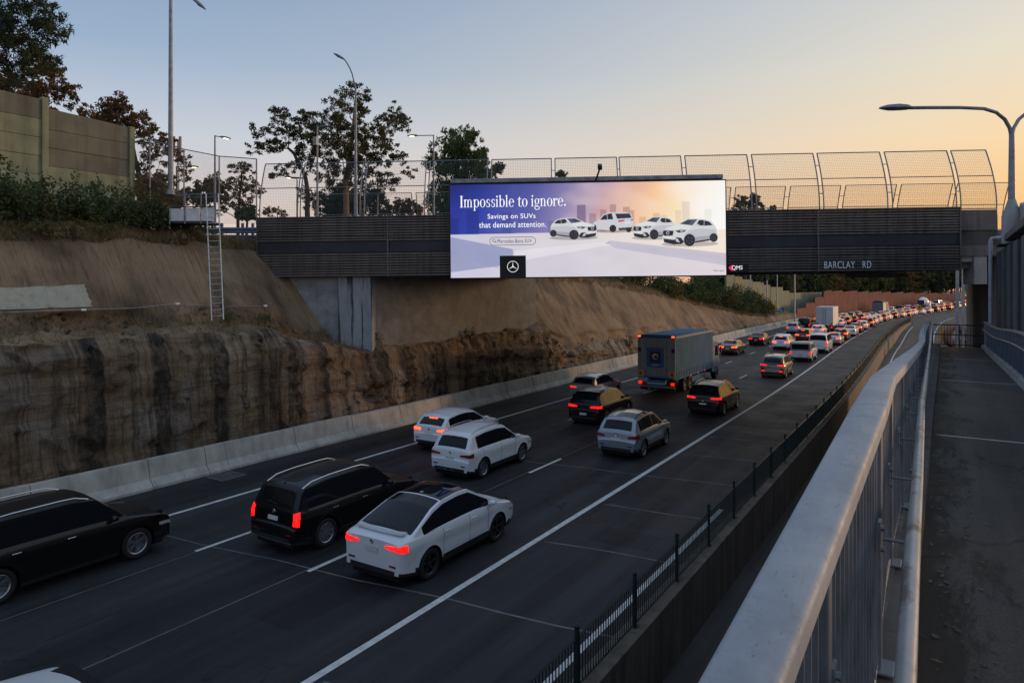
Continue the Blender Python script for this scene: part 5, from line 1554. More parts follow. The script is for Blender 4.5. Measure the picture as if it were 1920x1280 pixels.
bl_ = [(-12, -31.5, 3.4, 2.6, L_bush, 'dark leafy bush at the left frame edge below the noise wall'), (28, -30.4, 2.8, 2.6, L_bush, 'tall leafy bush in front of the left noise wall panel'), (78, -30.8, 2.0, 1.5, L_olive, 'low olive bush at the foot of the noise wall post'),
       (112, -31.2, 2.2, 2.9, L_bush, 'upright bush with a tall shoot before the right noise wall panel'), (152, -31.0, 2.4, 1.6, L_bush, 'low bush below the right noise wall panel'), (200, -31.0, 2.6, 2.4, L_green, 'broad green bush left of the noise wall end'),
       (236, -30.4, 2.6, 2.0, L_bush, 'dense dark bush under the noise wall end post'), (276, -30.6, 2.8, 2.0, L_dark, 'dense dark bush left of the access platform'), (306, -30.3, 2.2, 1.7, L_bush, 'leafy bush touching the white platform panels'),
       (268, -32.5, 2.6, 3.0, L_olive, 'tall loose shrub behind the bushes near the tallest pole'), (340, -33.0, 2.4, 2.4, L_olive, 'loose shrub behind the white platform'), (180, -29.6, 1.6, .9, L_olive, 'small scrub patch on the slope brow'), (60, -29.4, 2.0, .9, L_olive, 'low scrub on the slope brow at far left'), (120, -29.3, 1.8, .8, L_dry, 'dry scrub on the slope brow'), (330, -29.4, 1.6, .7, L_dry, 'dry scrub under the access platform')]
for i, (px, la, w, h, lm, lab) in enumerate(bl_):
    bush(lab, hill(px, la) - Vector((0, 0, .15)), w * .92, h * .84, lm, 200 + i, 'bushes on the left slope top')
br_ = [(1020, .0, 3.0, 1.4), (1060, .3, 3.4, 1.6), (1100, .2, 3.2, 1.5), (1142, .1, 3.6, 1.7), (1180, .0, 3.6, 1.9), (1218, -.3, 4.4, 2.6), (1250, -.9, 4.4, 2.8), (1262, 1.2, 3.2, 2.6), (1292, .4, 4.6, 3.2), (1322, .3, 5.2, 3.8), (1350, 0, 5.2, 3.8), (1378, -.2, 5.4, 4.0), (1402, -.2, 5.0, 3.8), (1424, -.1, 4.6, 3.2), (1440, 0, 3.6, 2.4), (1310, -2.5, 5, 4.2), (1365, -2.5, 5.4, 4.6), (1405, -2.6, 5, 5.0)]
names = ['first', 'second', 'third', 'fourth', 'fifth', 'sixth', 'seventh', 'eighth', 'ninth', 'tenth', 'eleventh', 'twelfth', 'thirteenth', 'fourteenth', 'fifteenth', 'sixteenth', 'seventeenth', 'eighteenth', 'nineteenth', 'twentieth']
for i, (px, dl_, w, h) in enumerate(br_):
    s = PL(px, 560, -28.0).y
    K = cut_keys(s); la = K[5][0] - .9 + off(s) * sm(46, 60, s) + dl_ - .2
    c = hill(px, la); 
    bush('%s shrub %s the abutment wall along the slope brow beyond the bridge' % (['dark green', 'olive', 'bright green'][i % 3], names[i] + ' from'), c - Vector((0, 0, .25)), w, h, [L_bush, L_olive, L_green][i % 3], 300 + i, 'shrubs along the slope brow beyond the bridge', .16, 95)
# plants rooted in the ledges
for i, (px, py, lat, w, h, lab) in enumerate([(492, 585, -25.9, .9, .8, 'dark tuft of weeds hanging on the ledge left of the bridge'), (430, 600, -26.2, .8, .45, 'small green clump of grass at the foot of the ladder'), (707, 628, -24.9, .7, .7, 'small weed at the foot of the stained pier wall'), (880, 620, -24.8, .9, .5, 'weed growing on the ledge under the abutment wall'), (1180, 640, -24.5, .8, .6, 'small weed low on the far slope')]):
    c = hill(px, lat); c.z = min(c.z, PL(px, py, lat).z + .25)
    bush(lab, c, w, h, L_bush if i != 1 else L_green, 400 + i, 'weeds on the rock ledges', .05, 700, 'weed', .3)
# dry grass on the brow and ledges: uncountable
rg = np.random.default_rng(77)
rows_ = []
cen = []
for k in range(5200):
    s = rg.uniform(-6, 26); 
    if k % 3: la_k, tt = 5, rg.uniform(0, 1)
    else: la_k, tt = 2 + int(rg.integers(0, 2)), rg.uniform(0, 1)
    if la_k < 4 and rg.uniform() < .35: continue
    cen.append(cut_point(s, la_k, tt))
for k in range(2600):
    s = rg.uniform(46, 120); cen.append(cut_point(s, 5 if k % 2 else 4, rg.uniform(0, 1) if k % 2 else rg.uniform(.86, 1)))
cen = np.array(cen); cen = np.repeat(cen, 5, 0) + rg.normal(size=(len(cen) * 5, 3)) * np.array([.09, .09, .0]); cen[:, 2] += .10
a = rg.normal(size=cen.shape) * .55; a[:, 2] = 1; a /= np.linalg.norm(a, axis=1, keepdims=True); L = rg.uniform(.08, .24, (len(cen), 1))
b = np.cross(a, rg.normal(size=cen.shape)); b /= np.linalg.norm(b, axis=1, keepdims=True)
V = np.stack([cen - a * L - b * .012, cen - a * L + b * .012, cen + a * L + b * .003, cen + a * L - b * .003], 1).reshape(-1, 3)
tag(foliage('dry_grass', V, L_dry), kind='stuff')

# forest beyond the bridge: individual trees sharing a few meshes
protos = []
for k in range(6):
    rg = np.random.default_rng(900 + k); rnd = random.Random(900 + k)
    hgt = 15.0; mb = MB(); mb.tube([(0, 0, -.5), (.1, 0, 4), (.2, .1, 9), (0, .1, 13.5)], [.24, .2, .13, .04], 7, False)
    sc, sr = [], []
    for q in range(46):
        z = rnd.uniform(3.0, 14.5); rr = 3.3 * (1 - abs((z - 8) / 8.2) ** 2.0) ** .5 * math.sqrt(rnd.random())
        a_ = rnd.uniform(0, 6.28); c = Vector((rr * math.cos(a_), rr * math.sin(a_), z)); sc.append(c); sr.append(rnd.uniform(.6, 1.15))
        if q % 2: limb(mb, (0.1, 0, max(2, z - 2)), c, .06, .015, rnd, .1, 3, 4)
    pts = clump_pts(sc, sr, 62, rg, .8, .3)
    lm = [L_dark, L_bush, L_olive, L_gum, L_green, L_warmlit][k]
    protos.append((mb.mesh('trunk', M_bark2, True), raw_mesh('crown', leaf_quads(pts, .32, .5, rg, .1), np.arange(len(pts) * 4).reshape(-1, 4), lm)))
kinds = ['dark dense', 'deep green', 'olive', 'greyish', 'bright green', 'russet']
FO = names + ['twenty ' + n for n in names[:9]] + ['thirtieth'] + ['thirty ' + n for n in names[:9]] + ['fortieth'] + ['forty ' + n for n in names[:9]]
fr = random.Random(12); nT = 0
for row, (d0, st) in enumerate(((-33.5, 5.2), (-38.5, 5.6), (-44.5, 6.2), (-52, 7.5))):
    s = 96 + row * 2
    j = 0
    while s < 372:
        k = fr.choice([0, 0, 1, 1, 2, 3, 3, 4, 5]) 
        la = d0 + off(s) + fr.uniform(-1.4, 1.4)
        px = None
        yc_ = -la * sT + s * cT; xc_ = la * cT + s * sT; px = 960 + FPX * xc_ / yc_
        if 1330 < px < 1850:
            sc_ = fr.uniform(.78, 1.15)
            t = empty('forest_tree', '%s tree in %s row of the wood, %s from its left end' % (kinds[k], ['the front', 'the second', 'the third', 'the rear'][row], FO[j]), 'tree', (la, s, grade(s) + (1.5 if s < 150 else 0)), fr.uniform(0, 6.28), 'trees of the wood beyond the noise walls')
            j += 1
            t.scale = (sc_ * 1.05, sc_ * 1.05, sc_)
            obj('trunk', protos[k][0], t); obj('crown', protos[k][1], t); nT += 1
        s += st * fr.uniform(.8, 1.25)

rg = np.random.default_rng(5)
n = 900
xx = np.where(rg.uniform(size=n) < .6, rg.uniform(-.12, .25, n), rg.uniform(-.1, 1.6, n)); yy = 1.5 + 38 * rg.uniform(size=n) ** 1.6
cen = np.stack([xx, yy, 4.95 - .0254 * yy + .012], 1)
V = leaf_quads(cen, .028, .4, rg); V[:, 2] = np.repeat(cen[:, 2], 4) + (V[:, 2] - np.repeat(cen[:, 2], 4)) * .25
tag(foliage('fallen_leaves', V, leaf_mat('leaf_litter', (.16, .12, .075))), kind='stuff')

# loose stones fallen on the ledge and the brow
rg = np.random.default_rng(19); V_, F_ = [], []
oc = np.array([(1, 0, 0), (-1, 0, 0), (0, 1, 0), (0, -1, 0), (0, 0, 1), (0, 0, -1)], float)
of = np.array([(0, 2, 4), (2, 1, 4), (1, 3, 4), (3, 0, 4), (2, 0, 5), (1, 2, 5), (3, 1, 5), (0, 3, 5)])
for k in range(650):
    s = rg.uniform(-4, 26) if k < 480 else rg.uniform(46, 100)
    p = np.array(cut_point(s, int(rg.choice([2, 3, 3, 3, 5])) if k < 480 else 2, rg.uniform(0, 1)))
    r = .03 + .13 * rg.uniform() ** 3
    V_.append(oc * r * rg.uniform(.5, 1.3, (6, 3)) + p + np.array([0, 0, r * .3])); F_.append(of + 6 * k)
so = obj('loose_stones', raw_mesh('loose_stones', np.concatenate(V_), np.concatenate(F_), M_rock)); tag(so, kind='stuff')
# ------------------------------------------------------------------ vehicles
def paint(name, c, metal=0., rough=.32, coat=.8):
    return mat(name, c, rough, metal, coat=coat)
PAINT = {'white': paint('white_paint', (.80, .81, .82)), 'silver': paint('silver_paint', (.40, .42, .45), .55, .32), 'grey': paint('grey_paint', (.12, .125, .13), .5, .3), 'dark grey': paint('dark_grey_paint', (.045, .046, .048), .4, .28),
         'black': mat('black_paint', (.005, .005, .006), .3, 0., coat=.32, spec=.3), 'red': paint('red_paint', (.28, .02, .015)), 'blue': paint('blue_paint', (.02, .05, .16), .3), 'maroon': paint('maroon_paint', (.12, .015, .015), .2), 'bronze': paint('bronze_paint', (.17, .13, .10), .5, .3), 'pearl': paint('pearl_paint', (.76, .77, .79), .05)}
M_glass = mat('tinted_glass', (.008, .010, .013), .05, 0., spec=.32)
M_gloss = mat('gloss_black_trim', (.008, .008, .009), .15)
M_trim = mat('black_trim', (.015, .015, .016), .6)
M_tyre = mat('tyre_rubber', (.012, .012, .012), .8)
M_rim = mat('alloy_rim', (.36, .37, .39), .3, .85)
M_rimd = mat('dark_rim', (.05, .05, .055), .35, .7)
M_chrome = mat('chrome', (.6, .6, .62), .15, 1.)
M_plate = mat('number_plate', (.62, .62, .58), .5); M_platey = mat('yellow_number_plate', (.62, .45, .05), .5)
def lamp_mat(name, c, e, strength):
    m, nt, b = new_mat(name); N = NB(nt)
    w1 = N.n('ShaderNodeTexVoronoi', feature='DISTANCE_TO_EDGE'); w1.inputs['Scale'].default_value = 9.
    N.l(N.coord((.8, .3, 1.5)), w1.inputs['Vector'])
    f = N.n('ShaderNodeMapRange'); f.inputs[1].default_value = .0; f.inputs[2].default_value = .22; f.inputs[3].default_value = .3; f.inputs[4].default_value = 1.25
    N.l(w1.outputs['Distance'], f.inputs[0])
    b.inputs['Base Color'].default_value = (*c, 1); b.inputs['Roughness'].default_value = .25
    b.inputs['Emission Color'].default_value = (*e, 1)
    N.l(N.math('MULTIPLY', f.outputs[0], strength), b.inputs['Emission Strength'])
    return m
M_lit = lamp_mat('lit_brake_lamp', (.2, .006, .006), (1.0, .010, .007), 1.35)
M_hot = lamp_mat('bright_brake_lamp', (.3, .02, .01), (1.0, .055, .012), 4.2)
M_dim = mat('unlit_tail_lamp', (.20, .008, .008), .2, coat=.6)
M_amber = mat('lit_indicator', (.4, .1, .01), .3, emit=(1.0, .25, .02), estr=4.)
M_head = mat('headlamp_glass', (.5, .5, .48), .1, .2)
M_under = mat('underbody_shade', (.006, .006, .006), .9)

WHEEL_CACHE = {}
def wheel_meshes(r, w, spokes=5, m=M_rim):
    k = (r, w, spokes, m.name)
    if k in WHEEL_CACHE: return WHEEL_CACHE[k]
    tb = MB(); h = w / 2
    tb.lathe([(-h * .8, r * .66), (-h, r * .74), (-h, r * .9), (-h * .75, r * .985), (0, r), (h * .75, r * .985), (h, r * .9), (h, r * .74), (h * .8, r * .66)], 'x', 28)
    ty = tb.mesh('tyre', M_tyre, True)
    rb = MB()
    rb.lathe([(h * .86, r * .69), (h * .90, r * .66), (h * .72, r * .60), (-h * .1, r * .58), (-h * .1, .02)], 'x', 28)
    for s in range(spokes):
        for dd in (-.11, .11):
            a = 2 * math.pi * s / spokes + dd
            R = Matrix.Rotation(a, 3, 'X')
            p = [R @ Vector((h * (.62 if rr < r * .3 else .78), x, rr)) for rr, x in ((r * .12, -.016), (r * .12, .016), (r * .64, .020), (r * .64, -.020))]
            q = [v - Vector((.03, 0, 0)) for v in p]
            rb.add(p + q, [(0, 1, 2, 3), (7, 6, 5, 4), (0, 4, 5, 1), (1, 5, 6, 2), (2, 6, 7, 3), (3, 7, 4, 0)])
    rb.lathe([(h * .45, r * .17), (h * .68, r * .15), (h * .72, .01)], 'x', 14)
    rm = rb.mesh('rim', m, True)
    WHEEL_CACHE[k] = (ty, rm); return ty, rm
def add_wheels(root, r, w, track, ys, spokes=5, m=M_rim):
    ty, rm = wheel_meshes(r, w, spokes, m)
    for sx in (1, -1):
        for y in ys:
            t = obj('wheel', ty, root, (sx * track, y, r), (0, 0, 0 if sx > 0 else math.pi))
            obj('rim', rm, t)

def car(root, prof, W, belt, wheels, r, glass, windows, body=None, z_sill=.24, clad=0., roof_w=.71, tail=None, lit=M_lit, plate=M_plate, third=True, rails=False, spokes=5, rim=M_rim, far=False, roof_glass=None, panroof=None, plate_z=.75, bump=.0, cap_w=.955, tail_extra=(), wiper=True, plan_r=.86, wheel_arch=None, chrome=False, wide_rear=False):
    """prof: (y, z) along the top centre line from the rear bumper over the roof to the front bumper; glass = (rear window y0, y1, windscreen y0, y1)"""
    body = body or PAINT['white']
    y0, y1 = prof[0][0], prof[-1][0]
    py_ = np.array([p[0] for p in prof]); pz_ = np.array([p[1] for p in prof])
    # round the polyline a little: dense sample + small arc-length smoothing
    seg = np.hypot(np.diff(py_), np.diff(pz_)); L = np.concatenate([[0], np.cumsum(seg)])
    tt = np.linspace(0, L[-1], 900); dy, dz = np.interp(tt, L, py_), np.interp(tt, L, pz_)
    k = 9 if not far else 14; ker = np.hanning(2 * k + 1); ker /= ker.sum()
    pad = lambda a: np.concatenate([2 * a[0] - a[k:0:-1], a, 2 * a[-1] - a[-2:-k - 2:-1]])
    dy, dz = np.convolve(pad(dy), ker, 'valid'), np.convolve(pad(dz), ker, 'valid')
    dy = np.maximum.accumulate(dy + np.arange(900) * 1e-6)
    ztop = lambda y: float(np.interp(y, dy, dz))
    zr = lambda z: float(np.interp(z, dz[:300], dy[:300])) if True else 0
    imax = int(np.argmax(dz > dz.max() - .06))
    zrear = lambda z: float(np.interp(z, np.maximum.accumulate(dz[:imax + 1]), dy[:imax + 1]))
    zmax = dz.max()
    def plan(y):
        e = min(y - y0, y1 - y) ; f = (y - y0) > (y1 - y)
        b = [0, .04, .12, .3, .7, 1.3]; v = [plan_r - (.06 if f else 0), plan_r + .045, .935 if not f else .90, .972 if not f else .95, .993, 1.0]
        return float(np.interp(e, b, v))
    def tum(z):
        return float(np.interp(z, [.15, .36, .52, belt - .26, belt - .17, belt - .08, belt, belt + .04, zmax], [.93, .972, .975, .992, 1.004, .985, cap_w, cap_w - .03, roof_w]))
    arch = wheel_arch or r + .065
    def w(y, z):
        x = W / 2 * plan(y) * tum(z)
        for yc in wheels:
            d = math.hypot(y - yc, z - r)
            if d < arch + .2: x += .020 * math.exp(-((d - arch) / .07) ** 2)
        return x
    def zlow(y):
        z = z_sill + .10 * max(0, 1 - min(y - y0, y1 - y) / .5)
        for yc in wheels:
            if abs(y - yc) < arch:
                z = max(z, r + math.sqrt(max(0, arch * arch - (y - yc) ** 2)))
        return min(z, ztop(y) - .1)
    ys = set()
    step = .10 if far else .055
    n = max(2, int(L[-1] / step))
    for t in np.linspace(0, L[-1], n): ys.add(round(float(np.interp(t, tt, dy)), 4))
    for yc in wheels:
        for a in np.linspace(-1, 1, 9 if far else 17): ys.add(round(yc + arch * math.sin(a * math.pi / 2), 4))
    for a, b in windows: ys.add(round(a, 4)); ys.add(round(b, 4))
    for g in glass: ys.add(round(g, 4))
    if panroof: [ys.add(round(g, 4)) for g in panroof]
    ys = sorted(y for y in ys if y0 - .001 <= y <= y1 + .001)
    ys2 = [ys[0]]
    for y in ys[1:]:
        if y - ys2[-1] > .006: ys2.append(y)
    ys = ys2
    lowt = [0, .1, .22, .36, .5, .62, .72, .80, .88, 1.0]
    upt = [.10, .35, .62, .87, 1.0]
    tops = [.97, .92, .79, .5, .25, 0]
    crown = .055
    secs = []
    for y in ys:
        zt = ztop(y); zl = zlow(y)
        hasup = zt - belt > .10
        zb_ = min(belt, zt - .035)
        row = []
        for t in lowt:
            z = zl + (zb_ - zl) * t; row.append((w(y, z), y, z))
        ze = zt - .018
        for t in upt:
            z = zb_ + (ze - zb_) * t
            x = w(y, z)
            if not hasup: x -= .02 * t * t
            row.append((x, y, z))
        xe = row[-1][0]
        for u in tops:
            row.append((xe * u, y, zt - .018 + .018 * min(1, (1 - u) / .2) ** .5 + crown * (1 - u * u) * (1 if hasup else .6)))
        secs.append(row)
    NC = len(secs[0]); nl = len(lowt); nu = len(upt)
    parts = {}
    def put(key, quad):
        d = parts.setdefault(key, MB()); d.add(quad, [(0, 1, 2, 3)] if len(quad) == 4 else [tuple(range(len(quad)))])
    for i in range(len(ys) - 1):
        yc = (ys[i] + ys[i + 1]) / 2; zt = ztop(yc)
        for j in range(NC - 1):
            a, b, c, d = secs[i][j], secs[i + 1][j], secs[i + 1][j + 1], secs[i][j + 1]
            key = 'body'
            zc = (a[2] + c[2]) / 2
            if nl <= j < nl + nu - 2 and zt - belt > .14:
                for wi, (wa, wb) in enumerate(windows):
                    if wa <= yc <= wb: key = ('side_window', wi)
                    elif wi and windows[wi - 1][1] < yc < wa: key = ('door_pillar', wi)
            elif j >= nl + nu:
                if glass[0] <= yc <= glass[1] and (j >= nl + nu + 2 or wide_rear and j > nl + nu): key = 'rear_window'
                elif j > nl + nu and glass[2] <= yc <= glass[3]: key = 'windscreen'
                elif panroof and panroof[0] <= yc <= panroof[1]: key = 'roof_glass'
            if key == 'body' and clad > .27 and zc < clad and j < nl: key = 'lower_cladding'
            if key == 'body' and clad and zc < clad + .02 and min(yc - y0, y1 - yc) < .12: key = ('bumper_lip', yc < 0)
            for sx in (1, -1):
                q = [(sx * p[0], p[1], p[2]) for p in (a, b, c, d)]
                if sx < 0: q = q[::-1]
                k2 = key
                if isinstance(key, tuple) and key[0] != 'bumper_lip': k2 = (key[0], key[1], sx)
                put(k2, q)
    for i in (0, -1):                       # close the ends below the bumper line
        row = secs[i]; zl = row[0][2]
        loop = [(p[0], p[1], p[2]) for p in row] + [(-p[0], p[1], p[2]) for p in row[::-1]]
        put('body', loop)
    out = {}
    for key, m_ in parts.items():
        nm = key if isinstance(key, str) else key[0]
        mm = {'body': body, 'lower_cladding': M_trim, 'bumper_lip': M_trim, 'door_pillar': M_gloss}.get(nm, M_glass)
        if nm == 'body':
            out['body'] = m_.build('body', mm, root, smooth=True, weld=True, sharp=38)
        else:
            o = m_.build(nm, mm, root, smooth=True, weld=True, sharp=60)
            out.setdefault(nm, []).append(o)
    ub = MB(); ub.box2((-W / 2 + .26, y0 + .12, .16), (W / 2 - .26, y1 - .15, belt - .1)); ub.box2((-W / 2 + .1, max(wheels) * 0 + min(wheels) + arch + .02, .2), (W / 2 - .1, max(wheels) - arch - .02, belt - .15))
    ub.build('underbody_shade', M_under, root)  # near-black box added inside the open shell to block light underneath
    add_wheels(root, r, .23, W / 2 - .135, wheels, spokes, rim)
    def patch(name, pts_fn, na, nb, m, parent=root, th=.02):
        rows_o, rows_i = [], []
        for ia in range(na + 1):
            ro, ri = [], []
            for ib in range(nb + 1):
                o_, i_ = pts_fn(ia / na, ib / nb, th), pts_fn(ia / na, ib / nb, -.01)
                ro.append(o_); ri.append(i_)
            rows_o.append(ro); rows_i.append(ri)
        m_ = MB(); m_.grid(rows_o); m_.grid(rows_i)
        ring_o = rows_o[0] + [r_[-1] for r_ in rows_o[1:]] + rows_o[-1][-2::-1] + [r_[0] for r_ in rows_o[-2:0:-1]]
        ring_i = rows_i[0] + [r_[-1] for r_ in rows_i[1:]] + rows_i[-1][-2::-1] + [r_[0] for r_ in rows_i[-2:0:-1]]
        m_.grid([ring_o + [ring_o[0]], ring_i + [ring_i[0]]])
        return m_.build(name, m, parent, smooth=True, weld=True, sharp=50)
    def rear_pt(u, z, th):                  # u: 0 centre .. 1 corner .. beyond 1 wraps along the side (metres past the corner)
        y = zrear(z); xe = w(y, z)
        if u <= 1: return (xe * u, y - th, z)
        yy = y + (u - 1)
        return (w(yy, z) + th, yy, z)
    # tail lamps: (u0, u1, z0 inner, z1 inner, z0 outer, z1 outer)
    tl = tail or (.55, 1.16, .82, .95, .80, 1.0)
    def lampf(sx, t_):
        u0, u1, a0, a1, b0, b1 = t_
        def f(a, b, th):
            u = u0 + (u1 - u0) * a; z = lerp(lerp(a0, b0, a), lerp(a1, b1, a), b)
            p = rear_pt(u, z, th); return (sx * p[0], p[1], p[2])
        return f
    for sx in (1, -1): patch('tail_lamp', lampf(sx, tl), 10, 2, lit)
    for (t_, m_) in tail_extra:
        for sx in (1, -1): patch('reflector' if m_ is M_dim else 'tail_lamp', lampf(sx, t_), 5, 1, m_, th=.018)
    zp = plate_z
    patch('number_plate', lambda a, b, th: (-.19 + .38 * a, zrear(zp + .11 * b) - .016 - max(0, th), zp + .11 * b), 2, 1, plate, th=.012)
    if third:
        zt3 = ztop(glass[1]) + .01 if third is True else third
        yy = zrear(zt3 - .03)
        MB().box((0, yy - .025, zt3 + .012), (.42, .05, .035)).build('brake_light', lit if lit is not M_dim else M_dim, root, bevel=.006)
    if far: return out, w, ztop, zrear, patch
    # door shut lines, handles, mirrors, lamps
    sm_ = MB(); doors = [a for a, b in windows][0:] + [windows[-1][1] + .02]
    for yd in sorted({round((windows[i][1] + windows[i + 1][0]) / 2, 3) for i in range(min(2, len(windows) - 1))} | {windows[-1][1] - .12} | ({windows[0][0] + .05} if len(windows) < 3 else set())):
        for sx in (1, -1):
            zz = np.linspace(max(zlow(yd), z_sill + .12), belt + .01, 9)
            sm_.grid([[(sx * (w(yd, z) + .003), yd - .006, z) for z in zz], [(sx * (w(yd, z) + .003), yd + .006, z) for z in zz]])
    for sx in (1, -1):                      # sill line
        yy = np.linspace(min(wheels) + arch + .06, max(wheels) - arch - .06, 12)
        sm_.grid([[(sx * (w(y, z_sill + .13) + .003), y, z_sill + .126) for y in yy], [(sx * (w(y, z_sill + .14) + .003), y, z_sill + .138) for y in yy]])
    sm_.build('door_seam', M_under, root)
    for i in range(min(2, len(windows))):
        k = i if len(windows) < 3 else i + (1 if len(windows) >= 3 else 0)
        k = min(k, len(windows) - 1)
        yh = windows[k][0] + .13; zh = belt - .10
        for sx in (1, -1): MB().box((sx * (w(yh, zh) + .012), yh, zh), (.024, .19, .028)).build('door_handle', body if not chrome else M_chrome, root, bevel=.01)
    ym = windows[-1][1] - .02
    for sx in (1, -1):
        mm = MB(); zz = belt + .09
        x = w(ym, belt + .03)
        rows = []
        for f, s_ in ((0, .45), (.25, .95), (.6, 1.), (1, .6)):
            rows.append([(sx * (x + .03 + .19 * f), ym + .05 * (1 - s_) + .085 * s_ * math.cos(a), zz + .072 * s_ * math.sin(a)) for a in np.linspace(0, 2 * math.pi, 11)])
        mm.grid(rows); mm.add(rows[-1], [tuple(range(10))]); mm.add(rows[0], [tuple(range(10))])
        mm.box((sx * (x + .01), ym + .02, zz - .05), (.10, .07, .04))
        mm.build('wing_mirror', body, root, smooth=True)
    for sx in (1, -1):                      # window frame strip along the belt
        yy = np.linspace(windows[0][0], windows[-1][1] - .05, 18)
        MB().grid([[(sx * (w(y, belt + .015) + .004), y, belt + .005) for y in yy], [(sx * (w(y, belt + .03) + .004), y, belt + .028) for y in yy]]).build('belt_moulding', M_chrome if chrome else M_trim, root)
    if rails:
        for sx in (1, -1):
            yy = np.linspace(glass[1] + .1, glass[2] - .15, 9)
            m_ = MB(); m_.tube([(sx * (w(y, ztop(y)) * .90), y, ztop(y) + (.075 if 0 < i < 8 else .01)) for i, y in enumerate(yy)], .018, 6)
            m_.build('roof_rail', M_chrome if chrome else M_trim if rails == 2 else M_rim, root, smooth=True)
    zb0 = .33                               # rear diffuser / bumper insert
    patch('bumper_insert', lambda a, b, th: ((2 * a - 1) * .86 * w(zrear(zb0 + .12 * b), .5) * .98, zrear(zb0 + .12 * b) - max(0, th) * .6, zb0 + .12 * b), 8, 2, M_trim, th=.02)
    for sx in (1, -1): patch('bumper_reflector', lampf(sx, (.66, .9, .53, .57, .53, .57)), 3, 1, M_dim, th=.016)
    if wiper:
        zt_ = ztop(glass[0]); m_ = MB(); m_.box((-.12, zrear(zt_ + .07) - .03, zt_ + .09), (.36, .02, .018), Matrix.Rotation(.15, 3, 'Y')); m_.build('rear_wiper', M_trim, root)
    m_ = MB(); m_.tube([(0, glass[1] + .22, ztop(glass[1] + .22) + .02), (0, glass[1] + .12, ztop(glass[1] + .12) + .075), (0, glass[1] + .08, ztop(glass[1] + .1) + .07)], [.03, .018, .006], 6); m_.build('aerial', body, root, smooth=True)
    for sx in (1, -1):                      # headlamps
        def hf(a, b, th):
            y = y1 - .04 - .32 * a; z = lerp(.66, .74, b) + .03 * a
            z = min(z, ztop(y) - .05)
            return (sx * (w(y, z) + max(th, 0) * .6), y, z)
        patch('headlamp', hf, 5, 1, M_head, th=.018)
    # badge on the tailgate
    zb2 = zp + .22
    MB().lathe([(0, .012), (-.012, .05), (0, .055)], 'y', 12, (0, zrear(zb2) - .012, zb2)).build('badge', M_chrome, root, smooth=True)
    return out, w, ztop, zrear, patch

# side profiles
def suv_prof(L=4.6, Hh=1.68, tail_z=1.02, hood=1.02, lean=.30, roof_back=None):
    a, b = -L / 2, L / 2
    return [(a + .07, .30), (a + .012, .36), (a + .0, .46), (a + .004, .60), (a + .03, .68), (a + .115, .725), (a + .125, .82), (a + .15, tail_z), (a + .12 + lean, Hh - .17), (a + .2 + lean * 1.15, Hh - .09), (a + 1.3, Hh - .015), (b - 2.5, Hh), (b - 1.95, Hh - .06), (b - 1.22, hood + .04), (b - 1.0, hood), (b - .35, hood - .11), (b - .12, hood - .22), (b - .02, .62), (b, .42), (b - .05, .28)]
def suv_args(L=4.6, Hh=1.68, tail_z=1.02, hood=1.02, lean=.30):
    a, b = -L / 2, L / 2
    return dict(prof=suv_prof(L, Hh, tail_z, hood, lean), glass=(a + .15 + lean * .17, a + .12 + lean * .93, b - 1.93, b - 1.20))
def sedan_prof(L=4.75, Hh=1.44, hood=.94, deck=1.04):
    a, b = -L / 2, L / 2
    return [(a + .06, .30), (a, .42), (a + .02, .66), (a + .07, .9), (a + .12, deck - .02), (a + .62, deck + .02), (a + 1.42, Hh - .07), (a + 1.75, Hh - .01), (a + 2.3, Hh), (b - 2.0, Hh - .05), (b - 1.25, hood + .04), (b - 1.05, hood), (b - .35, hood - .12), (b - .12, hood - .24), (b - .02, .55), (b, .40), (b - .05, .26)]

G_car = 'vehicles on the motorway'
def veh(name, label, cat, s, lat, z=0., dh=0., group=G_car):
    p = road_pt(lat, s, .006)
    return empty(name, label, cat, p, heading(s) + dh, group)

# ---- near vehicles, each with its own shape (s = centre, lateral centre without alignment offset)
# white crossover coupe in the foreground
t = veh('crossover_car', 'white crossover coupe with black glass roof and lit red lamps, nearest car in right lane', 'car', 14.05, -11.25)
a, b = -2.5, 2.5
prof = [(a + .13, .28), (a + .03, .33), (a + .0, .44), (a + .0, .60), (a + .02, .70), (a + .075, .745), (a + .085, .88), (a + .10, 1.05), (a + .34, 1.13), (a + .50, 1.15), (a + 1.40, 1.53), (a + 1.85, 1.64), (a + 2.45, 1.68), (a + 2.9, 1.66), (b - 1.95, 1.58), (b - 1.1, 1.10), (b - .85, 1.03), (b - .35, .93), (b - .12, .80), (b - .02, .58), (b, .40), (b - .06, .26)]
out, w, zt, zr, patch = car(t, prof, 2.0, 1.08, (-1.42, 1.46), .37, (a + .56, a + 1.78, b - 1.9, b - 1.1), [(-1.62, -.95), (-.90, .12), (.20, 1.10)], PAINT['pearl'], .26, .40, .68, wide_rear=True, tail=(.50, 1.18, .945, .985, .88, 1.04), plate_z=.80, panroof=(a + 1.82, b - 1.95), rim=M_rimd, wiper=False, third=False, spokes=5, plan_r=.84)
def spoil(a_, b_, th): 
    x = (2 * a_ - 1) * .72; y = -2.18 + .17 * b_ + .10 * (x * x) ; return (x, y, zt(y) + .035 + th + .035 * (1 - b_))
patch('spoiler', spoil, 10, 2, PAINT['pearl'], th=.03)
m = MB(); m.tube([(-.42, zr(1.10) - .01, 1.02), (.42, zr(1.10) - .01, 1.02)], .012, 5); m.build('tailgate_trim', M_chrome, t)

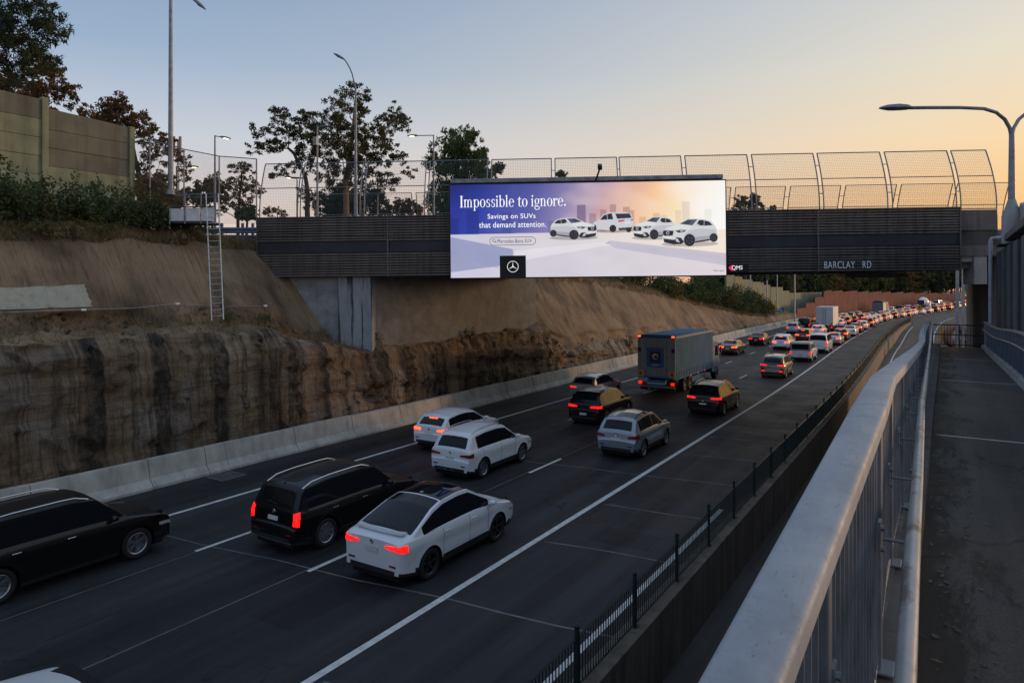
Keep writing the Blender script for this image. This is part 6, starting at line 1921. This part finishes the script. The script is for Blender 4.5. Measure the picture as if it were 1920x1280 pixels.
# large black suv, centre lane
t = veh('large_suv', 'large black suv with tall red tail lamps, roof rails and chrome side strip, centre lane', 'car', 14.15, -14.86)
A = suv_args(5.0, 1.76, 1.06, 1.08, .28)
out, w, zt, zr, patch = car(t, W=1.98, belt=1.10, wheels=(-1.42, 1.50), r=.385, windows=[(-1.98, -1.32), (-1.24, -.22), (-.14, .95)], body=PAINT['black'], clad=.36, roof_w=.77, tail=(.86, 1.07, .80, 1.10, .78, 1.14), plate_z=.84, rails=1, chrome=True, spokes=9, third=False, **A)
for sx in (1, -1): m = MB(); m.grid([[(sx * (w(y, .33) + .006), y, .36) for y in np.linspace(-.9, 1.0, 8)], [(sx * (w(y, .36) + .008), y, .40) for y in np.linspace(-.9, 1.0, 8)]]); m.build('side_strip', M_chrome, t)
patch('bumper_trim', lambda a_, b_, th: ((2 * a_ - 1) * .8, zr(.34 + .05 * b_) - .03 - max(0, th), .34 + .05 * b_), 6, 1, M_chrome, th=.02)

# black suv cut by the left frame edge
t = veh('large_suv', 'big black suv with pale roof rails partly cut off by the left edge', 'car', 8.05, -18.35)
A = suv_args(5.1, 1.80, 1.08, 1.10, .26)
car(t, W=2.0, belt=1.12, wheels=(-1.5, 1.55), r=.39, windows=[(-2.15, -1.35), (-1.27, -.22), (-.14, .95)], body=PAINT['black'], clad=.36, roof_w=.82, tail=(.8, 1.1, .82, 1.05, .8, 1.08), rails=1, chrome=True, spokes=6, **A)
# white car at the bottom edge, only its roof shows
t = veh('sedan_car', 'pale car at the bottom left corner of which only the roof shows', 'car', 3.35, -11.25)
A = dict(prof=sedan_prof(4.7, 1.47), glass=(-2.35 + .66, -2.35 + 1.45, 2.35 - 1.98, 2.35 - 1.22))
car(t, W=1.84, belt=.96, wheels=(-1.35, 1.38), r=.33, windows=[(-1.25, -.25), (-.17, .95)], body=PAINT['pearl'], roof_w=.72, tail=(.5, 1.15, .80, .93, .78, .95), wiper=False, **A)

# white mid-size suv
t = veh('suv_car', 'white suv with unlit dark red lamps and silver bumper trim, centre lane before the bridge', 'car', 21.75, -15.05)
A = suv_args(4.55, 1.68, 1.04, 1.05, .34)
out, w, zt, zr, patch = car(t, W=1.88, belt=1.06, wheels=(-1.32, 1.36), r=.36, windows=[(-1.62, -1.36), (-1.30, -.22), (-.14, .92)], body=PAINT['white'], clad=.40, roof_w=.72, tail=(.52, 1.20, .87, .93, .86, 1.0), lit=M_dim, plate_z=.74, rails=1, **A)
for k in (-1, 0, 1, 2): patch('bumper_trim', lambda a_, b_, th, k=k: (-.52 + k * .28 + .2 * a_, zr(.36 + .05 * b_) - .035 - max(0, th), .36 + .05 * b_), 2, 1, M_chrome, th=.01)

# white hatch braking in the left lane
t = veh('hatchback_car', 'white hatchback with glowing brake lights beside the barrier, left lane before the bridge', 'car', 24.6, -18.45)
A = suv_args(4.35, 1.52, 1.0, .98, .42)
car(t, W=1.80, belt=.98, wheels=(-1.27, 1.32), r=.33, windows=[(-1.62, -1.22), (-1.15, -.2), (-.12, .9)], body=PAINT['white'], clad=.25, roof_w=.74, tail=(.56, 1.22, .86, .94, .86, .98), lit=M_hot, plate_z=.70, **A)

# silver suv right lane
t = veh('suv_car', 'silver blue compact suv with unlit lamps and roof rails, right lane, middle of picture', 'car', 27.7, -11.22)
A = suv_args(4.42, 1.66, 1.05, 1.04, .36)
car(t, W=1.84, belt=1.05, wheels=(-1.30, 1.34), r=.355, windows=[(-1.58, -1.36), (-1.28, -.22), (-.14, .90)], body=mat('silver_blue_paint', (.30, .34, .39), .32, .55, coat=.8), clad=.42, roof_w=.71, tail=(.60, 1.24, .84, .93, .86, 1.02), lit=M_dim, plate_z=.74, rails=2, panroof=(-.6, .35), **A)

# black suv centre lane
t = veh('suv_car', 'black suv with bright red lamps reflecting the yellow sky, centre lane behind grey hatchback', 'car', 33.2, -15.35)
A = suv_args(4.65, 1.66, 1.02, 1.04, .40)
car(t, W=1.89, belt=1.05, wheels=(-1.36, 1.42), r=.365, windows=[(-1.66, -1.36), (-1.28, -.22), (-.14, .95)], body=PAINT['black'], clad=.25, roof_w=.71, tail=(.42, 1.20, .88, .97, .88, 1.02), plate_z=.52, rails=2, third=False, **A)

# light grey hatch left lane
t = veh('hatchback_car', 'light grey hatchback with lit lamps beside the barrier left of the blue truck', 'car', 39.3, -18.55)
A = suv_args(4.3, 1.56, 1.0, 1.0, .36)
car(t, W=1.80, belt=1.0, wheels=(-1.25, 1.3), r=.335, windows=[(-1.6, -1.25), (-1.18, -.2), (-.12, .88)], body=PAINT['silver'], clad=.25, roof_w=.71, tail=(.5, 1.2, .84, .90, .84, .95), plate_z=.68, third=False, **A)

# black wagon-suv right lane, right of the truck
t = veh('suv_car', 'black suv with thin red lamps and gold lit windows right behind the blue truck', 'car', 38.9, -11.0)
A = suv_args(4.7, 1.66, 1.05, 1.05, .34)
car(t, W=1.9, belt=1.08, wheels=(-1.38, 1.44), r=.37, windows=[(-1.72, -1.4), (-1.32, -.22), (-.14, .95)], body=PAINT['black'], clad=.25, roof_w=.73, tail=(.46, 1.20, .92, 1.0, .92, 1.05), plate_z=.62, rails=1, third=False, **A)

# grey suv further on
t = veh('suv_car', 'dark grey suv with lit lamps alone in the right lane beyond the blue truck', 'car', 57.0, -11.0)
A = suv_args(4.5, 1.68, 1.06, 1.05, .32)
car(t, W=1.86, belt=1.07, wheels=(-1.32, 1.36), r=.365, windows=[(-1.64, -1.4), (-1.32, -.22), (-.14, .92)], body=PAINT['grey'], clad=.5, roof_w=.73, tail=(.45, 1.2, .95, 1.02, .93, 1.06), plate_z=.84, rails=1, third=False, tail_extra=(((.70, .98, .48, .58, .48, .60), M_lit),), **A)

# ---- blue curtain-side truck
t = veh('delivery_truck', 'blue box truck with grey rear doors and square blue panel, under the bridge', 'truck', 48.4, -15.85)
M_tblue = mat('curtain_blue', (.05, .155, .30), .75, 0, var=.2, scale=.8, spec=.12); M_tgrey = mat('truck_door_grey', (.27, .28, .28), .6, .0, var=.15, scale=1.2, spec=.3); M_tb2 = mat('print_blue', (.015, .10, .26), .45); M_tdark = mat('print_dark', (.012, .012, .03), .5)
yr, yf = -5.8, 3.0
MB().box2((-1.25, yr + .02, 1.02), (1.25, yf, 3.80)).build('box_body', M_tblue, t, bevel=.03)
for x in (-1.19, 1.19): MB().box2((x - .08, yr - .05, .98), (x + .08, yr + .03, 3.84)).build('corner_post', M_tgrey, t, bevel=.02)
MB().box2((-1.27, yr - .06, 3.66), (1.27, yr + .05, 3.86)).build('header', M_tblue, t, bevel=.02)
for sx in (0, 1): 
    d = MB().box2((-1.1 + sx * 1.105, yr - .03, 1.15), (-.005 + sx * 1.105, yr + .02, 3.64)).build('rear_door', M_tgrey, t, bevel=.015)
    for xx in (-.75 + sx * 1.0, -.35 + sx * 1.0): MB().tube([(xx + .05, yr - .05, 1.2), (xx + .05, yr - .05, 3.6)], .014, 6).build('lock_rod', M_rim, d)
pan = MB().box2((-.62, yr - .085, 1.75), (.50, yr - .04, 3.02)).build('print_panel', M_tb2, t)
MB().box2((-.42, yr - .092, 2.05), (.32, yr - .084, 2.78)).build('print_square', M_tdark, pan)
MB().lathe([(-.095, .02), (-.097, .19), (-.09, .20)], 'y', 20, (-.05, yr, 2.45)).build('emblem', mat('print_pale', (.45, .48, .50), .5), pan)
MB().lathe([(-.099, .0), (-.100, .11), (-.094, .12)], 'y', 16, (.0, yr, 2.42)).build('emblem', M_tdark, pan)
MB().box2((-.30, yr - .093, 1.86), (.2, yr - .084, 1.92)).build('print_line', mat('print_pale', (.45, .48, .50), .5), pan)
for sx in (-1, 1):
    y = yr + .25
    while y < yf - .1:
        MB().box2((sx * 1.25, y, 1.02), (sx * 1.272, y + .05, 1.45)).build('curtain_strap', M_tblue, t); y += .55
    MB().box2((sx * 1.25, yr + .1, 3.62), (sx * 1.285, yf - .05, 3.78)).build('curtain_rail', M_tgrey, t, bevel=.01)
    MB().box2((sx * 1.25, yr + .1, .95), (sx * 1.285, yf - .05, 1.05)).build('side_rail', M_tblue, t)
    MB().box2((sx * 1.0, -2.2, .42), (sx * 1.22, 1.2, .82)).build('side_guard', M_tblue, t, bevel=.02)
    for zz, mm, h in ((.62, M_lit, .17),):
        MB().box2((sx * .98, yr - .07, zz), (sx * 1.2, yr + .02, zz + h)).build('tail_lamp', mm, t, bevel=.015)
    MB().box2((sx * .86, yr - .06, 1.12), (sx * 1.24, yr - .05, 1.52)).build('marker_plate', mat('marker_yellow', (.65, .42, .02), .5), t)
    MB().box2((sx * .97, yr - .068, 1.2), (sx * 1.15, yr - .06, 1.44)).build('marker_plate', mat('marker_red', (.5, .02, .015), .5), t)
    MB().box2((sx * 1.05, yr - .075, 3.70), (sx * 1.23, yr - .05, 3.79)).build('clearance_lamp', M_hot, t)
    MB().box2((sx * 1.02, yr - .065, 2.72), (sx * 1.24, yr - .05, 2.98)).build('vent', M_trim, t)
    for y in (-2.6, -.9, .7): MB().box2((sx * 1.275, y, .93), (sx * 1.292, y + .12, .99)).build('marker_lamp', M_lit, t)
    MB().box2((sx * .6, yr + .2, .2), (sx * 1.18, yr + .23, .72)).build('mud_flap', M_trim, t)
MB().box2((-.62, yr - .05, .52), (.62, yr + .1, .92)).build('tail_lift', mat('lift_blue', (.04, .16, .36), .5), t, bevel=.02)
MB().box2((-.62, yr - .075, .66), (.62, yr - .05, .74)).build('number_plate', M_plate, t)
MB().box2((-1.2, yr + .03, .42), (1.2, yr + .12, .52)).build('bumper_bar', M_tgrey, t, bevel=.02)
MB().box2((-.45, yr + .2, .55), (.45, 4.2, .95)).build('chassis', M_under, t)
cab = [(3.05, .55), (3.05, 2.75), (3.5, 2.95), (4.5, 2.85), (4.95, 1.95), (5.15, 1.1), (5.15, .45)]
MB().prism(cab, -1.2, 1.2, lambda u, v, d: (d, u, v)).build('cab', mat('cab_blue', (.03, .16, .28), .35, coat=.7), t, bevel=.06)
for sx in (-1, 1):
    MB().prism([(3.75, 1.75), (3.75, 2.5), (4.45, 2.5), (4.78, 1.75)], sx * 1.2, sx * 1.208, lambda u, v, d: (d, u, v)).build('side_window', M_glass, t)
    MB().box((sx * 1.38, 4.75, 2.15), (.12, .16, .5)).build('wing_mirror', M_trim, t, bevel=.03)
MB().add([(-1.1, 4.61, 2.7), (1.1, 4.61, 2.7), (1.1, 4.99, 1.95), (-1.1, 4.99, 1.95)], [(0, 1, 2, 3)]).build('windscreen', M_glass, t)
add_wheels(t, .48, .34, 1.06, (-3.6, -2.5, 4.1), 6, M_rimd)

# ---- reusable cars for the queue
def proto(kind, colour, lit, far=True):
    """fresh car body under an Empty; its pieces are then copied along the queue"""
    t = bpy.data.objects.new('proto', None); COL.objects.link(t)
    P_ = PAINT[colour]
    kw = dict(body=P_, lit=lit, far=far)
    if kind == 'suv':
        car(t, W=1.87, belt=1.06, wheels=(-1.32, 1.38), r=.36, windows=[(-1.66, -1.36), (-1.28, -.22), (-.14, .92)], clad=.42, roof_w=.72, tail=(.5, 1.2, .85, .95, .85, 1.02), rails=1, **suv_args(4.55, 1.69, 1.03, 1.04, .33), **kw)
    elif kind == 'hatchback':
        car(t, W=1.78, belt=.98, wheels=(-1.22, 1.28), r=.325, windows=[(-1.6, -1.22), (-1.15, -.2), (-.12, .86)], clad=.25, roof_w=.74, tail=(.55, 1.18, .80, .94, .80, .98), plate_z=.64, **suv_args(4.2, 1.50, .98, .97, .40), **kw)
    elif kind == 'sedan':
        car(t, W=1.83, belt=.95, wheels=(-1.38, 1.40), r=.33, windows=[(-1.25, -.25), (-.17, .95)], clad=.27, roof_w=.71, tail=(.5, 1.2, .76, .90, .76, .92), plate_z=.62, wiper=False, prof=sedan_prof(4.78, 1.45), glass=(-2.39 + .66, -2.39 + 1.45, 2.39 - 1.98, 2.39 - 1.22), third=1.42, **kw)
    elif kind == 'van':
        a, b = -2.6, 2.6
        pr = [(a + .06, .34), (a, .46), (a + .02, .8), (a + .06, 1.15), (a + .16, 1.86), (a + .26, 1.98), (a + 1.2, 2.02), (b - 1.5, 2.0), (b - 1.2, 1.92), (b - .42, 1.15), (b - .2, 1.0), (b - .03, .75), (b, .45), (b - .05, .3)]
        car(t, prof=pr, glass=(a + .085, a + .165, b - 1.2, b - .42), wide_rear=True, W=1.92, belt=1.16, wheels=(-1.45, 1.55), r=.35, windows=[(-2.2, -1.0), (-.9, .3), (.4, 1.6)], clad=.34, roof_w=.86, tail=(.88, 1.06, .78, 1.10, .78, 1.12), plate_z=.72, third=False, plan_r=.93, cap_w=.985, **kw)
    elif kind == 'ute':
        a, b = -2.6, 2.6
        pr = [(a + .06, .40), (a, .52), (a + .02, .9), (a + .04, 1.04), (a + 1.3, 1.06), (a + 1.75, 1.10), (a + 1.95, 1.66), (a + 2.2, 1.76), (b - 2.0, 1.74), (b - 1.8, 1.68), (b - 1.15, 1.14), (b - .4, 1.04), (b - .1, .9), (b, .5), (b - .05, .36)]
        car(t, prof=pr, glass=(a + 1.78, a + 1.96, b - 1.78, b - 1.12), W=1.86, belt=1.10, wheels=(-1.5, 1.55), r=.38, windows=[(-.62, .12), (.2, 1.15)], clad=.42, roof_w=.73, tail=(.88, 1.06, .72, .98, .72, .98), plate_z=.52, third=False, plan_r=.95, z_sill=.34, **kw)
    elif kind == 'wagon':
        car(t, W=1.84, belt=1.0, wheels=(-1.38, 1.40), r=.34, windows=[(-1.95, -1.36), (-1.28, -.22), (-.14, .95)], clad=.25, roof_w=.73, tail=(.5, 1.2, .80, .92, .80, .96), plate_z=.64, **suv_args(4.75, 1.52, 1.0, .98, .45), **kw)
    return t
PROTO = {}
def queue_car(kind, colour, label, s, lat, lit='hot', far=True, extra=None):
    L_ = {'hot': M_hot, 'lit': M_lit, 'dim': M_dim}[lit]
    key = (kind, far)
    nm = {'suv': 'suv_car', 'hatchback': 'hatchback_car', 'sedan': 'sedan_car', 'van': 'van', 'ute': 'utility_truck', 'wagon': 'wagon_car'}[kind]
    t = veh(nm, label, {'van': 'van', 'ute': 'pickup'}.get(kind, 'car'), s, lat, dh=random.uniform(-.008, .008))
    if key not in PROTO: PROTO[key] = proto(kind, 'white', M_lit, far)
    pr = PROTO[key]
    for ch in pr.children:
        c = ch.copy(); COL.objects.link(c); c.parent = t
        for g in ch.children:
            d = g.copy(); COL.objects.link(d); d.parent = c
        st = ch.name.split('.')[0]
        if st in ('body', 'door_handle', 'wing_mirror', 'aerial') and colour != 'white':
            c.material_slots[0].link = 'OBJECT'; c.material_slots[0].material = PAINT[colour]
        if st in ('tail_lamp', 'brake_light') and L_ is not M_lit:
            c.material_slots[0].link = 'OBJECT'; c.material_slots[0].material = L_
    return t
# individually recognisable cars between the bridge and the jam
queue_car('sedan', 'bronze', 'bronze sedan with lit brake lights in left lane just right of the blue truck', 73.5, -18.3, 'hot', False)
queue_car('sedan', 'black', 'black sedan with lit tail lamps alone in the left lane beyond the bronze sedan', 87, -18.2, 'lit', False)
u = queue_car('ute', 'white', 'white utility pickup with silver tray canopy behind the dark grey suv', 70.6, -10.9, 'lit', False)
MB().prism([(-2.5, 1.08), (-2.5, 1.72), (-2.35, 1.84), (-.95, 1.84), (-.8, 1.72), (-.8, 1.08)], -.90, .90, lambda a_, b_, d: (d, a_, b_)).build('canopy', mat('canopy_silver', (.34, .32, .28), .35, .6, var=.2), u, bevel=.04)
MB().box2((-.72, -2.515, 1.2), (.72, -2.5, 1.68)).build('canopy_window', M_glass, u)
for sx in (-1, 1): MB().box2((sx * .9, -2.2, 1.25), (sx * .912, -1.1, 1.68)).build('canopy_window', M_glass, u)
queue_car('van', 'white', 'white van with dark full width rear window leading the right lane queue', 81, -10.6, 'lit', False)
queue_car('suv', 'white', 'white suv with three lit brake lights at the tail of the centre lane queue', 82, -14.6, 'hot', False)
queue_car('suv', 'maroon', 'dark red suv with glaring brake lights in the centre lane ahead of the white suv', 95.5, -14.2, 'hot')
queue_car('suv', 'silver', 'silver suv with lit lamps at the tail of the left lane queue by the barrier', 112, -18.2, 'lit')
queue_car('van', 'black', 'black van standing tall in the left lane left of the white box truck', 121, -18.0, 'lit')
queue_car('hatchback', 'white', 'white hatchback with glaring brake lights right behind the white box truck', 109.5, -14.4, 'hot')
queue_car('sedan', 'silver', 'silver sedan with amber reflections in the right lane ahead of the white van', 92.5, -10.4, 'hot')
queue_car('hatchback', 'red', 'red hatchback with glaring brake lights in the right lane ahead of the silver sedan', 102, -10.5, 'hot')
queue_car('sedan', 'white', 'white sedan in the right lane just ahead of the red hatchback', 110.5, -10.3, 'dim')
queue_car('sedan', 'maroon', 'dark red sedan with bright brake lights ahead of the white sedan in right lane', 119.5, -10.4, 'hot')
queue_car('wagon', 'white', 'white wagon braking ahead of the dark red sedan in right lane', 128, -10.3, 'hot')
# white box truck
def box_truck(label, s, lat, w, h, l, m, name='box_truck', cabc=None, rear=True):
    t = veh(name, label, 'truck', s, lat)
    MB().box2((-w / 2, -l / 2, 1.0), (w / 2, l / 2, h)).build('box_body', m, t, bevel=.03)
    if rear:
        for sx in (-1, 1):
            d = MB().box2((min(sx * .03, sx * (w / 2 - .1)), -l / 2 - .04, 1.08), (max(sx * .03, sx * (w / 2 - .1)), -l / 2 - .005, h - .14)).build('rear_door', m, t, bevel=.01)
            MB().tube([(sx * .2, -l / 2 - .06, 1.1), (sx * .2, -l / 2 - .06, h - .2)], .02, 6).build('lock_rod', M_trim, d)
            MB().box2((sx * (w / 2 - .4), -l / 2 - .07, 1.1), (sx * (w / 2 - .08), -l / 2 - .045, 1.42)).build('marker_plate', mat('marker_orange', (.42, .12, .02), .5), t)
    for sx in (-1, 1): MB().box2((sx * (w / 2 - .32), -l / 2 - .03, .68), (sx * (w / 2 - .08), -l / 2 + .04, .84)).build('tail_lamp', M_lit, t)
    MB().box2((-w / 2 + .05, -l / 2 + .02, .5), (w / 2 - .05, -l / 2 + .1, .62)).build('bumper_bar', M_trim, t)
    MB().box2((-.45, -l / 2 + .1, .5), (.45, l / 2 + 1.6, 1.0)).build('chassis', M_under, t)
    MB().prism([(l / 2 + .1, .5), (l / 2 + .1, 2.6), (l / 2 + 1.3, 2.55), (l / 2 + 1.85, 1.6), (l / 2 + 1.95, .5)], -w / 2 + .08, w / 2 - .08, lambda a_, b_, d: (d, a_, b_)).build('cab', cabc or PAINT['white'], t, bevel=.06)
    add_wheels(t, .46, .34, w / 2 - .2, (-l / 2 + 1.2, l / 2 + .9), 6, M_rimd)
    return t
box_truck('white box truck with two tall rear doors standing high in the centre lane queue', 120, -14.7, 2.5, 3.95, 6.2, mat('truck_white', (.52, .53, .55), .45, .1, var=.12, scale=.7))
tp = box_truck('tipper truck with grey body and blue side panel halfway along the distant queue', 196, -16.6, 2.5, 3.3, 6.0, mat('tipper_grey', (.20, .21, .22), .5, .4), 'tipper_truck', PAINT['blue'], False)
MB().prism([(-1.2, 0), (-.9, .32), (0, .42), (.9, .32), (1.2, 0)], -2.9, 2.9, lambda a_, b_, d: (a_, d, 3.31 + b_)).build('load_cover', M_trim, tp)
MB().box2((1.255, .3, 1.4), (1.275, 2.9, 3.2)).build('side_panel', PAINT['blue'], tp)
mt = veh('mixer_truck', 'white concrete mixer truck with round drum in the distant queue', 'truck', 236, -14.6)
MB().lathe([(-2.7, .35), (-2.2, .95), (-.6, 1.42), (.8, 1.3), (1.7, .7), (1.8, .02)], 'y', 20, (0, 0, 2.55)).build('drum', PAINT['white'], mt, smooth=True)
MB().box2((-1.1, -2.9, .7), (1.1, 3.6, 1.05)).build('chassis', M_under, mt)
MB().box2((-.9, -3.1, 1.9), (.9, -2.5, 3.1)).build('hopper', PAINT['blue'], mt, bevel=.05)
MB().box2((-1.15, 2.0, .6), (1.15, 3.8, 2.8)).build('cab', PAINT['white'], mt, bevel=.08)
for sx in (-1, 1): MB().box2((sx * .85, -2.98, .75), (sx * 1.1, -2.9, .95)).build('tail_lamp', M_lit, mt)
add_wheels(mt, .5, .36, 1.0, (-2.0, -.9, 2.8), 6, M_rimd)
bs = veh('bus', 'orange and white bus with lit rear lights at the far end of the queue', 'bus', 288, -13.5)
MB().box2((-1.25, -6, .35), (1.25, 6, 3.3)).build('body', mat('bus_orange', (.45, .17, .05), .5), bs, bevel=.1)
MB().box2((-1.27, -6.03, 2.45), (1.27, 5.9, 2.75)).build('stripe', PAINT['white'], bs)
MB().box2((-1.0, -6.04, 1.7), (1.0, -6.0, 2.4)).build('rear_window', M_glass, bs)
for sx in (-1, 1):
    MB().box2((sx * .95, -6.05, .9), (sx * 1.2, -6.0, 1.2)).build('tail_lamp', M_hot, bs); MB().box2((sx * .6, -6.05, 2.9), (sx * 1.1, -6.0, 3.05)).build('tail_lamp', M_amber, bs)
    MB().box2((sx * 1.252, -5.5, 1.6), (sx * 1.262, 5.4, 2.4)).build('side_window', M_glass, bs)
add_wheels(bs, .5, .34, 1.05, (-3.4, 3.6), 6, M_rimd)
# the rest of the jam: three lanes of stop-go traffic
qr = random.Random(31)
ordn = ['first', 'second', 'third', 'fourth', 'fifth', 'sixth', 'seventh', 'eighth', 'ninth', 'tenth', 'eleventh', 'twelfth', 'thirteenth', 'fourteenth', 'fifteenth', 'sixteenth', 'seventeenth', 'eighteenth', 'nineteenth', 'twentieth', 'next to last', 'last', 'final', 'outermost', 'remotest']
cols_ = ['white'] * 5 + ['silver'] * 3 + ['grey'] * 2 + ['black'] * 2 + ['red'] * 2 + ['blue', 'maroon', 'dark grey', 'bronze', 'pearl']
kinds_ = ['suv'] * 4 + ['hatchback'] * 3 + ['sedan'] * 3 + ['wagon', 'van', 'ute']
for lane, lat, start, block in (('right', -10.3, 137, [(281, 296)]), ('centre', -14.2, 133, [(230, 243), (279, 297)]), ('left', -17.9, 129.5, [(190, 203), (279, 297)])):
    s = start; i = 0
    while s < 318:
        if any(a_ - 3 < s < b_ + 3 for a_, b_ in block): s += 2; continue
        k, c = qr.choice(kinds_), qr.choice(cols_)
        l = qr.choice(['hot', 'hot', 'hot', 'hot', 'lit', 'lit', 'dim'])
        nm = {'pearl': 'pale', 'white': 'white'}.get(c, c); kn = {'ute': 'pickup'}.get(k, k)
        queue_car(k, c, '%s %s %s, %s car of the %s lane jam' % (nm, kn, {'hot': 'braking brightly', 'lit': 'with lit tail lamps', 'dim': 'with unlit lamps'}[l], ordn[min(i, 24)], lane), s, lat + qr.uniform(-.25, .25), l)
        s += qr.uniform(7.0, 9.4); i += 1
for p in PROTO.values():
    for ch in list(p.children):
        for g in list(ch.children): bpy.data.objects.remove(g)
        bpy.data.objects.remove(ch)
    bpy.data.objects.remove(p)
